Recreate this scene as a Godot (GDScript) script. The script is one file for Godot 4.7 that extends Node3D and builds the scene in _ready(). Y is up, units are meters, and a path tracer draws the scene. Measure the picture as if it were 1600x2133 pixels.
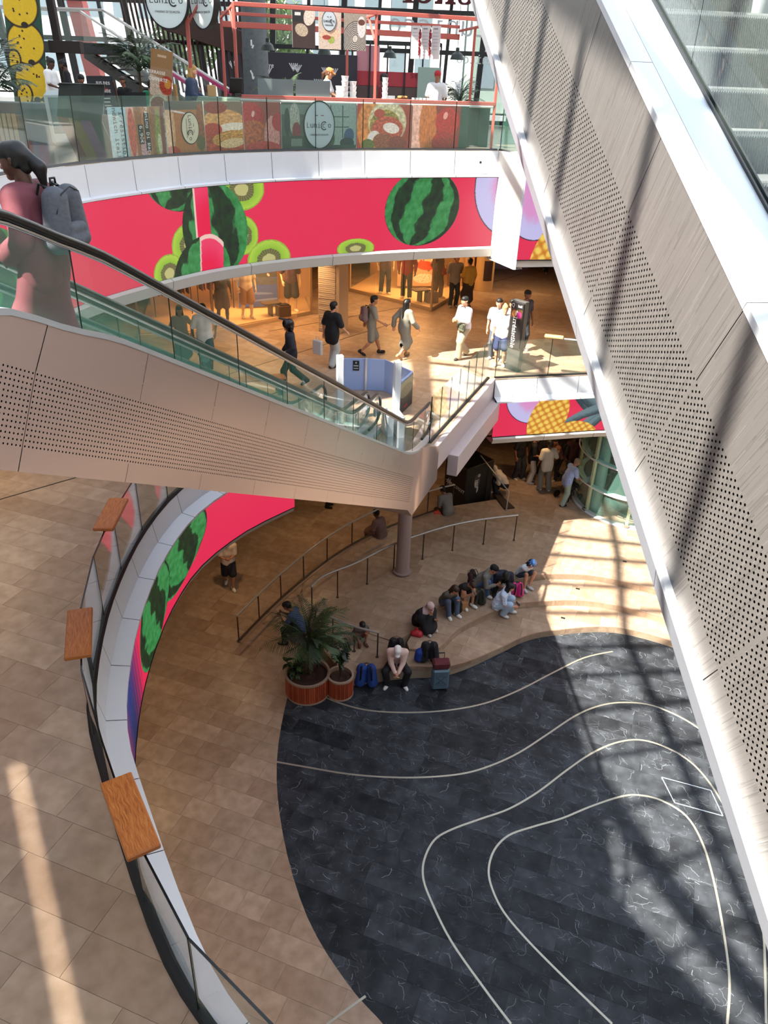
extends Node3D
# A shopping-mall atrium seen from the upper floor. Ground floor y = 0, middle floor y = 5.5, upper floor y = 11.
const YM := 5.5
const YU := 11.0
const SLOPE := 0.552
var rng := RandomNumberGenerator.new()
var names := {}
var M := {}
var eye: Camera3D
var TF := deg_to_rad(19.5)   # all the paving of the building follows one axis


func _ready():
	rng.seed = 7
	eye = Camera3D.new()
	eye.name = "camera"
	eye.fov = 67.37
	eye.near = 0.05
	eye.far = 400.0
	eye.transform = Transform3D(Basis(Vector3(0.99924, 0.03383, -0.01912), Vector3(-0.03886, 0.8699, -0.4917), Vector3(0, 0.49207, 0.87055)), Vector3(0, 12.6, 0))
	add_child(eye)
	eye.current = true
	var we := WorldEnvironment.new()
	we.name = "world_environment"
	var en := Environment.new()
	var sky := Sky.new()
	var sm := ProceduralSkyMaterial.new()
	sm.sky_top_color = Color(0.74, 0.8, 0.88)
	sm.sky_horizon_color = Color(0.93, 0.94, 0.96)
	sm.ground_horizon_color = Color(0.8, 0.82, 0.84)
	sm.ground_bottom_color = Color(0.5, 0.5, 0.5)
	sm.sky_energy_multiplier = 1.6
	sky.sky_material = sm
	en.background_mode = Environment.BG_SKY
	en.sky = sky
	en.tonemap_mode = Environment.TONE_MAPPER_LINEAR
	en.tonemap_exposure = 1.0
	en.sdfgi_enabled = true
	en.ssao_enabled = true
	en.ssil_enabled = true
	we.environment = en
	add_child(we)
	var sun := DirectionalLight3D.new()
	sun.name = "sun"
	sun.light_energy = 7.0
	sun.light_color = Color(1.0, 0.97, 0.91)
	sun.light_angular_distance = 0.53
	sun.shadow_enabled = true
	sun.sky_mode = DirectionalLight3D.SKY_MODE_LIGHT_ONLY
	add_child(sun)
	sun.look_at_from_position(Vector3(-12.6, 20, 7.6), Vector3.ZERO)
	materials()
	structure()
	roof()
	ceiling_lamps()
	screens()
	balustrades()
	escalators()
	ground_things()
	middle_things()
	upper_things()
	people()


# ---------------------------------------------------------------- mesh building
class MB:
	var v := PackedVector3Array()
	var n := PackedVector3Array()
	var uv := PackedVector2Array()
	var ix := PackedInt32Array()

	func quad(a: Vector3, b: Vector3, c: Vector3, d: Vector3, ua := Vector2(0, 1), ub := Vector2(1, 1), uc := Vector2(1, 0), ud := Vector2(0, 0)):
		var i := v.size()
		var m := (c - a).cross(d - b).normalized()
		v.append_array([a, b, c, d])
		n.append_array([m, m, m, m])
		uv.append_array([ua, ub, uc, ud])
		ix.append_array([i, i + 2, i + 1, i, i + 3, i + 2])

	func tri(a: Vector3, b: Vector3, c: Vector3):
		var i := v.size()
		var m := (b - a).cross(c - a).normalized()
		v.append_array([a, b, c])
		n.append_array([m, m, m])
		uv.append_array([Vector2(a.x, a.z), Vector2(b.x, b.z), Vector2(c.x, c.z)])
		ix.append_array([i, i + 2, i + 1])

	func box(c: Vector3, s: Vector3, B := Basis.IDENTITY, bev := 0.0):
		var h := s / 2.0
		bev = minf(bev, minf(h.x, minf(h.y, h.z)) * 0.95)
		var ax := [Vector3.RIGHT, Vector3.UP, Vector3.BACK]
		var p := func(q: Vector3) -> Vector3: return c + B * q
		for k in 3:
			for sg in [-1.0, 1.0]:
				var a: Vector3 = ax[k] * sg
				var u: Vector3 = ax[(k + 1) % 3] * sg
				var w: Vector3 = ax[(k + 2) % 3]
				var f: Vector3 = a * h
				var uu: Vector3 = u * (h - Vector3.ONE * bev)
				var ww: Vector3 = w * (h - Vector3.ONE * bev)
				quad(p.call(f - uu - ww), p.call(f + uu - ww), p.call(f + uu + ww), p.call(f - uu + ww))
		if bev <= 0.0:
			return
		var r := h - Vector3.ONE * bev
		for k in 3:
			var e: Vector3 = ax[k]
			var u: Vector3 = ax[(k + 1) % 3]
			var w: Vector3 = ax[(k + 2) % 3]
			for su in [-1.0, 1.0]:
				for sw in [-1.0, 1.0]:
					var cu: Vector3 = u * su
					var cw: Vector3 = w * sw
					var p1: Vector3 = cu * h + cw * r
					var p2: Vector3 = cu * r + cw * h
					var ee: Vector3 = e * r
					if su * sw > 0:
						quad(p.call(p1 - ee), p.call(p1 + ee) , p.call(p2 + ee), p.call(p2 - ee))
					else:
						quad(p.call(p2 - ee), p.call(p2 + ee), p.call(p1 + ee), p.call(p1 - ee))
		for sx in [-1.0, 1.0]:
			for sy in [-1.0, 1.0]:
				for sz in [-1.0, 1.0]:
					var s3 := Vector3(sx, sy, sz)
					tri(p.call(s3 * Vector3(h.x, r.y, r.z)), p.call(s3 * Vector3(r.x, h.y, r.z)), p.call(s3 * Vector3(r.x, r.y, h.z)))

	func tube(p: Array, r, k := 8, caps := true, flat := 1.0):
		var m := p.size()
		var side := Vector3.ZERO
		var base := v.size()
		for i in m:
			var t: Vector3 = ((p[mini(i + 1, m - 1)] as Vector3) - (p[maxi(i - 1, 0)] as Vector3)).normalized()
			if side == Vector3.ZERO:
				side = t.cross(Vector3.UP)
				if side.length() < 0.1:
					side = t.cross(Vector3.RIGHT)
			side = (side - t * side.dot(t)).normalized()
			var up := side.cross(t)
			var rad: float = r[i] if r is Array else r
			for j in k + 1:
				var a := TAU * j / k
				var d := side * cos(a) + up * sin(a) * flat
				v.append((p[i] as Vector3) + d * rad)
				n.append((side * cos(a) * flat + up * sin(a)).normalized())
				uv.append(Vector2(float(j) / k, float(i)))
		for i in m - 1:
			for j in k:
				var q := base + i * (k + 1) + j
				ix.append_array([q, q + 1, q + k + 1, q + 1, q + k + 2, q + k + 1])
		if caps:
			for e in [0, m - 1]:
				var t2: Vector3 = (p[1] as Vector3) - (p[0] as Vector3) if e == 0 else (p[m - 2] as Vector3) - (p[m - 1] as Vector3)
				var c0 := v.size()
				v.append(p[e])
				n.append(-t2.normalized())
				uv.append(Vector2.ZERO)
				for j in k + 1:
					v.append(v[base + e * (k + 1) + j])
					n.append(-t2.normalized())
					uv.append(Vector2.ZERO)
				for j in k:
					if e == 0:
						ix.append_array([c0, c0 + 2 + j, c0 + 1 + j])
					else:
						ix.append_array([c0, c0 + 1 + j, c0 + 2 + j])

	func lathe(c: Vector3, prof: Array, k := 24, a0 := 0.0, a1 := TAU):
		for i in prof.size() - 1:
			var p: Vector2 = prof[i]
			var q: Vector2 = prof[i + 1]
			var d := (q - p).normalized()
			var base := v.size()
			for j in k + 1:
				var a := a0 + (a1 - a0) * j / k
				var o := Vector3(cos(a), 0, sin(a))
				var nn := (o * d.y - Vector3.UP * d.x).normalized()
				v.append_array([c + o * p.x + Vector3.UP * p.y, c + o * q.x + Vector3.UP * q.y])
				n.append_array([nn, nn])
				uv.append_array([Vector2(float(j) / k, 1), Vector2(float(j) / k, 0)])
			for j in k:
				var b := base + j * 2
				ix.append_array([b, b + 2, b + 1, b + 1, b + 2, b + 3])

	func prism(poly: PackedVector2Array, y0: float, y1, uo := Vector2.ZERO, us := 0.25, bottom := true):
		var f: Callable = y1 if y1 is Callable else func(_q): return float(y1)
		var t := Geometry2D.triangulate_polygon(poly)
		if t.is_empty():
			return
		var base := v.size()
		for q in poly:
			v.append(Vector3(q.x, f.call(q), q.y))
			n.append(Vector3.UP)
			uv.append(q * us + uo)
		var area := 0.0
		for i in poly.size():
			area += poly[i].cross(poly[(i + 1) % poly.size()])
		for i in range(0, t.size(), 3):
			var a := poly[t[i]]
			var b := poly[t[i + 1]]
			var c := poly[t[i + 2]]
			if (b - a).cross(c - a) > 0:
				ix.append_array([base + t[i], base + t[i + 1], base + t[i + 2]])
			else:
				ix.append_array([base + t[i], base + t[i + 2], base + t[i + 1]])
		if bottom:
			var b2 := v.size()
			for q in poly:
				v.append(Vector3(q.x, y0, q.y))
				n.append(Vector3.DOWN)
				uv.append(q * us + uo)
			for i in range(0, t.size(), 3):
				ix.append_array([b2 + t[i], b2 + t[i + 2], b2 + t[i + 1]])
		for i in poly.size():
			var p := poly[i]
			var q := poly[(i + 1) % poly.size()]
			var l := p.distance_to(q) * us
			var A := Vector3(p.x, y0, p.y)
			var B2 := Vector3(q.x, y0, q.y)
			var C := Vector3(q.x, f.call(q), q.y)
			var D := Vector3(p.x, f.call(p), p.y)
			if area > 0:
				quad(B2, A, D, C, uo, uo + Vector2(l, 0), uo + Vector2(l, us * (D.y - y0)), uo + Vector2(0, us * (D.y - y0)))
			else:
				quad(A, B2, C, D, uo, uo + Vector2(l, 0), uo + Vector2(l, us * (D.y - y0)), uo + Vector2(0, us * (D.y - y0)))

	func rows(pr: Array, smooth := true, u0 := 0.0, u1 := 1.0):   # pr: polylines of equal length, joined by a skin
		for r in pr.size() - 1:
			var a: PackedVector3Array = pr[r]
			var b: PackedVector3Array = pr[r + 1]
			var L := 0.0
			var ls := [0.0]
			for i in a.size() - 1:
				L += a[i].distance_to(a[i + 1])
				ls.append(L)
			if not smooth:
				for i in a.size() - 1:
					quad(a[i], a[i + 1], b[i + 1], b[i], Vector2(lerpf(u0, u1, ls[i] / L), 1), Vector2(lerpf(u0, u1, ls[i + 1] / L), 1), Vector2(lerpf(u0, u1, ls[i + 1] / L), 0), Vector2(lerpf(u0, u1, ls[i] / L), 0))
				continue
			var base := v.size()
			for i in a.size():
				var t := a[mini(i + 1, a.size() - 1)] - a[maxi(i - 1, 0)]
				var m := t.cross(b[i] - a[i]).normalized()
				v.append_array([a[i], b[i]])
				n.append_array([m, m])
				var u := lerpf(u0, u1, ls[i] / L)
				uv.append_array([Vector2(u, 1), Vector2(u, 0)])
			for i in a.size() - 1:
				var q := base + i * 2
				ix.append_array([q, q + 3, q + 2, q, q + 1, q + 3])

	func add(o: MB, T: Transform3D):
		var base := v.size()
		var flip := T.basis.determinant() < 0
		var nb := T.basis.inverse().transposed()
		for i in o.v.size():
			v.append(T * o.v[i])
			n.append((nb * o.n[i]).normalized())
		uv.append_array(o.uv)
		for i in range(0, o.ix.size(), 3):
			if flip:
				ix.append_array([base + o.ix[i], base + o.ix[i + 2], base + o.ix[i + 1]])
			else:
				ix.append_array([base + o.ix[i], base + o.ix[i + 1], base + o.ix[i + 2]])

	func mesh() -> ArrayMesh:
		var am := ArrayMesh.new()
		if ix.is_empty():
			return am
		var a := []
		a.resize(Mesh.ARRAY_MAX)
		a[Mesh.ARRAY_VERTEX] = v
		a[Mesh.ARRAY_NORMAL] = n
		a[Mesh.ARRAY_TEX_UV] = uv
		a[Mesh.ARRAY_INDEX] = ix
		am.add_surface_from_arrays(Mesh.PRIMITIVE_TRIANGLES, a)
		return am


func numbered(parent: Node, called: String) -> String:
	var key := str(parent.get_instance_id()) + called
	var k: int = names.get(key, 0)
	names[key] = k + 1
	return called if k == 0 else "%s_%03d" % [called, k]


func obj(called: String, st, mat: Material, parent: Node = self, T := Transform3D.IDENTITY) -> MeshInstance3D:
	var o := MeshInstance3D.new()
	o.name = numbered(parent, called)
	o.mesh = st.mesh() if st is MB else st
	o.material_override = mat
	o.transform = T
	parent.add_child(o)
	return o


func tag(o: Node, label: String, category: String, group := "") -> Node:
	o.set_meta("label", label)
	o.set_meta("category", category)
	if group:
		o.set_meta("group", group)
	return o


func thing(called: String, label: String, category: String, at := Vector3.ZERO, turn := 0.0, group := "") -> Node3D:
	var o := Node3D.new()
	o.name = numbered(self, called)
	add_child(o)
	o.position = at
	o.rotation.y = turn
	tag(o, label, category, group)
	return o


func struct(called: String, st, mat: Material, parent: Node = self) -> MeshInstance3D:
	var o := obj(called, st, mat, parent)
	if parent == self:
		o.set_meta("kind", "structure")
	return o


func stuff(o: Node) -> Node:
	o.set_meta("kind", "stuff")
	return o


func copy(o: Node3D, at: Vector3, turn: float, label: String) -> Node3D:
	var c: Node3D = o.duplicate()
	c.name = numbered(self, String(o.name).rstrip("_0123456789"))
	add_child(c)
	c.position = at
	c.rotation.y = turn
	c.set_meta("label", label)
	return c


func mb() -> MB:
	return MB.new()


func dirv(az: float) -> Vector3:   # a compass bearing, 0 = -z, 90 = +x
	var a := deg_to_rad(az)
	return Vector3(sin(a), 0, -cos(a))


func face(az: float) -> float:   # the turn that makes local +z look along a bearing
	return PI - deg_to_rad(az)


func V2(a: Array) -> PackedVector2Array:
	var p := PackedVector2Array()
	for i in range(0, a.size(), 2):
		p.append(Vector2(a[i], a[i + 1]))
	return p


func curve(p: PackedVector2Array, k := 4) -> PackedVector2Array:
	var o := PackedVector2Array()
	for i in p.size() - 1:
		var a := p[maxi(i - 1, 0)]
		var d := p[mini(i + 2, p.size() - 1)]
		for j in k:
			o.append(p[i].cubic_interpolate(p[i + 1], a, d, float(j) / k))
	o.append(p[p.size() - 1])
	return o


func offset(p: PackedVector2Array, d: float) -> PackedVector2Array:   # to the right of the way along p (seen from above, z towards us)
	var o := PackedVector2Array()
	for i in p.size():
		var t := (p[mini(i + 1, p.size() - 1)] - p[maxi(i - 1, 0)]).normalized()
		o.append(p[i] + Vector2(-t.y, t.x) * d)
	return o


func at_y(p: PackedVector2Array, y: float) -> PackedVector3Array:
	var o := PackedVector3Array()
	for q in p:
		o.append(Vector3(q.x, y, q.y))
	return o


func along(p: PackedVector2Array, s: float) -> Array:   # [point, tangent] at an arc length
	for i in p.size() - 1:
		var l := p[i].distance_to(p[i + 1])
		if s <= l or i == p.size() - 2:
			return [p[i].lerp(p[i + 1], s / l), (p[i + 1] - p[i]) / l]
		s -= l
	return [p[0], Vector2.RIGHT]


func length(p: PackedVector2Array) -> float:
	var l := 0.0
	for i in p.size() - 1:
		l += p[i].distance_to(p[i + 1])
	return l


func part_of(p: PackedVector2Array, s0: float, s1: float) -> PackedVector2Array:
	var o := PackedVector2Array([along(p, s0)[0]])
	var s := 0.0
	for i in p.size() - 1:
		s += p[i].distance_to(p[i + 1])
		if s > s0 + 0.01 and s < s1 - 0.01:
			o.append(p[i + 1])
	o.append(along(p, s1)[0])
	return o


func bas(x: Vector3, y: Vector3) -> Basis:   # local x along x, local y as near to y as can be
	x = x.normalized()
	var z := x.cross(y).normalized()
	return Basis(x, z.cross(x), z)


# ---------------------------------------------------------------- smooth bodies: capsules joined and meshed as surface nets
func nets(out: MB, bones: Array, cell: float, floor_y := -1e9):
	var lo := Vector3(1e9, 1e9, 1e9)
	var hi := -lo
	for b in bones:
		var r := maxf(b[2], b[3]) + cell * 2.0
		lo = lo.min((b[0] as Vector3).min(b[1]) - Vector3.ONE * r)
		hi = hi.max((b[0] as Vector3).max(b[1]) + Vector3.ONE * r)
	var nx := int((hi.x - lo.x) / cell) + 2
	var ny := int((hi.y - lo.y) / cell) + 2
	var nz := int((hi.z - lo.z) / cell) + 2
	var sy := nx
	var sz := nx * ny
	var f := PackedFloat32Array()
	f.resize(nx * ny * nz)
	f.fill(1.0)
	for b in bones:
		var a: Vector3 = b[0]
		var e: Vector3 = b[1]
		var ra: float = b[2]
		var rd: float = b[3] - ra
		var k: float = b[4] if b.size() > 4 else 0.03
		var ab := e - a
		var il := 1.0 / maxf(ab.length_squared(), 1e-9)
		var g := maxf(ra, ra + rd) + cell * 1.6 + k
		var p0 := ((a.min(e) - Vector3.ONE * g) - lo) / cell
		var p1 := ((a.max(e) + Vector3.ONE * g) - lo) / cell
		var x0 := maxi(int(p0.x), 0)
		var x1 := mini(int(p1.x) + 1, nx - 1)
		for z in range(maxi(int(p0.z), 0), mini(int(p1.z) + 2, nz)):
			for y in range(maxi(int(p0.y), 0), mini(int(p1.y) + 2, ny)):
				var row := z * sz + y * sy
				var q := lo + Vector3(x0, y, z) * cell - a
				for x in range(x0, x1 + 1):
					var t := clampf(q.dot(ab) * il, 0.0, 1.0)
					var d := (q - ab * t).length() - ra - rd * t
					var c := f[row + x]
					var h := k - absf(c - d)
					if h > 0.0:
						f[row + x] = minf(c, d) - h * h / (4.0 * k)
					elif d < c:
						f[row + x] = d
					q.x += cell
	var ids := PackedInt32Array()
	ids.resize(f.size())
	ids.fill(-1)
	var near := cell * 1.8
	var base := out.v.size()
	for z in nz - 1:
		for y in ny - 1:
			var row := z * sz + y * sy
			for x in nx - 1:
				var i := row + x
				var c0 := f[i]
				if c0 > near or c0 < -near:
					continue
				var c1 := f[i + 1]
				var c2 := f[i + sy]
				var c3 := f[i + sy + 1]
				var c4 := f[i + sz]
				var c5 := f[i + sz + 1]
				var c6 := f[i + sz + sy]
				var c7 := f[i + sz + sy + 1]
				var m := int(c0 < 0) + int(c1 < 0) + int(c2 < 0) + int(c3 < 0) + int(c4 < 0) + int(c5 < 0) + int(c6 < 0) + int(c7 < 0)
				if m == 0 or m == 8:
					continue
				var s := Vector3.ZERO
				var w := 0
				if (c0 < 0) != (c1 < 0):
					s += Vector3(c0 / (c0 - c1), 0, 0); w += 1
				if (c2 < 0) != (c3 < 0):
					s += Vector3(c2 / (c2 - c3), 1, 0); w += 1
				if (c4 < 0) != (c5 < 0):
					s += Vector3(c4 / (c4 - c5), 0, 1); w += 1
				if (c6 < 0) != (c7 < 0):
					s += Vector3(c6 / (c6 - c7), 1, 1); w += 1
				if (c0 < 0) != (c2 < 0):
					s += Vector3(0, c0 / (c0 - c2), 0); w += 1
				if (c1 < 0) != (c3 < 0):
					s += Vector3(1, c1 / (c1 - c3), 0); w += 1
				if (c4 < 0) != (c6 < 0):
					s += Vector3(0, c4 / (c4 - c6), 1); w += 1
				if (c5 < 0) != (c7 < 0):
					s += Vector3(1, c5 / (c5 - c7), 1); w += 1
				if (c0 < 0) != (c4 < 0):
					s += Vector3(0, 0, c0 / (c0 - c4)); w += 1
				if (c1 < 0) != (c5 < 0):
					s += Vector3(1, 0, c1 / (c1 - c5)); w += 1
				if (c2 < 0) != (c6 < 0):
					s += Vector3(0, 1, c2 / (c2 - c6)); w += 1
				if (c3 < 0) != (c7 < 0):
					s += Vector3(1, 1, c3 / (c3 - c7)); w += 1
				var p := lo + (Vector3(x, y, z) + s / maxf(w, 1)) * cell
				p.y = maxf(p.y, floor_y)
				ids[i] = out.v.size()
				out.v.append(p)
				out.n.append(Vector3(c1 + c3 + c5 + c7 - c0 - c2 - c4 - c6, c2 + c3 + c6 + c7 - c0 - c1 - c4 - c5, c4 + c5 + c6 + c7 - c0 - c1 - c2 - c3).normalized())
				out.uv.append(Vector2(p.x + p.z, p.y))
				if x > 0 and y > 0 and z > 0:
					var o0 := c0 < 0
					if o0 != (c1 < 0):
						face4(out, ids[i], ids[i - sy], ids[i - sy - sz], ids[i - sz], o0)
					if o0 != (c2 < 0):
						face4(out, ids[i], ids[i - sz], ids[i - sz - 1], ids[i - 1], o0)
					if o0 != (c4 < 0):
						face4(out, ids[i], ids[i - 1], ids[i - 1 - sy], ids[i - sy], o0)


func face4(out: MB, a: int, b: int, c: int, d: int, inside: bool):
	if a < 0 or b < 0 or c < 0 or d < 0:
		return
	if inside:
		out.ix.append_array([a, c, b, a, d, c])
	else:
		out.ix.append_array([a, b, c, a, c, d])


# ---------------------------------------------------------------- materials
func mat(key: String, c: Color, rough := 0.7, metal := 0.0) -> StandardMaterial3D:
	if M.has(key):
		return M[key]
	var m := StandardMaterial3D.new()
	m.resource_name = key
	m.albedo_color = c
	m.roughness = rough
	m.metallic = metal
	M[key] = m
	return m


func col(c: Color, rough := 0.75) -> StandardMaterial3D:
	return mat("plain_" + c.to_html() + str(rough), c, rough)


func hexm(h: String, rough := 0.8) -> StandardMaterial3D:
	return col(Color(h), rough)


func noisy(key: String, ramp: Array, freq: float, scale: float, rough := 0.8, fractal := 4, type := FastNoiseLite.TYPE_SIMPLEX_SMOOTH, world := false) -> StandardMaterial3D:
	if M.has(key):
		return M[key]
	var m := mat(key, Color.WHITE, rough)
	m.albedo_texture = noise_tex(ramp, freq, fractal, type)
	m.uv1_triplanar = true
	m.uv1_world_triplanar = world
	m.uv1_scale = Vector3.ONE * scale
	return m


func noise_tex(ramp: Array, freq: float, fractal := 4, type := FastNoiseLite.TYPE_SIMPLEX_SMOOTH, side := 256) -> NoiseTexture2D:
	var t := NoiseTexture2D.new()
	t.width = side
	t.height = side
	t.seamless = true
	var fn := FastNoiseLite.new()
	fn.seed = rng.randi() % 1000
	fn.noise_type = type
	fn.frequency = freq
	fn.fractal_octaves = fractal
	t.noise = fn
	var g := Gradient.new()
	var offs := PackedFloat32Array()
	var cols := PackedColorArray()
	for i in ramp.size():
		if ramp[i] is Array:
			offs.append(ramp[i][0])
			cols.append(Color(ramp[i][1]))
		else:
			offs.append(float(i) / (ramp.size() - 1))
			cols.append(Color(ramp[i]))
	g.offsets = offs
	g.colors = cols
	t.color_ramp = g
	return t


func glow(key: String, c: Color, e: float) -> StandardMaterial3D:
	var m := mat(key, Color(0.1, 0.1, 0.1), 0.4)
	m.emission_enabled = true
	m.emission = c
	m.emission_energy_multiplier = e
	return m


func materials():
	# limestone, a few tones of one stone; its pattern is laid per tile by the tile's own coordinates
	var lime := noise_tex([[0.0, "b0a28d"], [0.4, "c0b19b"], [0.65, "c8baa5"], [1.0, "d2c5b1"]], 0.02, 5, FastNoiseLite.TYPE_SIMPLEX_SMOOTH, 512)
	var tones := [Color(0.8, 0.73, 0.7), Color(0.82, 0.755, 0.73), Color(0.84, 0.775, 0.75), Color(0.81, 0.75, 0.72), Color(0.775, 0.7, 0.665), Color(0.87, 0.81, 0.785)]
	for i in 6:
		var m := mat("limestone%d" % i, tones[i], 0.33)
		m.albedo_texture = lime
		m.metallic_specular = 0.45
	var marb := marble()
	for i in 4:
		var k: float = [0.8, 1.0, 1.25, 0.9][i]
		var m := mat("marble%d" % i, Color(k, k, k) if k <= 1.0 else Color.WHITE, 0.3)
		m.albedo_texture = marb[i % 2]
		m.metallic_specular = 0.22
	mat("grout", Color(0.62, 0.55, 0.48), 0.9)
	mat("dark_grout", Color(0.1, 0.1, 0.11), 0.8)
	var st := mat("steel", Color(0.74, 0.65, 0.61), 0.45, 0.4)
	st.roughness_texture = noise_tex(["707070", "a0a0a0"], 0.04, 4)
	st.uv1_triplanar = true
	st.uv1_scale = Vector3(0.8, 0.8, 0.8)
	var brushed := mat("brushed", Color(0.57, 0.555, 0.55), 0.42, 0.5)
	brushed.albedo_texture = streaks()
	brushed.uv1_scale = Vector3(1, 1, 1)
	mat("chrome", Color(0.75, 0.75, 0.75), 0.18, 1.0)
	mat("alu", Color(0.78, 0.81, 0.84), 0.32, 0.6)
	mat("white_metal", Color(0.83, 0.84, 0.86), 0.4, 0.0)
	mat("fascia", Color(0.84, 0.85, 0.87), 0.35, 0.0)
	mat("rubber", Color(0.03, 0.03, 0.032), 0.35)
	mat("dark_metal", Color(0.12, 0.125, 0.13), 0.45, 0.3)
	mat("black", Color(0.02, 0.02, 0.022), 0.5)
	mat("white", Color(0.86, 0.86, 0.85), 0.6)
	mat("salmon", Color(0.68, 0.33, 0.29), 0.55)
	var wi := Image.create(96, 256, false, Image.FORMAT_RGB8)   # grain along v
	var wn := FastNoiseLite.new()
	wn.frequency = 0.02
	for y in 256:
		for x in 96:
			var k := wn.get_noise_2d(x * 9.0 + wn.get_noise_2d(x, y) * 60.0, y * 0.8)
			wi.set_pixel(x, y, Color("b56a30").lerp(Color("cd8a4a") if k > 0.0 else Color("8f4d20"), absf(k) * 1.3))
	mat("wood", Color.WHITE, 0.45).albedo_texture = ImageTexture.create_from_image(wi)
	var g := mat("glass", Color(0.4, 0.66, 0.58, 0.07), 0.03)
	g.transparency = BaseMaterial3D.TRANSPARENCY_ALPHA
	g.metallic_specular = 0.5
	var g4 := mat("esc_glass", Color(0.4, 0.74, 0.64, 0.12), 0.03)
	g4.transparency = BaseMaterial3D.TRANSPARENCY_ALPHA
	var g2 := mat("clear_glass", Color(0.8, 0.9, 0.88, 0.06), 0.03)
	g2.transparency = BaseMaterial3D.TRANSPARENCY_ALPHA
	var g3 := mat("green_glass", Color(0.3, 0.62, 0.55, 0.35), 0.05)
	g3.transparency = BaseMaterial3D.TRANSPARENCY_ALPHA
	mat("glass_edge", Color(0.04, 0.07, 0.065), 0.25)
	mat("plaster", Color(0.78, 0.76, 0.73), 0.85)
	mat("ceiling", Color(0.85, 0.83, 0.8), 0.9)


func streaks() -> ImageTexture:
	var im := Image.create(512, 512, false, Image.FORMAT_RGB8)
	im.fill(Color(0.86, 0.86, 0.86))
	var r := RandomNumberGenerator.new()
	r.seed = 3
	for i in 420:
		var x := r.randi_range(0, 511)
		var y := r.randi_range(-150, 500)
		var l := r.randi_range(40, 300)
		var k := r.randf_range(0.7, 0.97)
		im.fill_rect(Rect2i(x, y, r.randi_range(1, 3), l).intersection(Rect2i(0, 0, 512, 512)), Color(k, k, k))
	return ImageTexture.create_from_image(im)


func marble() -> Array:
	var res := []
	for k in 2:
		var r := RandomNumberGenerator.new()
		r.seed = 11 + k
		var fn := FastNoiseLite.new()
		fn.seed = 5 + k
		fn.frequency = 0.008
		fn.fractal_octaves = 5
		var im := Image.create(768, 768, false, Image.FORMAT_RGB8)
		for y in 768:
			for x in 768:
				var c := 0.235 + 0.09 * fn.get_noise_2d(x, y)
				im.set_pixel(x, y, Color(c * 0.93, c * 0.98, c * 1.06))
		for i in 420:   # white calcite veins: short broken strokes, a few clouded patches
			var p := Vector2(r.randf() * 768, r.randf() * 768)
			var a := r.randf_range(-0.5, 0.5) + (1.2 if r.randf() < 0.45 else 0.15)
			var w := 1 if r.randf() < 0.8 else 2
			var b := r.randf_range(0.12, 0.6) * (1.0 if w == 1 else 1.2)
			for s in int(pow(r.randf(), 2.0) * 90.0) + 6:
				a += r.randf_range(-0.28, 0.28)
				p += Vector2(cos(a), sin(a))
				var px := Vector2i(p.posmod(766.0))
				for dx in w:
					im.set_pixel(px.x + dx, px.y, im.get_pixel(px.x + dx, px.y).lerp(Color(0.8, 0.82, 0.84), b))
		for i in 26:
			var c := Vector2(r.randf() * 768, r.randf() * 768)
			for s in 260:
				var o := Vector2(r.randfn(), r.randfn()) * r.randf_range(4, 11)
				var px := Vector2i((c + o).posmod(767.0))
				im.set_pixelv(px, im.get_pixelv(px).lerp(Color(0.7, 0.72, 0.74), 0.16))
		res.append(ImageTexture.create_from_image(im))
	return res


# ---------------------------------------------------------------- plan curves (x, z)
var CM: PackedVector2Array     # edge of the middle floor, left balcony
var CMR: PackedVector2Array    # edge of the middle floor, right of the landing
var CU: PackedVector2Array     # edge of the upper floor
var BLACK: PackedVector2Array
var S1: PackedVector2Array
var S2: PackedVector2Array
var S3: PackedVector2Array
var KERB: PackedVector2Array
var RAIL2: PackedVector2Array


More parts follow.
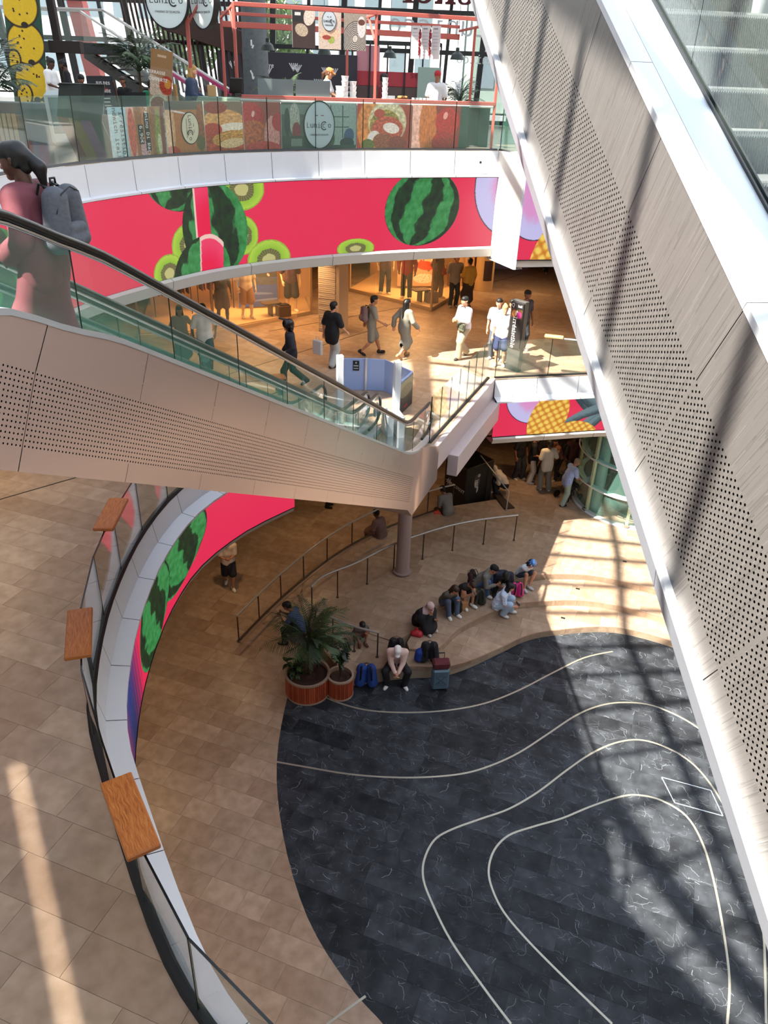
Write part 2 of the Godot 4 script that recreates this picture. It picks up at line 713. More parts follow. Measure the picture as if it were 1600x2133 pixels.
func plan():
	CM = curve(V2([0.6, -2.3, -0.3, -2.75, -1.33, -3.54, -2.04, -4.4, -3.0, -6.0, -3.62, -7.2, -4.0, -8.6, -4.2, -10.0, -4.24, -11.6, -4.0, -13.2, -3.3, -14.7, -2.35, -15.9]), 3)
	CMR = V2([1.12, -15.6, 2.89, -20.2, 5.85, -20.95, 9.0, -21.6])
	CU = curve(V2([-6.2, -8.0, -6.45, -10.5, -6.45, -13.2, -6.05, -15.2, -5.3, -16.9, -4.4, -18.4, -3.1, -19.75, -1.4, -20.95, 0.6, -21.95, 2.7, -22.8]), 4)
	var bl := curve(V2([0.95, -5.6, 0.34, -6.33, -0.28, -6.95, -1.05, -8.05, -1.68, -9.66, -2.05, -11.44, -2.07, -13.41, -1.85, -14.4]), 4)
	S1 = curve(V2([-1.85, -15.4, -1.35, -14.6, -0.9, -14.0, -0.58, -13.85, 0.5, -14.13, 1.79, -14.38, 3.06, -15.23, 3.73, -15.72, 4.53, -16.03, 6.23, -16.27, 7.86, -15.61, 9.2, -14.6, 11.0, -12.8, 14.0, -12.0]), 4)
	S2 = curve(V2([0.75, -14.75, 1.2, -14.75, 1.54, -14.88, 1.99, -15.58, 2.5, -16.09, 3.12, -16.58, 3.64, -16.91, 5.03, -17.16, 6.08, -17.09, 7.2, -16.69, 7.88, -16.28, 9.5, -15.3, 11.4, -13.7, 14.0, -13.0]), 4)
	S3 = curve(V2([0.85, -15.4, 1.2, -16.0, 1.9, -16.7, 2.9, -17.5, 4.36, -18.07, 5.02, -18.18, 5.88, -18.17, 6.76, -17.94, 7.91, -17.42, 9.8, -16.3, 11.8, -14.6, 14.0, -14.0]), 4)
	KERB = curve(V2([-3.62, -15.3, -3.1, -16.5, -2.45, -17.65, -1.66, -18.75, -0.76, -19.7, 0.47, -20.75, 1.6, -21.6, 2.2, -21.95]), 4)
	RAIL2 = curve(V2([-1.77, -15.95, -1.48, -16.48, -0.72, -17.1, 0.17, -18.02, 0.86, -18.56, 1.81, -19.15, 2.92, -19.63, 4.0, -19.96]), 4)
	BLACK = bl.duplicate()
	BLACK.append_array(V2([-1.2, -15.2]))
	for i in range(8, S1.size()):
		BLACK.append(S1[i] + Vector2(0, -0.1))
	BLACK.append_array(V2([14, -3.5, 3.0, -3.5]))


func h1(q: Vector2) -> float: return lerpf(0.42, 0.17, smoothstep(0.0, 3.2, q.x))
func h2(q: Vector2) -> float: return lerpf(0.435, 0.34, smoothstep(0.8, 4.0, q.x))
func h3(q: Vector2) -> float: return lerpf(0.45, 0.51, smoothstep(0.0, 3.0, q.x))
func hr(q: Vector2) -> float:   # the ramp between the two handrails climbs to the upper level
	var t := (q - Vector2(-2.9, -15.2)).dot(Vector2(0.68, -0.73)) / 6.6
	return 0.5 * smoothstep(0.02, 0.95, t) + 0.01


func in_view(p: Vector3) -> bool:
	var q := eye.transform.affine_inverse() * p
	return q.z < -0.5 and absf(q.x / q.z) < 0.56 and absf(q.y / q.z) < 0.74


func tiles(parent: Node3D, called: String, region: PackedVector2Array, y, width: float, lens: Array, mats: Array, most := 300, thick := 0.012, gap := 0.002, jitter := 0.0):
	# paving stones in courses of one width and of changing lengths, cut to the region
	var f: Callable = y if y is Callable else func(_q): return float(y)
	var U := Vector2(cos(TF), sin(TF))
	var V := Vector2(sin(TF), -cos(TF))
	var lo := Vector2(1e9, 1e9)
	var hi := -lo
	for q in region:
		var w := Vector2(q.dot(U), q.dot(V))
		lo = lo.min(w)
		hi = hi.max(w)
	var found := []
	var row := floorf(lo.y / width) * width
	while row < hi.y:
		var x: float = lo.x - rng.randf() * lens[1]
		while x < hi.x:
			var l: float = rng.randf_range(lens[0], lens[1])
			var a := Vector2(x + gap, row + gap)
			var b := Vector2(x + l - gap, row + width - gap)
			x += l
			var c := (a + b) / 2.0
			var mid := U * c.x + V * c.y
			if not in_view(Vector3(mid.x, f.call(mid), mid.y)):
				continue
			var poly := PackedVector2Array([U * a.x + V * a.y, U * b.x + V * a.y, U * b.x + V * b.y, U * a.x + V * b.y])
			for cut in Geometry2D.intersect_polygons(poly, region):
				if Geometry2D.is_polygon_clockwise(cut):
					cut.reverse()
				if Geometry2D.triangulate_polygon(cut).size() > 0:
					found.append([mid.length(), cut])
		row += width
	found.sort_custom(func(p, q): return p[0] < q[0])
	var rest := {}
	for i in found.size():
		var k := rng.randi() % mats.size()
		var uo := Vector2(rng.randf(), rng.randf())
		var lift := rng.randf() * jitter
		var g := func(q): return f.call(q) + lift
		var p: PackedVector2Array = found[i][1]
		var cen := Vector2.ZERO
		for q in p:
			cen += q / p.size()
		var low: float = f.call(cen) - thick
		if i < most:
			var m := mb()
			m.prism(p, low, g, uo, 0.3, false)
			obj(called, m, mats[k], parent)
		else:
			if not rest.has(k):
				rest[k] = mb()
			rest[k].prism(p, low, g, uo, 0.3, false)
	for k in rest:
		stuff(obj("distant_" + called, rest[k], mats[k], parent))


func structure():
	plan()
	var lime := []
	for i in 6:
		lime.append(M["limestone%d" % i])
	var marb := [M.marble0, M.marble1, M.marble2, M.marble3, M.marble1]
	# ground floor
	var g := mb()
	g.prism(V2([-22, 14, 22, 14, 22, -46, -22, -46]), -0.4, -0.008)
	var floor_g := struct("floor", g, M.grout)
	var mass := PackedVector2Array()   # the raised part: ramp, plateau and steps
	mass.append_array(KERB)
	mass.append_array(V2([4.0, -22.65, 3.3, -26, 2.6, -31, 14, -31]))
	var walk := V2([-12, -2.0, 1.2, -2.0, 0.95, -5.6])
	for i in range(0, 29):
		walk.append(BLACK[i])
	walk.append_array(V2([-1.85, -15.35, -2.2, -15.9]))
	for q in KERB:
		walk.append(q)
	walk.append_array(V2([4.0, -22.65, 3.3, -26, 2.6, -31, -12, -31]))
	tiles(floor_g, "limestone_tile", walk, 0.0, 0.456, [0.45, 1.15], lime)
	var fb := mb()
	fb.prism(BLACK, -0.1, -0.006)
	var black := struct("floor_black_marble", fb, M.dark_grout)
	tiles(black, "marble_tile", BLACK, 0.0, 0.456, [0.7, 1.6], marb, 300, 0.012, 0.0015)
	for L in [[-1.3, -13.5, -0.94, -13.29, -0.26, -13.07, 0.62, -13.03, 1.61, -13.15, 2.52, -13.43, 3.37, -13.91, 4.28, -14.57, 5.2, -15.2, 6.0, -15.5],
			[-2.05, -11.44, -1.4, -11.33, -0.59, -11.2, 0.21, -11.15, 1.01, -11.18, 1.82, -11.31, 2.44, -11.55, 3.11, -11.95, 3.82, -12.52, 4.59, -13.15, 5.22, -13.5, 5.82, -13.64, 6.48, -13.57, 7.12, -13.14, 7.56, -12.5, 8.0, -11.5],
			[2.26, -6.45, 1.9, -6.96, 1.41, -7.72, 1.11, -8.4, 0.97, -8.86, 1.0, -9.26, 1.2, -9.68, 1.54, -9.93, 2.12, -10.2, 2.72, -10.47, 3.36, -10.91, 4.06, -11.51, 4.68, -12.0, 5.28, -12.34, 5.84, -12.47, 6.33, -12.32, 6.75, -11.97, 6.99, -11.46, 7.12, -10.73, 7.16, -9.95, 7.06, -9.12, 6.86, -8.2, 6.25, -6.6],
			[3.83, -6.51, 3.24, -7.16, 2.71, -7.78, 2.36, -8.28, 2.2, -8.73, 2.18, -9.11, 2.33, -9.52, 2.64, -9.85, 3.14, -10.07, 3.74, -10.29, 4.37, -10.6, 5.02, -10.87, 5.43, -10.94, 5.88, -10.82, 6.26, -10.46, 6.37, -9.8, 6.28, -8.9, 6.09, -7.91, 5.9, -7.19, 5.63, -6.57]]:
		var c := curve(V2(L), 5)
		var m := mb()
		m.rows([at_y(offset(c, -0.022), 0.0), at_y(offset(c, -0.018), 0.004), at_y(offset(c, 0.018), 0.004), at_y(offset(c, 0.022), 0.0)])
		obj("inlaid_metal_strip", m, mat("strip", Color(0.66, 0.64, 0.58), 0.35, 0.6), black)
	var ms0 := mb()
	ms0.box(Vector3(-0.28, 0.003, -6.56), Vector3(0.72, 0.006, 0.04), bas(Vector3(0.54, 0, -0.41), Vector3.UP))
	obj("inlaid_metal_strip", ms0, M.strip, floor_g)
	var hatch := mb()   # the frame of a floor hatch let into the marble
	var hp := [Vector3(6.05, 0, -11.43), Vector3(6.98, 0, -11.13), Vector3(7.0, 0, -10.5), Vector3(6.12, 0, -10.78)]
	for i in 4:
		var a: Vector3 = hp[i]
		var b: Vector3 = hp[(i + 1) % 4]
		hatch.box((a + b) / 2.0, Vector3(a.distance_to(b), 0.006, 0.02), bas(b - a, Vector3.UP))
	obj("hatch_frame", hatch, M.alu, black)
	# raised part
	var ramp := PackedVector2Array()
	ramp.append_array(KERB)
	ramp.append_array(V2([4.0, -22.65, 5.2, -21.2]))
	var back := RAIL2.duplicate()
	back.reverse()
	ramp.append_array(back)
	ramp.append_array(V2([-2.1, -15.45]))
	var rs := mb()
	rs.prism(ramp, -0.1, func(q): return hr(q) - 0.13)
	var ramp_o := struct("floor_ramp", rs, M.grout)
	tiles(ramp_o, "ramp_tile", ramp, hr, 0.456, [0.5, 1.2], lime, 300, 0.14)
	var plateau := RAIL2.duplicate()
	plateau.append_array(V2([5.2, -21.2, 4.0, -22.65, 3.3, -26, 2.6, -31, 14, -31]))
	var s3 := S3.duplicate()
	s3.reverse()
	plateau.append_array(s3)
	plateau.append_array(V2([0.4, -15.0]))
	var top3 := plateau
	var k := mb()
	k.prism(top3, -0.1, func(q): return h3(q) - 0.13)
	var plat := struct("floor_plateau", k, M.grout)
	tiles(plat, "plateau_tile", top3, h3, 0.456, [0.6, 1.3], lime, 300, 0.14)
	riser(plat, S3, h3)
	for w in [[S1, S2, h1, "floor_lower_step"], [S2, S3, h2, "floor_upper_step"]]:
		var pg: PackedVector2Array = w[0].duplicate()
		var inner: PackedVector2Array = w[1].duplicate()
		inner.reverse()
		pg.append_array(inner)
		if w[0] == S1:
			pg.append_array(V2([0.4, -15.0, -1.3, -15.98, -1.77, -15.95]))
		else:
			pg.append_array(V2([0.7, -15.0]))
		var sm := mb()
		sm.prism(pg, -0.1, func(q): return w[2].call(q) - 0.13)
		var so := struct(w[3], sm, M.grout)
		tiles(so, "step_tile", pg, w[2], 0.456, [0.6, 1.3], lime, 300, 0.14)
		riser(so, w[0], w[2])
	var drains := mb()
	for p in [[7.1, -19.0, 0.51], [8.5, -18.2, 0.51], [5.5, -17.75, 0.34], [7.0, -16.9, 0.17], [4.9, -16.6, 0.17]]:
		drains.box(Vector3(p[0], p[2] + 0.004, p[1]), Vector3(0.11, 0.008, 0.07), Basis(Vector3.UP, -TF), 0.003)
	obj("step_light", drains, M.dark_metal, plat)
	var kerb := mb()
	var kin := offset(KERB, 0.16)
	var a0 := PackedVector3Array()
	var a1 := PackedVector3Array()
	var a2 := PackedVector3Array()
	for i in KERB.size():
		var y := hr(kin[i]) + 0.02
		a0.append(Vector3(KERB[i].x, 0, KERB[i].y))
		a1.append(Vector3(KERB[i].x, y, KERB[i].y))
		a2.append(Vector3(kin[i].x, y, kin[i].y))
	kerb.rows([a2, a1], true)
	kerb.rows([a1, a0], true)
	struct("trim_kerb", kerb, M.limestone4)
	# middle floor
	var mid := CM.duplicate()
	mid.append_array(V2([-2.0, -16.45, 0.8, -15.5]))
	mid.append_array(CMR)
	mid.append_array(V2([22, -21.6, 22, -46, -22, -46, -22, -2.3]))
	var ms := mb()
	ms.prism(mid, 4.9, YM - 0.008)
	var low := CM.duplicate()
	low.append_array(V2([-1.4, -19.0, 2.89, -20.5, 5.85, -21.1, 9.0, -21.7, 22, -21.7, 22, -46, -22, -46, -22, -2.3]))
	ms.prism(low, 3.69, 4.91)
	var mo := struct("floor_middle", ms, M.grout)
	var leftpart := V2([-11, -2.0, -11, -17])
	leftpart.append_array(V2([-3.4, -15.6]))
	var cmr := CM.duplicate()
	cmr.reverse()
	leftpart.append_array(cmr)
	var near_mid: Array = Geometry2D.intersect_polygons(mid, V2([-9.5, -2, 2, -2, -2.0, -16.2, -4.5, -17.5, -9.5, -18]))
	for pg in near_mid:
		tiles(mo, "limestone_tile", pg, YM, 0.456, [0.5, 1.3], lime, 170)
	for pg in Geometry2D.intersect_polygons(mid, V2([-9.5, -18, -4.5, -17.5, -2.0, -16.2, 2, -14, 12, -14, 12, -38, -9.5, -38])):
		tiles(mo, "paving_stone", pg, YM, 0.456, [0.7, 1.5], lime, 130)
	var jm := mb()
	for s in [[-7.2, -12.45, -5.4, -14.15], [-3.86, -23.87, 0.4, -27.43], [0.4, -27.43, 5.56, -33.74], [-4.5, -19.55, 0.6, -26.0]]:
		var A := Vector3(s[0], YM + 0.001, s[1])
		var B := Vector3(s[2], YM + 0.001, s[3])
		jm.box((A + B) / 2.0, Vector3(A.distance_to(B), 0.004, 0.03), bas(B - A, Vector3.UP))
	obj("expansion_joint", jm, M.dark_metal, mo)
	# upper floor
	var up := CU.duplicate()
	up.append_array(V2([3.22, -21.4, 7.5, -22.5, 22, -22.5, 22, -46, -22, -46, -22, -8.0]))
	var us := mb()
	us.prism(up, 8.25, YU - 0.008)
	us.prism(V2([-4.9, -4.6, -3.4, -4.0, -3.4, 12, -4.9, 12]), 9.8, YU - 0.008)
	var uo := struct("floor_upper", us, M.ceiling)
	var far := V2([-14, -16, -6.0, -15.2, -3, -19.8, 2.7, -22.8, 12, -22.8, 12, -40, -14, -40])
	for pg in Geometry2D.intersect_polygons(up, far):
		tiles(uo, "floor_tile", pg, YU, 0.6, [0.9, 1.2], [mat("utile0", Color(0.5, 0.44, 0.38), 0.15), mat("utile1", Color(0.44, 0.39, 0.34), 0.15)], 160)
	var cam_slab := mb()
	cam_slab.prism(V2([-3.4, -0.75, 6, -0.75, 6, 12, -3.4, 12]), 10.2, YU)
	struct("floor_bridge", cam_slab, M.limestone1)
	# walls of the hall
	for w in [["wall_left", Vector3(-22.2, 12, -16), Vector3(0.4, 24.8, 60.8)], ["wall_right", Vector3(22.2, 12, -16), Vector3(0.4, 24.8, 60.8)], ["wall_rear", Vector3(0, 12, 14.2), Vector3(44, 24.8, 0.4)]]:
		var m := mb()
		m.box(w[1], w[2])
		struct(w[0], m, M.plaster)
	var wf := mb()
	wf.box(Vector3(0, 5.3, -46.2), Vector3(44, 11.4, 0.4))
	struct("wall_far", wf, M.plaster)
	# column under the landing
	var cm := mb()
	cm.lathe(Vector3(0.58, 0, -18.05), [Vector2(0.26, 0.5), Vector2(0.26, 0.53), Vector2(0.19, 0.535), Vector2(0.19, 4.4)], 28)
	tag(struct("column_round", cm, mat("column_paint", Color(0.62, 0.54, 0.52), 0.45)), "round mauve-grey column holding up the escalator landing", "column")


func riser(parent: Node3D, path: PackedVector2Array, f: Callable):
	# a facing of stone blocks along the front of a step
	var L := length(path)
	var s := 0.0
	while s < L - 0.2:
		var e := minf(s + rng.randf_range(0.5, 0.9), L)
		var q := part_of(path, s + 0.003, e - 0.003)
		var o := offset(q, -0.025)
		var m := mb()
		var t := PackedVector3Array()
		var b := PackedVector3Array()
		var i3 := PackedVector3Array()
		for i in q.size():
			t.append(Vector3(o[i].x, f.call(o[i]) + 0.003, o[i].y))
			b.append(Vector3(o[i].x, 0.0, o[i].y))
			i3.append(Vector3(q[i].x, f.call(q[i]) + 0.003, q[i].y))
		m.rows([i3, t], true)
		m.rows([t, b], true)
		obj("riser_block", m, mat("riser%d" % (rng.randi() % 2), [Color(0.56, 0.42, 0.34), Color(0.6, 0.46, 0.37)][rng.randi() % 2], 0.5), parent)
		s = e


func roof():
	# louvred canopy: slats shade the sun and leave the sky on the other side open; a glazed field without slats lets the sun in
	var Y := 22.0
	var d := Vector3(-0.63, 1.0, 0.38) * Y   # from a place on the ground back up to the roof
	var hole := V2([4.15, -30, 4.3, -24, 4.4, -17, 4.2, -14, 4.15, -12.3, 4.75, -11, 5.2, -9.5, 5.95, -7.66, 7.0, -5.6, 8.2, -2.5, 18, -2.5, 18, -30])
	var sky_hole := PackedVector2Array()
	for q in hole:
		sky_hole.append(q + Vector2(d.x, d.z))
	var across := Vector2(0.856, -0.516)   # the way the sun travels, in plan
	var run := Vector2(0.516, 0.856)
	var slats := thing("canopy", "white louvred canopy roof high over the hall", "roof")
	slats.set_meta("kind", "structure")
	var s := -52.0
	while s < 52.0:
		var a := across * s - run * 70.0
		var b := across * s + run * 70.0
		var line := PackedVector2Array([a, b])
		for seg in Geometry2D.intersect_polyline_with_polygon(line, V2([-22, 14, 22, 14, 22, -46, -22, -46])):
			for piece in Geometry2D.clip_polyline_with_polygon(seg, sky_hole):
				var p: Vector2 = piece[0]
				var q: Vector2 = piece[piece.size() - 1]
				if p.distance_to(q) < 0.1:
					continue
				var m := mb()
				var c := (p + q) / 2.0
				var tilt := Vector3(across.x * 0.574, 0.819, across.y * 0.574)
				var Bx := bas(Vector3(run.x, 0, run.y), tilt)
				if absf(s + 12.1) < 0.05 and p.dot(run) < -7.6 and q.dot(run) > -4.1:
					# one louvre has a narrow slot through which a thin band of sun falls
					for cut in [[p.dot(run), -7.5, 0.0, 2.0], [-7.5, -3.9, 0.0, 0.13], [-7.5, -3.9, 0.19, 0.3], [-7.5, -3.9, 0.36, 2.0], [-3.9, q.dot(run), 0.0, 2.0]]:
						var cc: Vector2 = across * s + run * ((cut[0] + cut[1]) / 2.0)
						m.box(Vector3(cc.x, Y, cc.y) - tilt * (cut[2] + cut[3]) / 2.0, Vector3(cut[1] - cut[0], cut[3] - cut[2], 0.06), Bx)
				else:
					m.box(Vector3(c.x, Y, c.y) - tilt * 1.0, Vector3(p.distance_to(q), 2.0, 0.06), Bx)
				obj("slat", m, M.white_metal, slats)
		s += 2.1
	# rim of the glazed field and the ribs across it
	var rim := mb()
	for i in sky_hole.size():
		var p := sky_hole[i]
		var q := sky_hole[(i + 1) % sky_hole.size()]
		rim.box(Vector3((p.x + q.x) / 2, Y, (p.y + q.y) / 2), Vector3(p.distance_to(q) + 0.2, 0.4, 0.25), bas(Vector3(q.x - p.x, 0, q.y - p.y), Vector3.UP))
	obj("rim", rim, M.white_metal, slats)
	for r in [[-23.4, 0.2], [-22.0, 0.18], [-20.65, 0.15], [-19.45, 0.09], [-18.1, 0.03], [-16.9, -0.03], [-15.6, -0.09], [-14.5, -0.14], [-13.33, -0.19], [-11.95, -0.24], [-10.6, -0.29], [-9.1, -0.42], [-7.6, -0.45], [-6.0, -0.47]]:
		var p := Vector2(4.0, r[0] - r[1]) + Vector2(d.x, d.z)
		var q := Vector2(18.0, r[0] + r[1] * 13.0) + Vector2(d.x, d.z)
		var m := mb()
		m.box(Vector3((p.x + q.x) / 2, Y, (p.y + q.y) / 2), Vector3(p.distance_to(q), 0.2, 0.13), bas(Vector3(q.x - p.x, 0, q.y - p.y), Vector3.UP))
		obj("rib", m, M.dark_metal, slats)
	for r in [[4.5, -24, 4.45, -11.3], [7.9, -24, 7.3, -19.5], [7.3, -19.5, 6.5, -16], [6.5, -16, 6.8, -4], [9.6, -30, 9.4, -3], [12.4, -30, 12.2, -3], [15.2, -30, 15, -3]]:
		var p := Vector2(r[0], r[1]) + Vector2(d.x, d.z)
		var q := Vector2(r[2], r[3]) + Vector2(d.x, d.z)
		var m := mb()
		m.box(Vector3((p.x + q.x) / 2, Y, (p.y + q.y) / 2), Vector3(p.distance_to(q), 0.22, 0.16), bas(Vector3(q.x - p.x, 0, q.y - p.y), Vector3.UP))
		obj("purlin", m, M.dark_metal, slats)


func lamp(at: Vector3, e: float, warm := Color(1.0, 0.8, 0.56), angle := 62.0):
	var t := thing("downlight", "round recessed ceiling downlight with a warm glow", "ceiling light", at, 0.0, "ceiling downlights")
	var m := mb()
	m.lathe(Vector3.ZERO, [Vector2(0.0, -0.012), Vector2(0.09, -0.012)], 14)
	obj("lamp_face", m, glow("lamp_glow", warm, 6.0), t)
	var r := mb()
	r.lathe(Vector3.ZERO, [Vector2(0.09, -0.02), Vector2(0.12, -0.02), Vector2(0.12, 0.02)], 14)
	obj("ring", r, M.white, t)
	var l := SpotLight3D.new()
	l.name = "lamp"
	l.position = Vector3(0, -0.03, 0)
	l.rotation.x = -PI / 2
	l.light_color = warm
	l.light_energy = e
	l.light_size = 0.09
	l.spot_angle = angle
	l.spot_angle_attenuation = 0.8
	l.spot_range = 40
	l.spot_attenuation = 2
	l.shadow_enabled = true
	t.add_child(l)


func ceiling_lamps():
	for p in [[-7.9, -13.2], [-7.5, -9.0], [-7.4, -5.6]]:
		lamp(Vector3(p[0], 8.22, p[1]), 6.0, Color(1.0, 0.9, 0.76))
	for p in [[-5.6, -21.4], [-2.6, -23.6], [0.6, -24.8], [4.2, -24.6], [5.0, -30.0], [-0.8, -27.2]]:
		lamp(Vector3(p[0], 8.22, p[1]), 6.2, Color(1.0, 0.82, 0.6))
	for p in [[-5.2, -8.6], [-5.3, -12.8], [-4.0, -16.9], [-2.2, -20.6], [0.4, -23.6], [4.9, -23.4], [-3.4, -5.4]]:
		lamp(Vector3(p[0], 3.66, p[1]), 3.4)


# ---------------------------------------------------------------- video walls
func paint_ellipse(im: Image, c: Vector2, r: Vector2, turn: float, shade: Callable):
	var R := maxf(r.x, r.y)
	var cs := cos(turn)
	var sn := sin(turn)
	for y in range(maxi(0, int(c.y - R)), mini(im.get_height(), int(c.y + R) + 1)):
		for x in range(maxi(0, int(c.x - R)), mini(im.get_width(), int(c.x + R) + 1)):
			var d := Vector2(x, y) - c
			var q := Vector2(d.x * cs + d.y * sn, -d.x * sn + d.y * cs) / r
			if q.length_squared() <= 1.0:
				var k: Color = shade.call(q, im.get_pixel(x, y))
				im.set_pixel(x, y, k)


func rind(fn: FastNoiseLite, stripes: float, dark := 0.0) -> Callable:
	return func(q: Vector2, _o: Color) -> Color:
		# meridians of a melon: x over the width of its parallel
		var w := sqrt(maxf(0.02, 1.0 - q.y * q.y))
		var lon := asin(clampf(q.x / w, -1.0, 1.0))
		var k := sin(lon * stripes + fn.get_noise_2d(q.x * 180.0, q.y * 120.0) * 1.3)
		var t := fn.get_noise_2d(q.x * 420.0 + 90.0, q.y * 300.0) * 0.12
		var light := Color(0.22 + t, 0.55 + t, 0.3 + t)
		var deep := Color(0.09, 0.2 + t, 0.12)
		return light.lerp(deep, smoothstep(-0.15, 0.35, k + dark))


func screen_image(w: int, h: int, ops: Array, base := Color("ee2a57")) -> ImageTexture:
	var im := Image.create(w, h, false, Image.FORMAT_RGB8)
	im.fill(base)
	var fn := FastNoiseLite.new()
	fn.seed = 4
	fn.frequency = 0.012
	for o in ops:
		var c := Vector2(o[1], o[2])
		var r := Vector2(o[3], o[4])
		var a: float = o[5] if o.size() > 5 else 0.0
		match o[0]:
			"melon": paint_ellipse(im, c, r, a, rind(fn, o[6]))
			"kiwi": paint_ellipse(im, c, r, a, func(q, _k): 
				var l: float = q.length() + fn.get_noise_2d(q.x * 200, q.y * 200) * 0.05
				if l > 0.93: return Color(0.6, 0.72, 0.25)
				if l > 0.55: return Color(0.72, 0.85, 0.3).lerp(Color(0.56, 0.75, 0.22), (0.93 - l) * 2.4)
				if l > 0.3: return Color(0.55, 0.52, 0.3).lerp(Color(0.35, 0.36, 0.25), sin(q.angle() * 26.0) * 0.5 + 0.5)
				return Color(0.78, 0.76, 0.5))
			"flesh": paint_ellipse(im, c, r, a, func(q, k): 
				if q.x < o[6] or q.x > o[7] or q.y < o[8]: return k
				var l: float = maxf(q.length(), 0.0)
				return Color(0.97, 0.8, 0.76) if l > 0.9 or q.x < o[6] + 0.06 else Color(0.96, 0.25, 0.42).lerp(Color(0.95, 0.05, 0.3), smoothstep(0.85, 0.3, l)))
			"orb": paint_ellipse(im, c, r, a, func(q, _k): 
				var l: float = q.length() + fn.get_noise_2d(q.x * 300, q.y * 300) * 0.1
				return Color(0.25, 0.2, 0.3) if q.length() > 0.975 else Color(0.8, 0.78, 0.96).lerp(Color(0.9, 0.6, 0.82), smoothstep(0.75, 0.35, l)))
			"pine": paint_ellipse(im, c, r, a, func(q, _k): 
				var u: Vector2 = Vector2(q.x * r.x + q.y * r.y, q.x * r.x - q.y * r.y) / o[6]
				var e: float = Vector2(u.x - floorf(u.x) - 0.5, u.y - floorf(u.y) - 0.5).length()
				return Color(0.99, 0.84, 0.38).lerp(Color(0.83, 0.5, 0.14), smoothstep(0.2, 0.62, e + fn.get_noise_2d(q.x * 500, q.y * 500) * 0.12)))
			"leaf": paint_ellipse(im, c, r, a, func(q, _k): 
				return Color(0.42, 0.53, 0.56).lerp(Color(0.16, 0.24, 0.28), smoothstep(-0.6, 0.95, q.y + fn.get_noise_2d(q.x * 300, q.y * 200) * 0.4)))
			"rays": paint_ellipse(im, c, r, a, func(q, k): 
				return k.lerp(Color(0.12, 0.25, 0.55).lerp(Color(0.02, 0.06, 0.16), smoothstep(-0.4, 0.9, q.y)), clampf(1.1 - absf(q.x) + sin(q.x * 40.0) * 0.15, 0.0, 1.0)))
	# the dots of the wall show as a fine grain
	for y in range(0, h, 2):
		for x in w:
			im.set_pixel(x, y, im.get_pixel(x, y) * 0.93)
	return ImageTexture.create_from_image(im)


func led_mat(key: String, tex: Texture2D, e := 0.95) -> StandardMaterial3D:
	var m := mat(key, Color(0.04, 0.04, 0.045), 0.4)
	m.emission_enabled = true
	m.emission = Color.WHITE
	m.emission_operator = BaseMaterial3D.EMISSION_OP_MULTIPLY
	m.emission_texture = tex
	m.emission_energy_multiplier = e
	return m


func video_wall(label: String, path: PackedVector2Array, y0: float, y1: float, tex: Texture2D, out: float):
	var t := thing("video_wall", label, "screen")
	var face_p := offset(path, out)
	var back_p := offset(path, out - 0.12)
	var f := mb()
	f.rows([at_y(face_p, y0), at_y(face_p, y1)], true)
	obj("screen", f, led_mat("led_" + label, tex), t)
	var c := mb()
	var rim := offset(path, out + 0.006)
	c.rows([at_y(back_p, y1 + 0.03), at_y(rim, y1 + 0.03), at_y(rim, y1)], true)
	c.rows([at_y(rim, y0), at_y(rim, y0 - 0.03), at_y(back_p, y0 - 0.03)], true)
	obj("frame", c, M.dark_metal, t)
	var n := 1
	var L := length(path)
	for i in n:
		var w := along(face_p, L * (i + 0.5) / n)
		var l := AreaLight3D.new()
		l.name = "screen_light"
		l.light_color = Color(0.95, 0.25, 0.4)
		l.light_energy = 0.3
		l.area_size = Vector2(L * 0.3, y1 - y0)
		l.shadow_enabled = true
		l.area_range = 40
		var nrm := Vector3(-w[1].y, 0, w[1].x) * signf(out if out != 0.0 else 1.0)
		t.add_child(l)
		l.look_at_from_position(Vector3(w[0].x, (y0 + y1) / 2, w[0].y) + nrm * 0.03, Vector3(w[0].x, (y0 + y1) / 2, w[0].y) + nrm)
	return t


func fascia(called: String, path: PackedVector2Array, prof: Array, step: float, m: Material, out := 1.0):
	# cladding panels along an edge; prof: (outward, y) pairs
	var L := length(path)
	var n := maxi(1, int(round(L / step)))
	var root := Node3D.new()
	root.name = numbered(self, called)
	root.set_meta("kind", "structure")
	add_child(root)
	for i in n:
		var q := part_of(path, L * i / n + 0.006, L * (i + 1) / n - 0.006)
		for j in prof.size() - 1:
			var p := mb()
			var rows3 := []
			for e in [prof[j], prof[j + 1]]:
				rows3.append(at_y(offset(q, e[0] * out), e[1]))
			p.rows(rows3, false)
			obj(["cladding_panel", "ledge_panel", "lip_panel", "lip_panel"][mini(j, 3)], p, m, root)
	var b := mb()   # the dark joint behind the panels
	var rb := []
	for e in prof:
		rb.append(at_y(offset(path, e[0] * out - 0.012 * out), e[1] - 0.006))
	b.rows(rb, true)
	obj("backing", b, M.dark_metal, root)


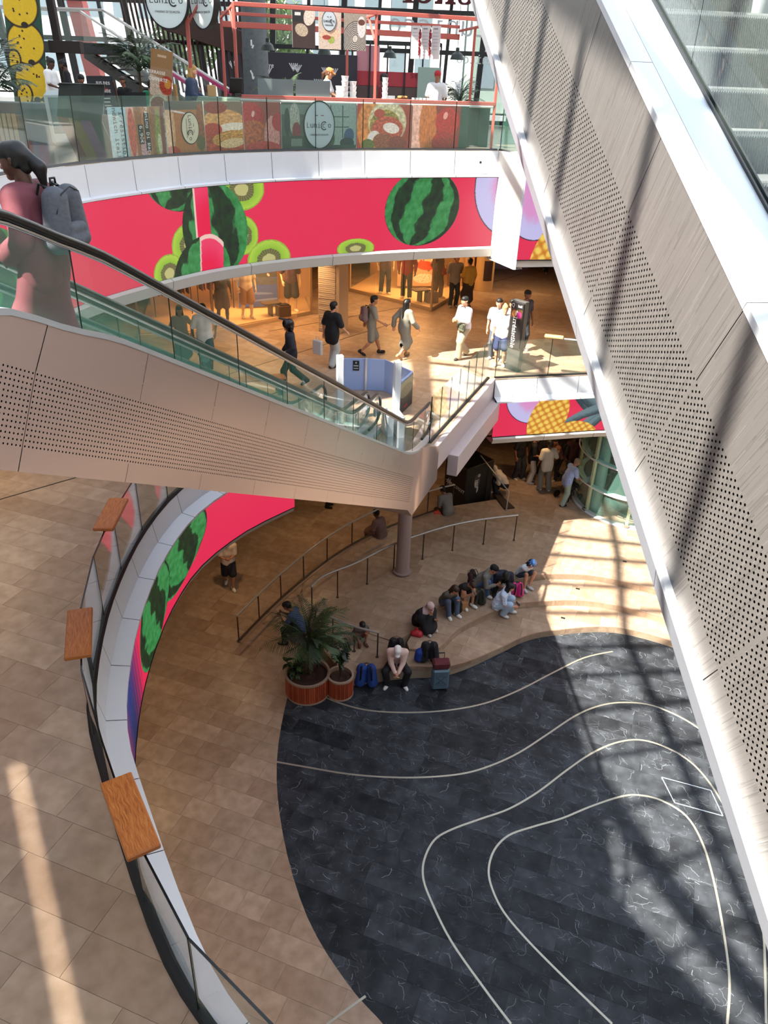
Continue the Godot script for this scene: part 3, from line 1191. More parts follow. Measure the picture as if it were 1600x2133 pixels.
func screens():
	# upper floor
	fascia("trim_upper_edge", CU, [[0.02, YU - 0.02], [0.05, 10.42], [0.17, 10.4], [0.17, 10.36]], 1.25, M.fascia)
	fascia("trim_upper_lip", CU, [[0.12, 8.55], [0.2, 8.5], [0.16, 8.28], [-0.25, 8.24]], 2.4, mat("lip", Color(0.72, 0.71, 0.69), 0.5))
	var Lu := length(CU)
	video_wall("long curved pink video wall with watermelons under the upper floor", CU, 8.55, 10.34, screen_image(1400, 170, LED_U), 0.1)
	var prow := V2([2.72, -22.85, 3.24, -21.35])
	var pm := mb()
	pm.rows([at_y(prow, YU), at_y(prow, 8.2)], false)
	pm.rows([at_y(V2([3.24, -21.35, 3.3, -21.36]), YU), at_y(V2([3.24, -21.35, 3.3, -21.36]), 8.2)], false)
	pm.rows([at_y(V2([2.6, -22.9, 3.24, -21.35]), 8.2), at_y(V2([3.4, -23.0, 3.5, -21.5]), 8.2)], false)
	struct("wall_prow", pm, M.fascia)
	var cu2 := V2([3.28, -21.42, 7.5, -22.45])
	fascia("trim_upper_edge", cu2, [[0.02, YU - 0.02], [0.04, 10.5]], 1.4, M.fascia)
	video_wall("short pink video wall with pineapple right of the white prow", cu2, 8.46, 10.48, screen_image(420, 200, LED_U2), 0.06)
	# middle floor
	fascia("trim_middle_edge", CM, [[0.05, YM - 0.01], [0.12, 5.08], [0.38, 5.03], [0.38, 4.99]], 1.15, M.fascia)
	video_wall("tall curved video wall with green watermelons below the left balcony", CM, 3.78, 4.98, screen_image(1024, 100, LED_M), 0.33)
	fascia("trim_middle_lip", CM, [[0.34, 3.76], [0.3, 3.66], [-0.2, 3.58]], 2.4, M.lip)
	var right := part_of(CMR, length(part_of(CMR, 0, 4.924)), length(CMR))
	fascia("trim_middle_edge", right, [[0.05, YM - 0.01], [0.1, 5.02], [0.34, 4.96], [0.34, 4.92]], 1.2, M.fascia)
	video_wall("small video wall with pineapple above the group by the lift", right, 3.9, 4.9, screen_image(700, 130, LED_M2), 0.28)
	fascia("trim_middle_lip", right, [[0.3, 3.88], [0.35, 3.84], [0.3, 3.7], [-0.2, 3.68]], 1.6, M.lip)
	# bridge side right of the escalator landing: a deep cheek and a second beam behind it
	var side := V2([1.12, -15.6, 2.89, -20.2])
	var bm := mb()
	bm.box(Vector3(1.98, 5.2, -17.95), Vector3(4.95, 0.62, 0.12), bas(Vector3(1.77, 0, -4.6), Vector3.UP), 0.01)
	tag(obj("trim_bridge_beam", bm, mat("mauve_panel", Color(0.74, 0.68, 0.68), 0.45)), "pale mauve edge beam under the bridge balustrade", "beam").set_meta("kind", "structure")
	var b2 := mb()
	b2.box(Vector3(2.3, 4.66, -18.3), Vector3(4.05, 0.54, 0.26), bas(Vector3(1.77, 0, -4.6), Vector3.UP), 0.01)
	tag(obj("trim_bridge_beam", b2, M.mauve_panel), "deep lower beam of the bridge set back beneath the edge beam", "beam").set_meta("kind", "structure")


# ---------------------------------------------------------------- glass balustrades
func balustrade(label: String, path: PackedVector2Array, y: float, h: float, step: float, out := 0.0, cap := true, group := ""):
	var L := length(path)
	var n := maxi(1, int(round(L / step)))
	var t := thing("glass_balustrade", label, "balustrade", Vector3.ZERO, 0.0, group)
	for i in n:
		var a: Vector2 = along(path, L * i / n + 0.006)[0]
		var b: Vector2 = along(path, L * (i + 1) / n - 0.006)[0]
		var d := Vector3(b.x - a.x, 0, b.y - a.y)
		var c := Vector3((a.x + b.x) / 2, y + h / 2, (a.y + b.y) / 2)
		var m := mb()
		m.box(c, Vector3(d.length(), h, 0.016), bas(d, Vector3.UP))
		obj("pane", m, M.glass, t)
		var e := mb()
		e.box(Vector3(a.x, y + h / 2, a.y), Vector3(0.014, h, 0.02), bas(d, Vector3.UP))
		obj("joint", e, M.glass_edge, t)
		if cap:
			var k := mb()
			k.box(c + Vector3.UP * (h / 2 + 0.006), Vector3(d.length(), 0.012, 0.02), bas(d, Vector3.UP))
			obj("edge_strip", k, M.glass_edge, t)
	var s := mb()
	s.rows([at_y(offset(path, -0.06), y), at_y(offset(path, -0.03), y + 0.035), at_y(offset(path, 0.03), y + 0.035), at_y(offset(path, 0.06), y - 0.02)])
	obj("channel", s, M.dark_metal, t)
	return t


func plank(label: String, path: PackedVector2Array, s: float, y: float, l: float, w := 0.3):
	var q := along(path, s)
	var t := thing("leaning_board", label, "leaning board", Vector3(q[0].x, y, q[0].y), atan2(-q[1].y, q[1].x), "wooden leaning boards on the balcony glass")
	var m := mb()
	m.box(Vector3(0, 0.035, 0.02), Vector3(l, 0.06, w), Basis.IDENTITY, 0.012)
	obj("board", m, M.wood, t)
	for x in [-l * 0.35, l * 0.35]:
		var b := mb()
		b.box(Vector3(x, -0.03, 0), Vector3(0.06, 0.08, 0.05), Basis.IDENTITY, 0.005)
		obj("bracket", b, M.dark_metal, t)


func balustrades():
	balustrade("curved glass balustrade with dark top edge along the left balcony", CM, YM, 1.05, 1.25)
	plank("nearest wooden leaning board, on the balcony glass over the white ledge", CM, 3.82, YM + 1.08, 0.95)
	plank("upright-looking middle wooden leaning board on the balcony glass", CM, 6.76, YM + 1.08, 0.95)
	plank("farthest wooden leaning board on the balcony glass, below the escalator", CM, 9.7, YM + 1.08, 0.95)
	balustrade("glass balustrade of the bridge beside the escalator landing", V2([0.95, -15.78, 2.72, -20.28]), YM, 1.1, 0.72, 0, false)
	balustrade("glass balustrade over the pineapple screen behind the sign totem", V2([2.9, -20.3, 5.8, -21.0, 9, -21.6]), YM, 1.05, 1.45, 0, false)
	balustrade("long glass balustrade in front of the food stalls", offset(CU, -0.1), YU, 1.12, 1.28, 0, false)
	balustrade("short glass balustrade right of the food stall, over the prow", V2([2.75, -22.9, 3.2, -21.6, 7.4, -22.6]), YU, 1.12, 1.4, 0, false)
	var t := thing("leaning_board", "short pale leaning board on the glass behind the totem", "leaning board", Vector3(4.45, YM + 1.08, -20.68), -0.24)
	var m := mb()
	m.box(Vector3(0, 0.03, 0), Vector3(0.5, 0.05, 0.2), Basis.IDENTITY, 0.01)
	obj("board", m, mat("pale_wood", Color(0.8, 0.66, 0.42), 0.5), t)
	var r := mb()
	r.box(Vector3(0.55, 0.0, 0), Vector3(1.6, 0.03, 0.04))
	obj("rail", r, M.alu, t)


const LED_U := [
	["kiwi", 866, 11, 46, 44], ["kiwi", 750, 112, 40, 46], ["kiwi", 700, 160, 36, 40], ["kiwi", 866, 108, 30, 42], ["kiwi", 916, 168, 46, 46], ["kiwi", 1100, 160, 40, 24],
	["melon", 739, -30, 78, 70, 0.5, 5.5],
	["melon", 806, 88, 68, 100, -0.1, 4.0], ["flesh", 800, 75, 66, 100, 0.0, -0.52, -0.04, -1.0],
	["melon", 770, 182, 62, 86, 0.25, 4.0], ["flesh", 786, 186, 52, 92, 0.06, -0.35, 0.62, -1.0],
	["melon", 330, 90, 80, 90, 0.2, 5.0], ["kiwi", 430, 150, 44, 46], ["kiwi", 230, 30, 44, 46],
	["melon", 1240, 70, 79, 92, 0.25, 6.5], ["orb", 1440, 18, 90, 130]]
const LED_U2 := [["orb", 40, 40, 90, 112], ["pine", 118, 210, 82, 130, 0.25, 34.0], ["leaf", 300, 60, 120, 30, -0.5], ["leaf", 320, 120, 120, 30, -0.2]]
const LED_M := [
	["rays", 500, 50, 74, 160], ["melon", 765, 30, 78, 54, -0.35, 5.0], ["melon", 650, 46, 76, 56, -0.45, 5.0],
	["melon", 200, 50, 80, 56, 0.2, 5.0], ["kiwi", 60, 40, 40, 44]]
const LED_M2 := [["orb", 128, -22, 96, 108], ["leaf", 300, 10, 90, 22, 0.9], ["leaf", 330, 20, 90, 22, 0.7], ["leaf", 300, 62, 80, 16, -0.5], ["leaf", 340, 80, 84, 17, -0.7], ["leaf", 345, 50, 84, 15, -0.35], ["leaf", 330, 112, 80, 16, -0.8],
	["pine", 182, 70, 64, 110, 0.28, 30.0], ["pine", 290, 132, 70, 44, 0.2, 26.0], ["kiwi", 500, 60, 44, 50], ["melon", 610, 60, 60, 60, 0.3, 5.0]]


# ---------------------------------------------------------------- escalators
func perf(m: MB, o: Vector3, e1: Vector3, e2: Vector3, nu: int, nv: int, pu: float, pv: float, r: float, depth: float, stagger := false):
	# a field of punched holes: each cell is a square of sheet round an eight-sided hole with its own edge
	var nn := e1.cross(e2).normalized()
	var q := []
	for k in 8:
		var a := TAU * (k + 0.5) / 8
		q.append(e1 * cos(a) * r + e2 * sin(a) * r)
	for j in nv:
		var sh := pu * 0.5 if stagger and j % 2 == 1 else 0.0
		var w := nu if sh == 0.0 else nu - 1
		if sh > 0:
			for side in 2:
				var s0 := o + e2 * (pv * j) + e1 * (0.0 if side == 0 else pu * (nu - 0.5))
				m.quad(s0, s0 + e1 * sh, s0 + e1 * sh + e2 * pv, s0 + e2 * pv)
		for i in w:
			var c := o + e1 * (pu * (i + 0.5) + sh) + e2 * (pv * (j + 0.5))
			var k0 := m.v.size()
			var u := e1 * pu * 0.5
			var w2 := e2 * pv * 0.5
			m.v.append_array([c + u + w2, c - u + w2, c - u - w2, c + u - w2])
			for k in 8:
				m.v.append(c + q[k])
			for k in 12:
				m.n.append(nn)
				m.uv.append(Vector2((m.v[k0 + k] - o).dot(e1), (m.v[k0 + k] - o).dot(e2)))
			# corners 0..3 lie between the hole's points 0-1, 2-3 ... ; sides between
			for k in 4:
				var a := k0 + 4 + k * 2
				var b := k0 + 4 + k * 2 + 1
				var c2 := k0 + 4 + (k * 2 + 2) % 8
				m.ix.append_array([k0 + k, a, b, k0 + k, b, k0 + (k + 1) % 4, k0 + (k + 1) % 4, b, c2])
			var d := nn * -depth
			for k in 8:
				var h := m.v.size()
				var a3: Vector3 = c + q[k]
				var b3: Vector3 = c + q[(k + 1) % 8]
				m.v.append_array([a3, b3, b3 + d, a3 + d])
				var wn := -(q[k] + q[(k + 1) % 8] as Vector3).normalized()
				for t in 4:
					m.n.append(wn)
					m.uv.append(Vector2.ZERO)
				m.ix.append_array([h, h + 1, h + 2, h, h + 2, h + 3])


func step_mesh(w: float, rise: float) -> MB:
	# one ribbed escalator step: curved grooved riser, grooved tread, toothed edge; local +x across, -z up the stairs, origin at the nose
	var m := mb()
	var n := int(w / 0.016)
	var p := w / n
	var prof := []   # riser profile, from the nose down
	for k in 6:
		var t := k / 5.0
		prof.append(Vector2(-0.035 * sin(t * PI * 0.5) - 0.012, -0.012 - t * (rise + 0.02)))
	for i in n:
		var x0 := -w / 2 + p * i
		var x1 := x0 + p * 0.55
		var x2 := x0 + p
		for k in 5:
			var a: Vector2 = prof[k]
			var b: Vector2 = prof[k + 1]
			m.quad(Vector3(x0, b.y, -b.x - 0.02 + 0.006), Vector3(x1, b.y, -b.x - 0.02 + 0.006), Vector3(x1, a.y, -a.x - 0.02 + 0.006), Vector3(x0, a.y, -a.x - 0.02 + 0.006))
			m.quad(Vector3(x1, b.y, -b.x - 0.028), Vector3(x2, b.y, -b.x - 0.028), Vector3(x2, a.y, -a.x - 0.028), Vector3(x1, a.y, -a.x - 0.028))
	return m


func tread_mesh(w: float, rise: float) -> MB:
	var m := mb()
	var n := int(w / 0.016)
	var p := w / n
	for i in n:
		var x0 := -w / 2 + p * i
		m.box(Vector3(x0 + p * 0.27, -0.006, -0.2), Vector3(p * 0.5, 0.013, 0.41))
		m.box(Vector3(x0 + p * 0.27, -0.02, -0.004), Vector3(p * 0.45, 0.035, 0.012))
	m.box(Vector3(0, -0.018, -0.2), Vector3(w, 0.012, 0.4))
	return m


func smax(a: float, b: float, k: float) -> float:
	var h := maxf(k - absf(a - b), 0.0) / k
	return maxf(a, b) + h * h * k * 0.25


func fl1(s: float) -> float:   # walking line of the descending escalators along their way
	var y := YM + SLOPE * (-0.65 - s)
	return smax(YM, -smax(-YU, -y, 0.5), 0.5)


func escalator_down(label: String, P: Vector3, az: float, w: float, punched: bool):
	var D := dirv(az)
	var R := Vector3(cos(deg_to_rad(az)), 0, sin(deg_to_rad(az)))
	var th := atan(SLOPE)
	var e1 := -D * cos(th) + Vector3.UP * sin(th)
	var e2 := -D * sin(th) - Vector3.UP * cos(th)
	var pt := func(s: float, lat: float, y: float) -> Vector3: return Vector3(P.x, y, P.z) + D * s + R * lat
	var tl := func(s: float) -> float: return fl1(s) + 0.08 + 0.16 * smoothstep(-10.3, -11.2, s)
	var t := thing("escalator", label, "escalator")
	var T0: Vector3 = pt.call(0.0, 0.0, YM + SLOPE * -0.65 + 0.08)
	var H := 1.165
	var pitch := 0.04
	# cladding of the near side
	var skin: Material = M.steel
	for k in 9:
		var u0 := 0.63 + 1.28 * k
		var m := mb()
		var top := PackedVector3Array()
		var b1 := PackedVector3Array()
		var c1 := PackedVector3Array()
		var c2 := PackedVector3Array()
		for i in 9:
			var u := u0 + 0.003 + (1.274) * i / 8.0
			var q := T0 + e1 * u
			var s := -u * cos(th)
			var up: float = tl.call(s) - (YM + SLOPE * (-0.65 - s) + 0.08)
			top.append(q + Vector3.UP * up)
			b1.append(q + e2 * 0.44)
			c1.append(q + e2 * 1.0)
			c2.append(q + e2 * H)
		m.rows([top, b1], false)
		if punched:
			perf(m, T0 + e1 * u0 + e2 * 0.44, e1, e2, 32, 14, pitch, pitch, 0.0082, 0.012)
		else:
			m.rows([b1, c1], false)
		m.rows([c1, c2], false)
		obj("side_panel", m, skin, t)
	var fm := mb()   # the level end at the top
	var qa := T0 + e1 * 12.156
	var s1 := -11.6
	if punched:
		perf(fm, qa + e2 * 0.44, e1, e2, 14, 14, pitch, pitch, 0.0082, 0.012)
	else:
		fm.quad(qa + e2 * 0.44, qa + e1 * 0.56 + e2 * 0.44, qa + e1 * 0.56 + e2, qa + e2)
	var qb := qa + e1 * 0.56
	fm.quad(qa + e2 * H, qb + e2 * H, qb + e2, qa + e2)
	var up3 := PackedVector3Array()
	var lo3 := PackedVector3Array()
	for i in 6:
		var q6 := qa + e1 * 0.112 * i
		lo3.append(q6 + e2 * 0.44)
		up3.append(pt.call(-(12.156 + 0.112 * i) * cos(th), 0, tl.call(-(12.156 + 0.112 * i) * cos(th))))
	fm.rows([up3, lo3], false)
	var yt: float = tl.call(s1)
	var ladd: Array = [[up3[5], qb + e2 * 0.44, qb + e2 * 1.0, qb + e2 * H], []]
	for v in [0.0, 0.47, 1.03, 1.19]:
		ladd[1].append(pt.call(s1, 0.0, yt - v))
	for i in 3:
		fm.quad(ladd[0][i + 1], ladd[1][i + 1], ladd[1][i], ladd[0][i])
	if punched:
		perf(fm, pt.call(s1, 0.0, yt - 0.47), -D, Vector3.DOWN, 45, 14, pitch, pitch, 0.0082, 0.012)
	else:
		fm.quad(pt.call(s1, 0, yt - 1.03), pt.call(-13.1, 0, yt - 1.03), pt.call(-13.1, 0, yt - 0.47), pt.call(s1, 0, yt - 0.47))
	fm.quad(pt.call(s1, 0, yt - 0.47), pt.call(-13.1, 0, yt - 0.47), pt.call(-13.1, 0, yt), pt.call(s1, 0, yt))
	fm.quad(pt.call(s1, 0, yt - 1.19), pt.call(-13.1, 0, yt - 1.19), pt.call(-13.1, 0, yt - 1.03), pt.call(s1, 0, yt - 1.03))
	obj("side_panel", fm, skin, t)
	# rounded nose where the cladding turns the corner
	var nose := mb()
	var plan_n := V2([])
	var a_n: Vector3 = T0 + e1 * 0.63
	var pts := [Vector2(-0.55, 0.0), Vector2(-0.4, 0.0), Vector2(-0.27, 0.015), Vector2(-0.16, 0.06), Vector2(-0.07, 0.14), Vector2(-0.02, 0.24), Vector2(0.0, 0.32)]
	var nt := PackedVector3Array()
	var nb := PackedVector3Array()
	for q in pts:
		nt.append(pt.call(q.x, q.y, tl.call(q.x)))
		nb.append(pt.call(q.x - 0.2 * smoothstep(0.3, 0.0, q.y), q.y, 4.17 + 1.9 * q.y))
	nose.rows([nt, nb], true)
	var bq := PackedVector3Array([a_n + Vector3.UP * 0.02, a_n + e2 * H])
	nose.quad(nt[0], a_n + Vector3.UP * (tl.call(-0.55) - (YM + SLOPE * (-0.65 + 0.55) + 0.08)), bq[1], nb[0])
	nose.quad(nb[0], bq[1], bq[1] - R * w, nb[0] - R * w)
	obj("nose_panel", nose, skin, t)
	# soffit, back sheet behind the holes
	var sof := mb()
	var q0 := T0 + e1 * 0.63 + e2 * H
	var q1 := T0 + e1 * 12.3 + e2 * H
	sof.quad(q0, q0 - R * w, q1 - R * w, q1)
	sof.quad(q0 - R * w, q0 - R * w - e2 * 1.1, q1 - R * w - e2 * 1.1, q1 - R * w)
	obj("soffit", sof, skin, t)
	var inner := mb()
	inner.quad(T0 + e1 * 0.2 - R * 0.12 + e2 * 0.3, T0 + e1 * 12.3 - R * 0.12 + e2 * 0.3, T0 + e1 * 12.3 - R * 0.12 + e2 * 1.1, T0 + e1 * 0.2 - R * 0.12 + e2 * 1.1)
	obj("truss_lining", inner, M.black, t)
	# steps, floor plates
	var sm := step_mesh(w - 0.34, 0.2208).mesh()
	var tm := tread_mesh(w - 0.34, 0.2208).mesh()
	for k in 26:
		var s := -1.0 - 0.4 * k
		var o := MeshInstance3D.new()
		o.name = numbered(t, "step")
		o.mesh = sm
		o.material_override = mat("step_riser", Color(0.17, 0.18, 0.18), 0.4, 0.6)
		t.add_child(o)
		o.position = pt.call(s, -w / 2, fl1(s) - 0.04)
		o.rotation.y = PI - deg_to_rad(az)
		var tr := MeshInstance3D.new()
		tr.name = "tread"
		tr.mesh = tm
		tr.material_override = mat("step_tread", Color(0.62, 0.64, 0.64), 0.4, 0.6)
		o.add_child(tr)
	for e in [[-0.62, 0.9, YM], [-12.6, -10.95, YU]]:
		var m := mb()
		m.box(pt.call((e[0] + e[1]) / 2, -w / 2, e[2] + 0.012), Vector3(w - 0.3, 0.02, e[1] - e[0]), bas(R, Vector3.UP))
		obj("floor_plate", m, M.chrome, t)
	var ym := mb()
	ym.box(pt.call(-0.68, -w / 2, YM + 0.026), Vector3(w - 0.34, 0.012, 0.14), bas(R, Vector3.UP))
	obj("comb_marking", ym, hexm("c9cc3a", 0.5), t)
	# the two sides: trim, inner skirt, glass, handrail
	for side in [0.0, -w]:
		var inw := -1.0 if side == 0.0 else 1.0
		var cap := mb()
		var rows3 := [PackedVector3Array(), PackedVector3Array(), PackedVector3Array(), PackedVector3Array()]
		var sk := [PackedVector3Array(), PackedVector3Array()]
		for i in 61:
			var s := -13.0 + 13.5 * i / 60.0
			var y: float = tl.call(s)
			rows3[0].append(pt.call(s, side - inw * 0.006, y - 0.035))
			rows3[1].append(pt.call(s, side - inw * 0.006, y + 0.012))
			rows3[2].append(pt.call(s, side + inw * 0.14, y + 0.012))
			rows3[3].append(pt.call(s, side + inw * 0.15, y - 0.3))
		cap.rows([rows3[0], rows3[1]], true)
		cap.rows([rows3[1], rows3[2]], true)
		cap.rows([rows3[2], rows3[3]], true)
		obj("deck", cap, M.alu, t)
		var lat: float = side + inw * 0.06
		var hl := func(s: float) -> float: return fl1(s) + 0.74 + 0.19 * smoothstep(-1.4, -0.2, s) + 0.12 * smoothstep(-10.2, -11.2, s)
		for k in 11:
			var s0 := -12.6 + 1.18 * k + 0.005
			var m := mb()
			var g0 := [PackedVector3Array(), PackedVector3Array()]
			for i in 7:
				var s := s0 + 1.17 * i / 6.0
				g0[0].append(pt.call(s, lat, tl.call(s)))
				g0[1].append(pt.call(s, lat, hl.call(s) - 0.03))
			m.rows(g0, true)
			obj("glass_pane", m, M.esc_glass, t)
			var e := mb()
			e.tube([pt.call(s0 - 0.005, lat, tl.call(s0)), pt.call(s0 - 0.005, lat, hl.call(s0) - 0.03)], 0.006, 5)
			obj("pane_joint", e, M.glass_edge, t)
		var rp := []
		for i in 58:
			var s := -12.6 + 12.9 * i / 57.0
			rp.append(pt.call(s, lat, hl.call(s)))
		var yc: float = hl.call(0.3) - 0.34
		for i in range(1, 13):
			var a := PI / 2 - PI * i / 12.0
			rp.append(pt.call(0.3 + cos(a) * 0.34, lat, yc + sin(a) * 0.34))
		rp.append(pt.call(-0.1, lat, yc - 0.34))
		var hr_m := mb()
		hr_m.tube(rp, 0.034, 10)
		obj("handrail", hr_m, M.rubber, t)
		var lo := []
		for q in rp:
			lo.append(q - Vector3.UP * 0.0)
		var gm := mb()
		var np := []
		for i in 15:   # glass disc of the newel
			var a := PI / 2 - PI * i / 14.0
			np.append(pt.call(0.3 + cos(a) * 0.31, lat, yc + sin(a) * 0.31))
		for i in 14:
			gm.tri(pt.call(0.3, lat, yc), np[i], np[i + 1])
		obj("newel_glass", gm, M.glass, t)
		var al := mb()
		var ap := []
		for i in 58:
			var s := -12.6 + 12.9 * i / 57.0
			ap.append(pt.call(s, lat, hl.call(s) - 0.05))
		al.tube(ap, 0.018, 6)
		obj("handrail_guide", al, M.chrome, t)
		for i in 3:
			var pl := mb()   # round service plates on the newel
			pl.lathe(Vector3.ZERO, [Vector2(0.0, 0.0), Vector2([0.17, 0.13, 0.05][i], 0.0), Vector2([0.17, 0.13, 0.05][i], 0.012)], 20)
			if i == 0:
				obj("newel_ring", pl, M.chrome, t, Transform3D(bas(D, R), pt.call(0.3, lat + 0.012, yc)))


func fl2(s: float) -> float:
	return 12.6 + 0.027 + 0.565 * (s - 5.11)


func escalator_up():
	var az := -9.18
	var D := dirv(az)
	var R := Vector3(cos(deg_to_rad(az)), 0, sin(deg_to_rad(az)))
	var P := R * 2.15
	var th := atan(0.565)
	var e1 := D * cos(th) + Vector3.UP * sin(th)
	var e2 := D * sin(th) - Vector3.UP * cos(th)
	var T0 := P + Vector3.UP * (12.6 - 0.054 - 0.565 * 4.61)
	var t := thing("escalator", "large near steel escalator with punched side panels rising away on the right", "escalator")
	for k in range(-6, 11):
		var u0 := 1.1 + 1.3 * k
		var m := mb()
		var q := T0 + e1 * (u0 + 0.003)
		var r := T0 + e1 * (u0 + 1.297)
		var uv_a := Vector2(0, 0)
		m.quad(q + e2 * 0.52, r + e2 * 0.52, r, q, Vector2(0, 0.52), Vector2(1.3, 0.52), Vector2(1.3, 0), uv_a)
		if k >= 0 and k < 7:
			perf(m, T0 + e1 * u0 + e2 * 0.52, e1, e2, 29, 28, 1.3 / 29, 0.67 / 28, 0.0078, 0.011, true)
		else:
			m.quad(q + e2 * 1.19, r + e2 * 1.19, r + e2 * 0.52, q + e2 * 0.52)
		m.quad(q + e2 * 1.37, r + e2 * 1.37, r + e2 * 1.19, q + e2 * 1.19, Vector2(0, 1.37), Vector2(1.3, 1.37), Vector2(1.3, 1.19), Vector2(0, 1.19))
		obj("side_panel", m, M.brushed, t)
	var w := 1.0
	var u_lo := -6.7
	var u_hi := 15.5
	# lower flange: a lip that catches the light and a plain outer face below it
	var fg := mb()
	var f := func(v: float, out: float, u: float) -> Vector3: return T0 + e1 * u + e2 * v - R * out
	for s in [[1.355, 0.0, 1.345, 0.05], [1.345, 0.05, 1.365, 0.056]]:
		fg.quad(f.call(s[0], s[1], u_lo), f.call(s[0], s[1], u_hi), f.call(s[2], s[3], u_hi), f.call(s[2], s[3], u_lo))
	obj("flange_lip", fg, M.white_metal, t)
	for k in range(-3, 8):
		var ff := mb()
		var ua := 1.1 + 1.95 * k + 0.003
		ff.quad(f.call(1.365, 0.056, ua), f.call(1.365, 0.056, ua + 1.944), f.call(1.6, -0.03, ua + 1.944), f.call(1.6, -0.03, ua))
		ff.quad(f.call(1.6, -0.03, ua), f.call(1.6, -0.03, ua + 1.944), f.call(1.62, -0.1, ua + 1.944), f.call(1.62, -0.1, ua))
		obj("flange_panel", ff, mat("flange", Color(0.72, 0.74, 0.79), 0.38, 0.25), t)
	var sof := mb()
	sof.quad(f.call(1.62, -0.1, u_lo), f.call(1.62, -0.1, u_hi), f.call(1.62, -1.9, u_hi), f.call(1.62, -1.9, u_lo))
	sof.quad(f.call(0, -1.9, u_lo), f.call(0, -1.9, u_hi), f.call(1.62, -1.9, u_hi), f.call(1.62, -1.9, u_lo))
	obj("soffit", sof, M.steel, t)
	var lin := mb()
	lin.quad(f.call(0.1, -0.12, u_lo), f.call(0.1, -0.12, u_hi), f.call(1.3, -0.12, u_hi), f.call(1.3, -0.12, u_lo))
	obj("truss_lining", lin, M.dark_metal, t)
	# decks beside the glass
	for sd in [0, 1]:
		var o0 := 0.0 if sd == 0 else -1.9
		var sg := -1.0 if sd == 0 else 1.0
		for k in range(-3, 8):
			var d1 := mb()
			var ua := 1.75 + 1.95 * k + 0.002
			d1.quad(f.call(0.03, o0 - sg * 0.008, ua), f.call(0.03, o0 - sg * 0.008, ua + 1.946), f.call(-0.01, o0 - sg * 0.008, ua + 1.946), f.call(-0.01, o0 - sg * 0.008, ua))
			d1.quad(f.call(-0.01, o0 - sg * 0.008, ua), f.call(-0.01, o0 - sg * 0.008, ua + 1.946), f.call(-0.01, o0 + sg * 0.125, ua + 1.946), f.call(-0.01, o0 + sg * 0.125, ua))
			obj("outer_deck", d1, M.white_metal, t)
		var d2 := mb()
		d2.quad(f.call(-0.008, o0 + sg * 0.129, u_lo), f.call(-0.008, o0 + sg * 0.129, u_hi), f.call(0.0, o0 + sg * 0.345, u_hi), f.call(0.0, o0 + sg * 0.345, u_lo))
		obj("brushed_deck", d2, mat("deck_metal", Color(0.74, 0.78, 0.82), 0.4, 0.5), t)
		var gk := mb()
		for x in [0.352, 0.385]:
			gk.box(f.call(0.0, o0 + sg * x, (u_lo + u_hi) / 2), Vector3(u_hi - u_lo, 0.03, 0.012), bas(e1, -e2))
		obj("glass_gasket", gk, M.rubber, t)
		var d3 := mb()
		d3.quad(f.call(0.0, o0 + sg * 0.39, u_lo), f.call(0.0, o0 + sg * 0.39, u_hi), f.call(0.05, o0 + sg * 0.45, u_hi), f.call(0.05, o0 + sg * 0.45, u_lo))
		d3.quad(f.call(0.05, o0 + sg * 0.45, u_lo), f.call(0.05, o0 + sg * 0.45, u_hi), f.call(0.4, o0 + sg * 0.452, u_hi), f.call(0.4, o0 + sg * 0.452, u_lo))
		obj("skirt", d3, M.alu, t)
		for k in range(-3, 8):
			var g := mb()
			var ua := 1.75 + 1.95 * k + 0.004
			g.quad(f.call(0, o0 + sg * 0.368, ua), f.call(0, o0 + sg * 0.368, ua + 1.942), f.call(0, o0 + sg * 0.368, ua + 1.942) + Vector3.UP * 1.1, f.call(0, o0 + sg * 0.368, ua) + Vector3.UP * 1.1)
			obj("glass_pane", g, M.clear_glass, t)
		var h := mb()
		h.tube([f.call(0, o0 + sg * 0.368, u_lo) + Vector3.UP * 1.13, f.call(0, o0 + sg * 0.368, u_hi) + Vector3.UP * 1.13], 0.04, 10)
		obj("handrail", h, M.rubber, t)
	var sm := step_mesh(w, 0.226).mesh()
	var tm := tread_mesh(w, 0.226).mesh()
	for k in 30:
		var s := 0.3 + 0.4 * k
		var o := MeshInstance3D.new()
		o.name = numbered(t, "step")
		o.mesh = sm
		o.material_override = M.step_riser
		t.add_child(o)
		o.position = P + D * s + R * 0.95 + Vector3.UP * fl2(s)
		o.rotation.y = -deg_to_rad(az)
		var tr := MeshInstance3D.new()
		tr.name = "tread"
		tr.mesh = tm
		tr.material_override = M.step_tread
		o.add_child(tr)


func escalators():
	var R := Vector3(cos(deg_to_rad(18.0)), 0, sin(deg_to_rad(18.0)))
	escalator_down("long escalator with punched steel side descending away to the middle-floor landing", Vector3(0.85, 0, -15.5), 18.0, 1.35, true)
	escalator_down("second escalator running parallel behind the punched steel one", Vector3(0.85, 0, -15.5) - R * 1.5, 18.0, 1.2, false)
	escalator_up()


# ---------------------------------------------------------------- lettering and flat print
func text(parent: Node, called: String, s: String, size: float, m: Material, T: Transform3D, font := "Droid Sans", bold := false, depth := 0.004) -> MeshInstance3D:
	var t := TextMesh.new()
	t.text = s
	var f := SystemFont.new()
	f.font_names = PackedStringArray([font])
	if bold:
		f.font_weight = 700
	t.font = f
	t.font_size = 48
	t.pixel_size = size / 48.0
	t.depth = depth
	t.curve_step = 2.0
	return obj(called, t, m, parent, T)


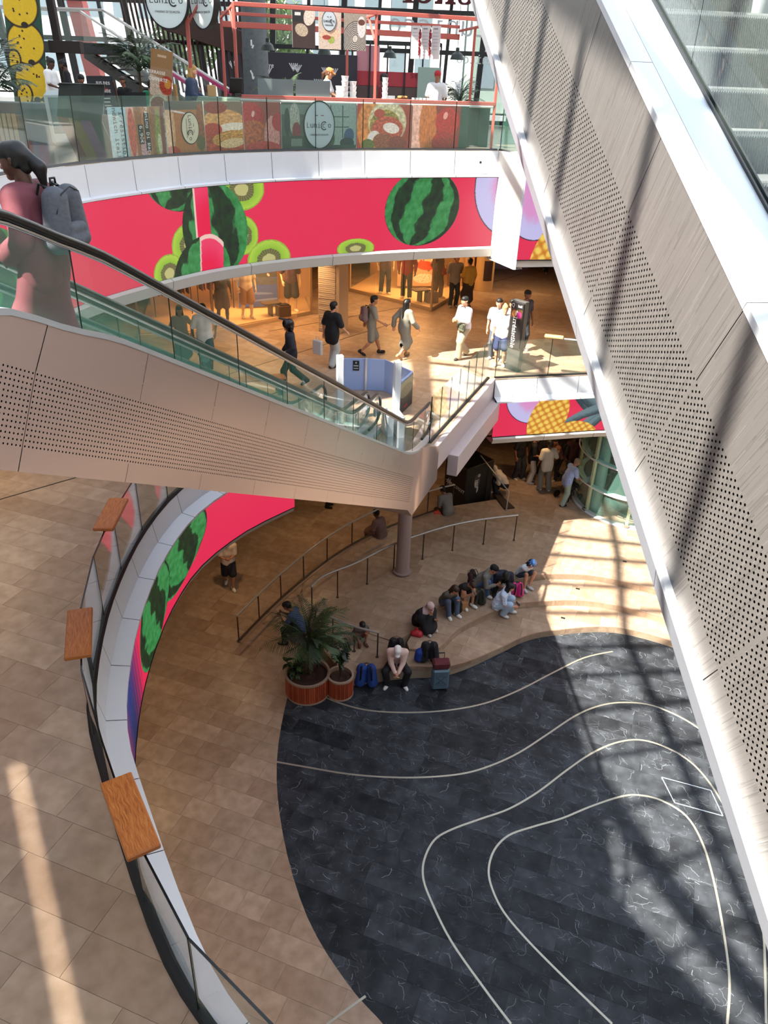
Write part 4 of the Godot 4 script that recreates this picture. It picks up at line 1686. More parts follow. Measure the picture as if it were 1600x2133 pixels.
func art(w: int, h: int, base: String, ops: Array, grain := 0.05) -> ImageTexture:
	# printed pictures: soft-edged ellipses (e) and rectangles (r) in fractions of the sheet, with a painterly grain
	var im := Image.create(w, h, false, Image.FORMAT_RGB8)
	im.fill(Color(base))
	var fn := FastNoiseLite.new()
	fn.seed = rng.randi() % 999
	fn.frequency = 0.05
	var S := Vector2(w, h)
	for o in ops:
		var c := Color(o[o.size() - 1])
		if o[0] == "r":
			im.fill_rect(Rect2i(int(o[1] * w), int(o[2] * h), int(ceil(o[3] * w)), int(ceil(o[4] * h))).intersection(Rect2i(0, 0, w, h)), c)
		else:
			var g: float = o[6]
			paint_ellipse(im, Vector2(o[1], o[2]) * S, Vector2(o[3] * w, o[4] * h), deg_to_rad(o[5]), func(q, k):
				var l: float = q.length()
				var n: float = fn.get_noise_2d(q.x * 90.0 + o[1] * 500.0, q.y * 90.0)
				return k.lerp(c * (1.0 + n * g * 0.9), smoothstep(1.0, 0.93, l)))
	for y in h:
		for x in w:
			var n := fn.get_noise_2d(x * 2.0, y * 2.0) * grain
			im.set_pixel(x, y, im.get_pixel(x, y) * (1.0 + n))
	return ImageTexture.create_from_image(im)


func print_mat(key: String, tex: Texture2D, rough := 0.5) -> StandardMaterial3D:
	var m := mat("print_" + key, Color.WHITE, rough)
	m.albedo_texture = tex
	return m


func sheet(parent: Node, called: String, c: Vector3, sz: Vector2, az: float, m: Material, backing: Material, thick := 0.02, roll := 0.0) -> MeshInstance3D:
	# a printed board that faces a bearing; the print is its front face
	var n := dirv(az)
	var x := Vector3.UP.cross(n)
	var R := Basis(n, roll)
	x = R * x
	var y := R * Vector3.UP
	var b := mb()
	b.box(c - n * thick / 2.0, Vector3(sz.x, sz.y, thick), Basis(x, y, n), minf(thick * 0.3, 0.006))
	var o := obj(called, b, backing, parent)
	var f := mb()
	var e := n * 0.0015
	f.quad(c + e - x * sz.x / 2 - y * sz.y / 2, c + e + x * sz.x / 2 - y * sz.y / 2, c + e + x * sz.x / 2 + y * sz.y / 2, c + e - x * sz.x / 2 + y * sz.y / 2)
	obj("print", f, m, o)
	return o


func on_wall(c: Vector3, az: float, roll := 0.0, up := 0.0) -> Transform3D:   # for lettering: local z faces the bearing
	var n := dirv(az)
	var B := Basis(n, roll) * Basis(Vector3.UP.cross(n), Vector3.UP, n)
	return Transform3D(B, c + n * up)


# ---------------------------------------------------------------- ground floor
func handrail(label: String, path: PackedVector2Array, f: Callable, h: float, step: float, base: bool):
	var t := thing("handrail", label, "handrail")
	var L := length(path)
	var n := maxi(1, int(round(L / step)))
	var tp := []
	var bp := []
	for i in 41:
		var q: Vector2 = along(path, L * i / 40.0)[0]
		tp.append(Vector3(q.x, f.call(q) + h, q.y))
		bp.append(Vector3(q.x, f.call(q) + 0.05, q.y))
	var m := mb()
	m.tube(tp, 0.028, 8)
	obj("rail", m, mat("satin", Color(0.7, 0.68, 0.66), 0.4, 0.5), t)
	if base:
		var b := mb()
		b.tube(bp, 0.03, 6, true, 0.6)
		obj("bottom_rail", b, mat("dark_bronze", Color(0.3, 0.25, 0.21), 0.45, 0.4), t)
	for i in n + 1:
		var q: Vector2 = along(path, clampf(L * i / n, 0.03, L - 0.03))[0]
		var p := mb()
		var y: float = f.call(q)
		p.tube([Vector3(q.x, y, q.y), Vector3(q.x, y + h, q.y)], 0.018, 7)
		p.lathe(Vector3(q.x, y, q.y), [Vector2(0.04, 0.0), Vector2(0.04, 0.012), Vector2(0.014, 0.016)], 10)
		obj("post", p, mat("dark_bronze", Color(0.3, 0.25, 0.21), 0.45, 0.4), t)


func leaf_mesh(l: float, w: float, fold := 0.25) -> ArrayMesh:
	var m := mb()
	var a := PackedVector3Array()
	var c := PackedVector3Array()
	var b := PackedVector3Array()
	for i in 7:
		var t := i / 6.0
		var k := sin(pow(t, 0.8) * PI) * w / 2
		var y := -t * t * l * 0.28
		a.append(Vector3(-k, y + k * fold, t * l))
		c.append(Vector3(0, y, t * l))
		b.append(Vector3(k, y + k * fold, t * l))
	m.rows([a, c, b], true)
	return m.mesh()


func frond_mesh(l: float, r: RandomNumberGenerator) -> MB:
	var m := mb()
	var sp := []
	for i in 13:
		var t := i / 12.0
		sp.append(Vector3(0, l * (0.85 * t - 0.62 * t * t), l * t * 0.8))
	m.tube(sp, [0.012, 0.011, 0.01, 0.01, 0.009, 0.008, 0.008, 0.007, 0.006, 0.005, 0.004, 0.003, 0.002], 5)
	for i in range(2, 13):
		for h in 2:
			for s in [-1.0, 1.0]:
				var t := (i + h * 0.5) / 12.5
				var p: Vector3 = (sp[i] as Vector3).lerp(sp[mini(i + 1, 12)], h * 0.5)
				var ll := l * 0.34 * sin(clampf(t * 1.05 + 0.1, 0.0, 1.0) * PI * 0.86 + 0.2)
				var d := Vector3(s * 0.8, -0.18 - r.randf() * 0.25, 0.62).normalized()
				var q := p + d * ll * 0.55
				var e := p + d * ll + Vector3.DOWN * ll * 0.14
				var w := Vector3(-d.z * s * 0.5, 0.6, d.x * 0.5).normalized().cross(d) * 0.014
				m.quad(p - w * 0.5, q - w, q + w, p + w * 0.5)
				m.tri(q - w, e, q + w)
	return m


func planter(label: String, at: Vector3, r: float, h: float, n: int) -> Node3D:
	var t := thing("planter", label, "planter", at)
	var m := mb()
	m.lathe(Vector3.ZERO, [Vector2(r - 0.01, 0.0), Vector2(r - 0.01, 0.05), Vector2(r - 0.035, 0.05), Vector2(r - 0.035, h - 0.04)], 40)
	obj("shell", m, mat("planter_shell", Color(0.45, 0.2, 0.12), 0.6), t)
	var rim := mb()
	rim.lathe(Vector3.ZERO, [Vector2(r - 0.035, h - 0.045), Vector2(r + 0.006, h - 0.045), Vector2(r + 0.006, h), Vector2(r - 0.045, h), Vector2(r - 0.05, h - 0.12)], 40)
	obj("rim", rim, mat("planter_rim", Color(0.62, 0.52, 0.45), 0.6), t)
	var foot := mb()
	foot.lathe(Vector3.ZERO, [Vector2(r, 0.0), Vector2(r, 0.04), Vector2(r - 0.03, 0.045)], 40)
	obj("base_ring", foot, M.planter_rim, t)
	var tones := [mat("slat0", Color(0.62, 0.27, 0.15), 0.5), mat("slat1", Color(0.56, 0.23, 0.13), 0.5), mat("slat2", Color(0.68, 0.32, 0.18), 0.5)]
	var sl := mb()
	sl.box(Vector3(0, (h - 0.045) / 2 + 0.02, 0), Vector3(TAU * r / n * 0.86, h - 0.09, 0.018), Basis.IDENTITY, 0.004)
	var sm := sl.mesh()
	for i in n:
		var a := TAU * i / n
		var o := obj("slat", sm, tones[rng.randi() % 3], t, Transform3D(Basis(Vector3.UP, -a + PI / 2), Vector3(cos(a), 0, sin(a)) * (r - 0.016)))
	var soil := mb()
	var rr := []
	for i in 6:
		rr.append(Vector2((r - 0.05) * (5 - i) / 5.0 + 0.001, h - 0.1 + 0.04 * sin(i * 1.3)))
	soil.lathe(Vector3.ZERO, rr, 24)
	obj("soil", soil, noisy("soil", ["24140d", "3c2318", "55352a"], 0.1, 4.0, 0.95), t)
	return t


func plant_palm(label: String, at: Vector3, n: int, l: float, seed_n: int, trunk := 0.3):
	var t := thing("potted_palm", label, "plant", at)
	var r := RandomNumberGenerator.new()
	r.seed = seed_n
	var g := [mat("palm0", Color(0.16, 0.24, 0.12), 0.5), mat("palm1", Color(0.22, 0.31, 0.15), 0.5), mat("palm2", Color(0.12, 0.19, 0.1), 0.5)]
	var st := mb()
	st.tube([Vector3(0, -0.08, 0), Vector3(0.01, trunk, 0.01)], [0.045, 0.03], 8)
	obj("stem", st, hexm("4a3a24"), t)
	for i in n:
		var a := TAU * i / n * 2.4 + r.randf() * 0.4
		var pitch := lerpf(-0.8, 0.2, float(i) / n) + r.randf_range(-0.1, 0.1)
		var f := frond_mesh(l * r.randf_range(0.75, 1.1), r)
		obj("frond", f, g[r.randi() % 3], t, Transform3D(Basis(Vector3.UP, a) * Basis(Vector3.RIGHT, pitch), Vector3(0, trunk, 0)))


func plant_leafy(label: String, at: Vector3, h: float, spread: float, n: int, l: float, seed_n: int, called := "leafy_plant"):
	var t := thing(called, label, "plant", at)
	var r := RandomNumberGenerator.new()
	r.seed = seed_n
	var lm := leaf_mesh(l, l * 0.46)
	var g := [mat("leaf0", Color(0.13, 0.22, 0.1), 0.4), mat("leaf1", Color(0.2, 0.3, 0.13), 0.4), mat("leaf2", Color(0.1, 0.16, 0.08), 0.4)]
	var stems := []
	for i in 7:
		var a := TAU * i / 7.0 + r.randf()
		var e := Vector3(cos(a) * spread * r.randf_range(0.3, 0.9), h * r.randf_range(0.6, 1.0), sin(a) * spread * r.randf_range(0.3, 0.9))
		var m := mb()
		m.tube([Vector3(0, -0.06, 0), Vector3(e.x * 0.3, e.y * 0.55, e.z * 0.3), e], [0.014, 0.01, 0.005], 6)
		obj("stem", m, hexm("3b3524"), t)
		stems.append(e)
	for i in n:
		var e: Vector3 = stems[i % 7]
		var k := r.randf_range(0.45, 1.0)
		var p := Vector3(e.x * k * k, e.y * k, e.z * k * k)
		var a := r.randf() * TAU
		obj("leaf", lm, g[r.randi() % 3], t, Transform3D((Basis(Vector3.UP, a) * Basis(Vector3.RIGHT, r.randf_range(-0.7, 0.5))).scaled(Vector3.ONE * r.randf_range(0.7, 1.25)), p))


func ground_things():
	handrail("outer curved metal handrail with bottom rail along the stone kerb", offset(KERB, 0.06), func(q): return hr(q + Vector2(0.05, 0.05)), 0.82, 0.95, true)
	handrail("inner curved metal handrail between the ramp and the upper level", RAIL2, func(q): return h3(q) - 0.02 * 0, 0.88, 1.1, false)
	handrail("short metal handrail behind the planters", curve(V2([-1.62, -15.3, -1.03, -14.82, -0.5, -14.56, 0.0, -14.4])), func(q): return 0.43, 0.75, 0.7, false)
	# planters
	planter("bigger round planter of upright red wooden slats", Vector3(-1.63, 0, -13.63), 0.52, 0.58, 60)
	planter("smaller round planter of red wooden slats, right of the bigger one", Vector3(-0.86, 0, -13.6), 0.31, 0.56, 38)
	plant_palm("feathery palm growing from the bigger planter", Vector3(-1.58, 0.5, -13.66), 24, 1.4, 5, 0.85)
	plant_leafy("broad-leaved plant hanging over the left of the bigger planter", Vector3(-1.9, 0.5, -13.5), 0.55, 0.4, 44, 0.2, 2)
	plant_leafy("dark bushy plant behind the palm in the bigger planter", Vector3(-1.4, 0.5, -13.85), 1.15, 0.4, 90, 0.16, 9)
	plant_leafy("bushy umbrella plant in the smaller planter", Vector3(-0.86, 0.5, -13.65), 1.15, 0.34, 120, 0.17, 4)
	# luggage
	var s := thing("suitcase", "blue-grey hard suitcase standing on the black floor with its handle up", "suitcase", Vector3(1.47, 0, -13.86), 0.12)
	var m := mb()
	m.box(Vector3(0, 0.36, 0), Vector3(0.4, 0.58, 0.24), Basis.IDENTITY, 0.04)
	obj("shell", m, mat("case_blue", Color(0.33, 0.43, 0.5), 0.4), s)
	var rb := mb()
	for k in [[-0.13, 0.5, 0.13, 0.5], [-0.13, 0.22, 0.13, 0.22]]:
		for i in 4:
			var y: float = k[1] + 0.025 * i
			rb.box(Vector3(0, y, 0.122), Vector3(0.3 - i * 0.05, 0.01, 0.012), Basis.IDENTITY, 0.003)
	for a in [-0.75, 0.75]:
		for i in 3:
			rb.box(Vector3(0.0, 0.36, 0.122), Vector3(0.34 - 0.06 * i, 0.012, 0.012), Basis(Vector3.BACK, a + 0.06 * i), 0.003)
	obj("ribs", rb, mat("case_blue_dark", Color(0.22, 0.3, 0.36), 0.4), s)
	for x in [-0.16, 0.16]:
		for z in [-0.08, 0.08]:
			var w := mb()
			w.tube([Vector3(x - 0.014, 0.033, z), Vector3(x + 0.014, 0.033, z)], 0.033, 12)
			obj("wheel", w, M.black, s)
		var p := mb()
		p.tube([Vector3(x * 0.5, 0.6, -0.09), Vector3(x * 0.5, 1.02, -0.09)], 0.009, 6)
		obj("handle_rod", p, M.chrome, s)
	var gp := mb()
	gp.tube([Vector3(-0.08, 1.02, -0.09), Vector3(0.08, 1.02, -0.09)], 0.016, 8)
	obj("handle_grip", gp, M.black, s)
	var mr := thing("cabin_bag", "maroon soft bag strapped on top of the blue-grey suitcase", "bag", Vector3(1.47, 0.66, -13.88), 0.12)
	var mm := mb()
	mm.box(Vector3(0, 0.1, 0), Vector3(0.4, 0.2, 0.24), Basis.IDENTITY, 0.04)
	obj("bag", mm, hexm("5b1f26"), mr)
	var mz := mb()
	mz.box(Vector3(0, 0.15, 0.0), Vector3(0.404, 0.012, 0.244), Basis.IDENTITY, 0.004)
	obj("zip", mz, M.black, mr)
	backpack("bright blue backpack leaning on the step beside the smaller planter", Vector3(-0.27, 0, -13.88), 180, hexm("1d3f86"), 0.62, -0.12)
	backpack("large black backpack on the low step beside the suitcase", Vector3(1.22, 0.36, -14.4), 180, hexm("1b1b1f"), 0.56, -0.2)
	backpack("dark green backpack with a white mark in the middle of the sitting row", Vector3(2.6, 0.39, -16.75), 170, hexm("33352c"), 0.5, -0.1)
	backpack("bright pink backpack beside the navy T-shirt", Vector3(3.7, 0.37, -17.2), 170, hexm("d0307f", 0.6), 0.46, -0.15)
	backpack("black rucksack slumped between the two young people on the step", Vector3(1.98, 0.41, -16.3), 165, hexm("141416"), 0.42, -0.2)
	var bl := thing("stuff_sack", "small blue sack between the black backpack and the white cap", "bag", Vector3(0.98, 0.36, -14.42))
	var sm := mb()
	nets(sm, [[Vector3(0, 0.1, 0), Vector3(0, 0.26, 0), 0.12, 0.1, 0.03], [Vector3(0, 0.26, 0), Vector3(0.02, 0.36, 0), 0.08, 0.04, 0.03]], 0.02, 0.0)
	obj("sack", sm, hexm("16398c"), bl)
	var ps := thing("paper_bag", "brown paper bag beside the dark green backpack", "bag", Vector3(2.22, 0.4, -16.5), 0.5)
	var pm := mb()
	pm.box(Vector3(0, 0.13, 0), Vector3(0.2, 0.26, 0.1), Basis.IDENTITY, 0.006)
	obj("bag", pm, hexm("a8794f"), ps)
	var red := thing("shopping_bag", "red plastic bag at the feet of the pale pink headscarf", "bag", Vector3(0.92, 0.4, -15.32))
	var rm := mb()
	nets(rm, [[Vector3(-0.05, 0.08, 0), Vector3(0.08, 0.08, 0.03), 0.09, 0.1, 0.03], [Vector3(0, 0.14, 0), Vector3(0.02, 0.24, 0), 0.06, 0.03, 0.03]], 0.02, 0.0)
	obj("bag", rm, hexm("b0232e", 0.5), red)
	var r2 := thing("lunch_bag", "small red-orange bag beside the grey T-shirt on the kerb", "bag", Vector3(1.72, 0.42, -21.45))
	var r2m := mb()
	nets(r2m, [[Vector3(-0.06, 0.08, 0), Vector3(0.06, 0.08, 0), 0.085, 0.085, 0.03], [Vector3(0, 0.14, 0), Vector3(0, 0.2, 0), 0.05, 0.03, 0.03]], 0.02, 0.0)
	obj("bag", r2m, hexm("c2391f", 0.5), r2)
	# black photo booth
	var b := thing("photo_booth", "black photo booth with a black-and-white portrait and white script lettering", "booth", Vector3(2.6, 0, -22.12), -deg_to_rad(-39.0))
	var H := 1.78
	var bm := mb()
	bm.box(Vector3(0.63, H / 2, -0.5), Vector3(1.26, H, 1.0), Basis.IDENTITY, 0.02)
	obj("cabin", bm, mat("booth_black", Color(0.022, 0.02, 0.02), 0.35), b)
	var pt := mb()
	pt.quad(Vector3(0.06, 0.1, 0.004), Vector3(0.95, 0.1, 0.004), Vector3(0.95, H - 0.12, 0.004), Vector3(0.06, H - 0.12, 0.004))
	obj("portrait", pt, print_mat("portrait", art(256, 460, "0a0a0b", [["e", 0.52, 0.78, 0.42, 0.3, 0, 0.2, "060607"], ["e", 0.54, 0.47, 0.07, 0.1, 0, 0.1, "b9b5b2"], ["e", 0.5, 0.5, 0.028, 0.11, 0, 0.0, "0c0c0d"], ["e", 0.53, 0.27, 0.15, 0.16, 0, 0.1, "242121"], ["e", 0.5, 0.31, 0.115, 0.14, 4, 0.12, "b5b0ac"], ["e", 0.6, 0.33, 0.035, 0.1, 6, 0.2, "5a5654"], ["e", 0.52, 0.2, 0.15, 0.065, -10, 0.3, "3c3938"], ["e", 0.6, 0.17, 0.07, 0.04, -30, 0.3, "a8a4a2"], ["e", 0.46, 0.29, 0.03, 0.011, 0, 0.0, "1a1818"], ["e", 0.56, 0.29, 0.028, 0.011, 0, 0.0, "141212"], ["e", 0.505, 0.345, 0.014, 0.03, 0, 0.1, "8a8583"], ["e", 0.5, 0.395, 0.04, 0.008, 0, 0.0, "5a5250"]], 0.1)), b)
	var dr := mb()
	dr.box(Vector3(1.1, H / 2, 0.004), Vector3(0.24, H - 0.1, 0.012), Basis.IDENTITY, 0.004)
	obj("curtain_panel", dr, hexm("1d1a17"), b)
	var tx := text(b, "lettering", "Harcourt", 0.2, hexm("e6e4e2"), Transform3D(Basis(Vector3.UP, -PI / 2) * Basis(Vector3.BACK, -0.12) * Basis(Vector3(1, 0, 0), Vector3(0.25, 1, 0), Vector3(0, 0, 1)), Vector3(-0.004, 0.98, -0.45)), "Droid Serif")
	var hs := mb()
	hs.box(Vector3(-0.006, 1.02, -0.8), Vector3(0.004, 0.3, 0.012), Basis(Vector3.RIGHT, 0.25))
	hs.box(Vector3(-0.006, 1.02, -0.72), Vector3(0.004, 0.3, 0.012), Basis(Vector3.RIGHT, 0.25))
	hs.box(Vector3(-0.006, 1.03, -0.78), Vector3(0.004, 0.012, 0.3), Basis(Vector3.RIGHT, 0.12))
	obj("lettering_strokes", hs, hexm("e6e4e2"), b)
	# sloping panel and rail beside the booth
	var st := thing("stair_panel", "dark sloping stair panel beside the black booth", "panel")
	var sp := mb()
	sp.prism(V2([3.62, -22.95, 3.8, -23.0, 4.25, -21.95, 3.9, -21.85]), 0.5, 0.56)
	obj("panel", sp, hexm("2e211a", 0.6), st)
	var sr := mb()
	sr.tube([Vector3(3.1, 1.9, -22.95), Vector3(3.95, 1.25, -21.7), Vector3(3.95, 0.52, -21.75)], 0.022, 7)
	obj("rail", sr, M.satin, st)
	# pushchair and trolley
	var pc := thing("pushchair", "dark pushchair with a hood in front of the blue floral shirt", "pushchair", Vector3(6.16, 0.5, -22.86), face(60))
	for x in [-0.24, 0.24]:
		for z in [[-0.3, 0.13], [0.32, 0.1]]:
			var w := mb()
			w.tube([Vector3(x - 0.02, z[1], z[0]), Vector3(x + 0.02, z[1], z[0])], z[1], 16)
			obj("wheel", w, M.rubber, pc)
		var fr := mb()
		fr.tube([Vector3(x, 0.1, 0.32), Vector3(x, 0.5, -0.05), Vector3(x, 1.0, -0.42)], 0.014, 6)
		fr.tube([Vector3(x, 0.13, -0.3), Vector3(x, 0.5, 0.02)], 0.014, 6)
		obj("frame", fr, M.dark_metal, pc)
	var hb := mb()
	hb.tube([Vector3(-0.24, 1.0, -0.42), Vector3(0.24, 1.0, -0.42)], 0.018, 7)
	obj("push_bar", hb, M.rubber, pc)
	var se := mb()
	nets(se, [[Vector3(-0.14, 0.48, 0.2), Vector3(0.14, 0.48, 0.2), 0.08, 0.08, 0.05], [Vector3(-0.14, 0.45, 0.0), Vector3(0.14, 0.45, 0.0), 0.1, 0.1, 0.05], [Vector3(-0.13, 0.75, -0.16), Vector3(0.13, 0.75, -0.16), 0.1, 0.1, 0.08], [Vector3(-0.14, 0.25, 0.0), Vector3(0.14, 0.25, 0.0), 0.1, 0.1, 0.03]], 0.03)
	obj("seat", se, noisy("pushchair_cloth", ["1d1b1c", "3c3638", "5d5556"], 0.03, 3.0), pc)
	var ho := mb()
	nets(ho, [[Vector3(-0.15, 0.9, -0.12), Vector3(0.15, 0.9, -0.12), 0.14, 0.14, 0.05], [Vector3(-0.14, 0.92, 0.04), Vector3(0.14, 0.92, 0.04), 0.09, 0.09, 0.08]], 0.03)
	obj("hood", ho, hexm("2b2628"), pc)
	var tr := thing("shopping_trolley", "patterned upright shopping trolley beside the maroon top", "trolley", Vector3(6.82, 0.5, -24.4), 0.3)
	var tb := mb()
	tb.box(Vector3(0, 0.42, 0), Vector3(0.36, 0.64, 0.28), Basis.IDENTITY, 0.05)
	obj("bag", tb, M.floral if M.has("floral") else noisy("floral", [[0.3, "3b2a2a"], [0.48, "7a5550"], [0.56, "b89a8c"], [0.66, "5a3a3c"]], 0.06, 5.0), tr)
	var th := mb()
	th.tube([Vector3(-0.12, 0.1, -0.15), Vector3(-0.12, 1.0, -0.18), Vector3(0.12, 1.0, -0.18), Vector3(0.12, 0.1, -0.15)], 0.012, 6)
	obj("frame", th, M.dark_metal, tr)
	for x in [-0.16, 0.16]:
		var w := mb()
		w.tube([Vector3(x - 0.015, 0.08, -0.1), Vector3(x + 0.015, 0.08, -0.1)], 0.08, 14)
		obj("wheel", w, M.rubber, tr)
	lift()


func lift():
	var C := Vector3(8.3, 0.5, -22.8)
	var R := 1.95
	var t := thing("glass_lift", "round glass lift tower with green-tinted panes and white rings", "lift", C)
	var b := mb()
	b.lathe(Vector3.ZERO, [Vector2(R - 0.14, 0.06), Vector2(R - 0.02, 0.06), Vector2(R + 0.05, 0.03), Vector2(R + 0.05, 0.0)], 64)
	obj("base_ring", b, M.white_metal, t)
	for k in 3:
		for i in 8:
			var m := mb()
			m.lathe(Vector3(0, 0.06 + 0.92 * k, 0), [Vector2(R, 0.01), Vector2(R, 0.9)], 8, TAU * i / 8 + 0.006 + 0.35, TAU * (i + 1) / 8 - 0.006 + 0.35)
			obj("glass_pane", m, mat("lift_glass", Color(0.6, 0.86, 0.8, 0.12), 0.03) if k > 5 else lift_glass(), t)
	for y in [0.98, 1.9, 2.8]:
		var ring := []
		for i in 65:
			var a := TAU * i / 64
			ring.append(Vector3(cos(a) * (R + 0.06), y, sin(a) * (R + 0.06)))
		var m := mb()
		m.tube(ring, 0.022, 6, false)
		obj("ring", m, M.white_metal, t)
		var sh := mb()
		sh.lathe(Vector3(0, y - 0.05, 0), [Vector2(R - 0.22, 0.04), Vector2(R - 0.05, 0.04), Vector2(R - 0.05, 0.0)], 48)
		obj("inner_shelf_ring", sh, mat("pale_teal", Color(0.66, 0.86, 0.84), 0.4), t)
	for a in [0.35, 1.135, 1.92, 2.7, 3.49, 4.28, 5.06, 5.85]:
		var m := mb()
		var q := Vector3(cos(a) * (R - 0.08), 0, sin(a) * (R - 0.08))
		m.box(q + Vector3.UP * 1.45, Vector3(0.1, 2.9, 0.1), Basis(Vector3.UP, -a), 0.012)
		obj("mullion", m, mat("mullion_cream", Color(0.74, 0.77, 0.64), 0.4), t)
		var cl := mb()
		for y in [0.1, 0.98, 1.9]:
			cl.box(q * 1.06 + Vector3.UP * y, Vector3(0.07, 0.1, 0.16), Basis(Vector3.UP, -a), 0.01)
		obj("clamp", cl, M.chrome, t)
	var c := mb()
	c.lathe(Vector3(-1.42, 0, 0.72), [Vector2(0.19, 0.0), Vector2(0.19, 2.75), Vector2(0.0, 2.75)], 24)
	obj("turquoise_column", c, mat("turquoise", Color(0.43, 0.62, 0.6), 0.4), t)
	var d := mb()
	d.lathe(Vector3(0.4, 0, 0.1), [Vector2(1.25, 0.0), Vector2(1.25, 2.2), Vector2(0.0, 2.2)], 36)
	obj("car_drum", d, mat("car_drum", Color(0.36, 0.38, 0.33), 0.45, 0.3), t)
	var ed := mb()
	for y in [0.25, 1.2]:
		ed.lathe(Vector3(0.4, y, 0.1), [Vector2(1.27, 0.0), Vector2(1.29, 0.04), Vector2(1.27, 0.08)], 36)
	obj("drum_band", ed, M.dark_metal, t)
	var gp := mb()
	gp.box(Vector3(-0.75, 2.72, 0.55), Vector3(1.3, 0.9, 0.05), Basis(Vector3.UP, 0.3), 0.01)
	obj("green_panel", gp, noisy("green_panel", ["7d9a58", "8aa765", "809d5c"], 0.03, 2.0, 0.6), t)
	var me := mb()
	for k in [[-0.95, 0.9, 0.95], [-1.1, 1.5, 0.75], [-0.7, 0.4, 1.2], [-1.2, 1.9, 0.4]]:
		me.box(Vector3(k[0], k[1], k[2]), Vector3(0.3, 0.12, 0.2), Basis(Vector3.UP, k[1]), 0.02)
		me.box(Vector3(k[0] + 0.1, k[1] + 0.2, k[2]), Vector3(0.05, 0.5, 0.05))
	obj("machinery", me, M.dark_metal, t)
	var sg := mb()
	sg.box(Vector3(-0.62, 2.24, 0.86), Vector3(0.12, 0.07, 0.02), Basis(Vector3.UP, 0.3), 0.005)
	obj("small_red_sign", sg, hexm("b03a34"), t)
	var top := mb()
	top.lathe(Vector3.ZERO, [Vector2(R + 0.02, 2.86), Vector2(R + 0.02, 3.1), Vector2(0.6, 3.12)], 48)
	obj("top_band", top, M.dark_metal, t)


func lift_glass() -> StandardMaterial3D:
	if M.has("lift_glass"):
		return M.lift_glass
	var m := mat("lift_glass", Color(0.6, 0.86, 0.8, 0.14), 0.03)
	m.transparency = BaseMaterial3D.TRANSPARENCY_ALPHA
	return m


# ---------------------------------------------------------------- middle floor
func mannequin(label: String, at: Vector3, az: float, top: Array, bot: Array, pale: bool, group: String):
	person(label, at, az, {"fl": Vector3(0.12, 0, 0.08), "fr": Vector3(-0.12, 0, -0.06), "hl": Vector3(0.28, 0.92, 0.08), "hr": Vector3(-0.28, 0.95, 0.05), "hp": 0.94}, {"skin": mat("mannequin_pale", Color(0.85, 0.72, 0.58), 0.4) if pale else mat("mannequin_dark", Color(0.22, 0.16, 0.13), 0.4), "blank": true, "top": top, "bot": bot, "shoe": hexm("e3cfb4", 0.5), "group": group}, 1.84, "mannequin", "mannequin")


func shop_window(label: String, pts: Array, h: float, glass_runs: Array):
	# a raised window stage with frames, panes between them and a lit ceiling
	var t := thing("shop_window", label, "shop window")
	var poly := V2(pts)
	var m := mb()
	m.prism(poly, YM, YM + 0.1)
	obj("stage", m, mat("stage", Color(0.83, 0.68, 0.5), 0.5), t)
	var e := mb()
	for r in glass_runs:
		var A := Vector3(r[0], YM, r[1])
		var B := Vector3(r[2], YM, r[3])
		var d := B - A
		var n := maxi(1, int(round(d.length() / 1.5)))
		for i in n:
			var c := A + d * (i + 0.5) / n
			var g := mb()
			g.box(c + Vector3.UP * (0.1 + h / 2), Vector3(d.length() / n - 0.05, h - 0.1, 0.012), bas(d, Vector3.UP))
			obj("pane", g, M.clear_glass, t)
		for i in n + 1:
			if i > 0 and i < n:
				continue
			var f := mb()
			f.box(A + d * i / n + Vector3.UP * h / 2, Vector3(0.07, h, 0.07), bas(d, Vector3.UP), 0.006)
			obj("frame_post", f, mat("shop_frame", Color(0.66, 0.55, 0.43), 0.45), t)
		var s := mb()
		s.box(A + d / 2 + Vector3.UP * 0.06, Vector3(d.length(), 0.12, 0.06), bas(d, Vector3.UP), 0.006)
		s.box(A + d / 2 + Vector3.UP * (h - 0.03), Vector3(d.length(), 0.08, 0.06), bas(d, Vector3.UP), 0.006)
		obj("frame_rail", s, M.shop_frame, t)
	return t


func display_table(label: String, at: Vector3, turn: float):
	var t := thing("display_table", label, "table", at, turn, "low display tables in the shop windows")
	var m := mb()
	m.box(Vector3(0, 0.42, 0), Vector3(0.62, 0.04, 0.4), Basis.IDENTITY, 0.006)
	obj("top", m, hexm("4a3a2c", 0.5), t)
	var l := mb()
	l.box(Vector3(-0.02, 0.2, 0), Vector3(0.05, 0.4, 0.3), Basis.IDENTITY, 0.005)
	obj("leg", l, hexm("3b2d22", 0.5), t)
	var b := mb()
	b.box(Vector3(0.34, 0.18, 0.22), Vector3(0.42, 0.36, 0.34), Basis.IDENTITY, 0.008)
	obj("block", b, hexm("5d4b3a", 0.5), t)
	var p := mb()
	p.box(Vector3(0.34, 0.37, 0.22), Vector3(0.36, 0.03, 0.28), Basis.IDENTITY, 0.008)
	obj("block_top", p, hexm("241a15", 0.5), t)


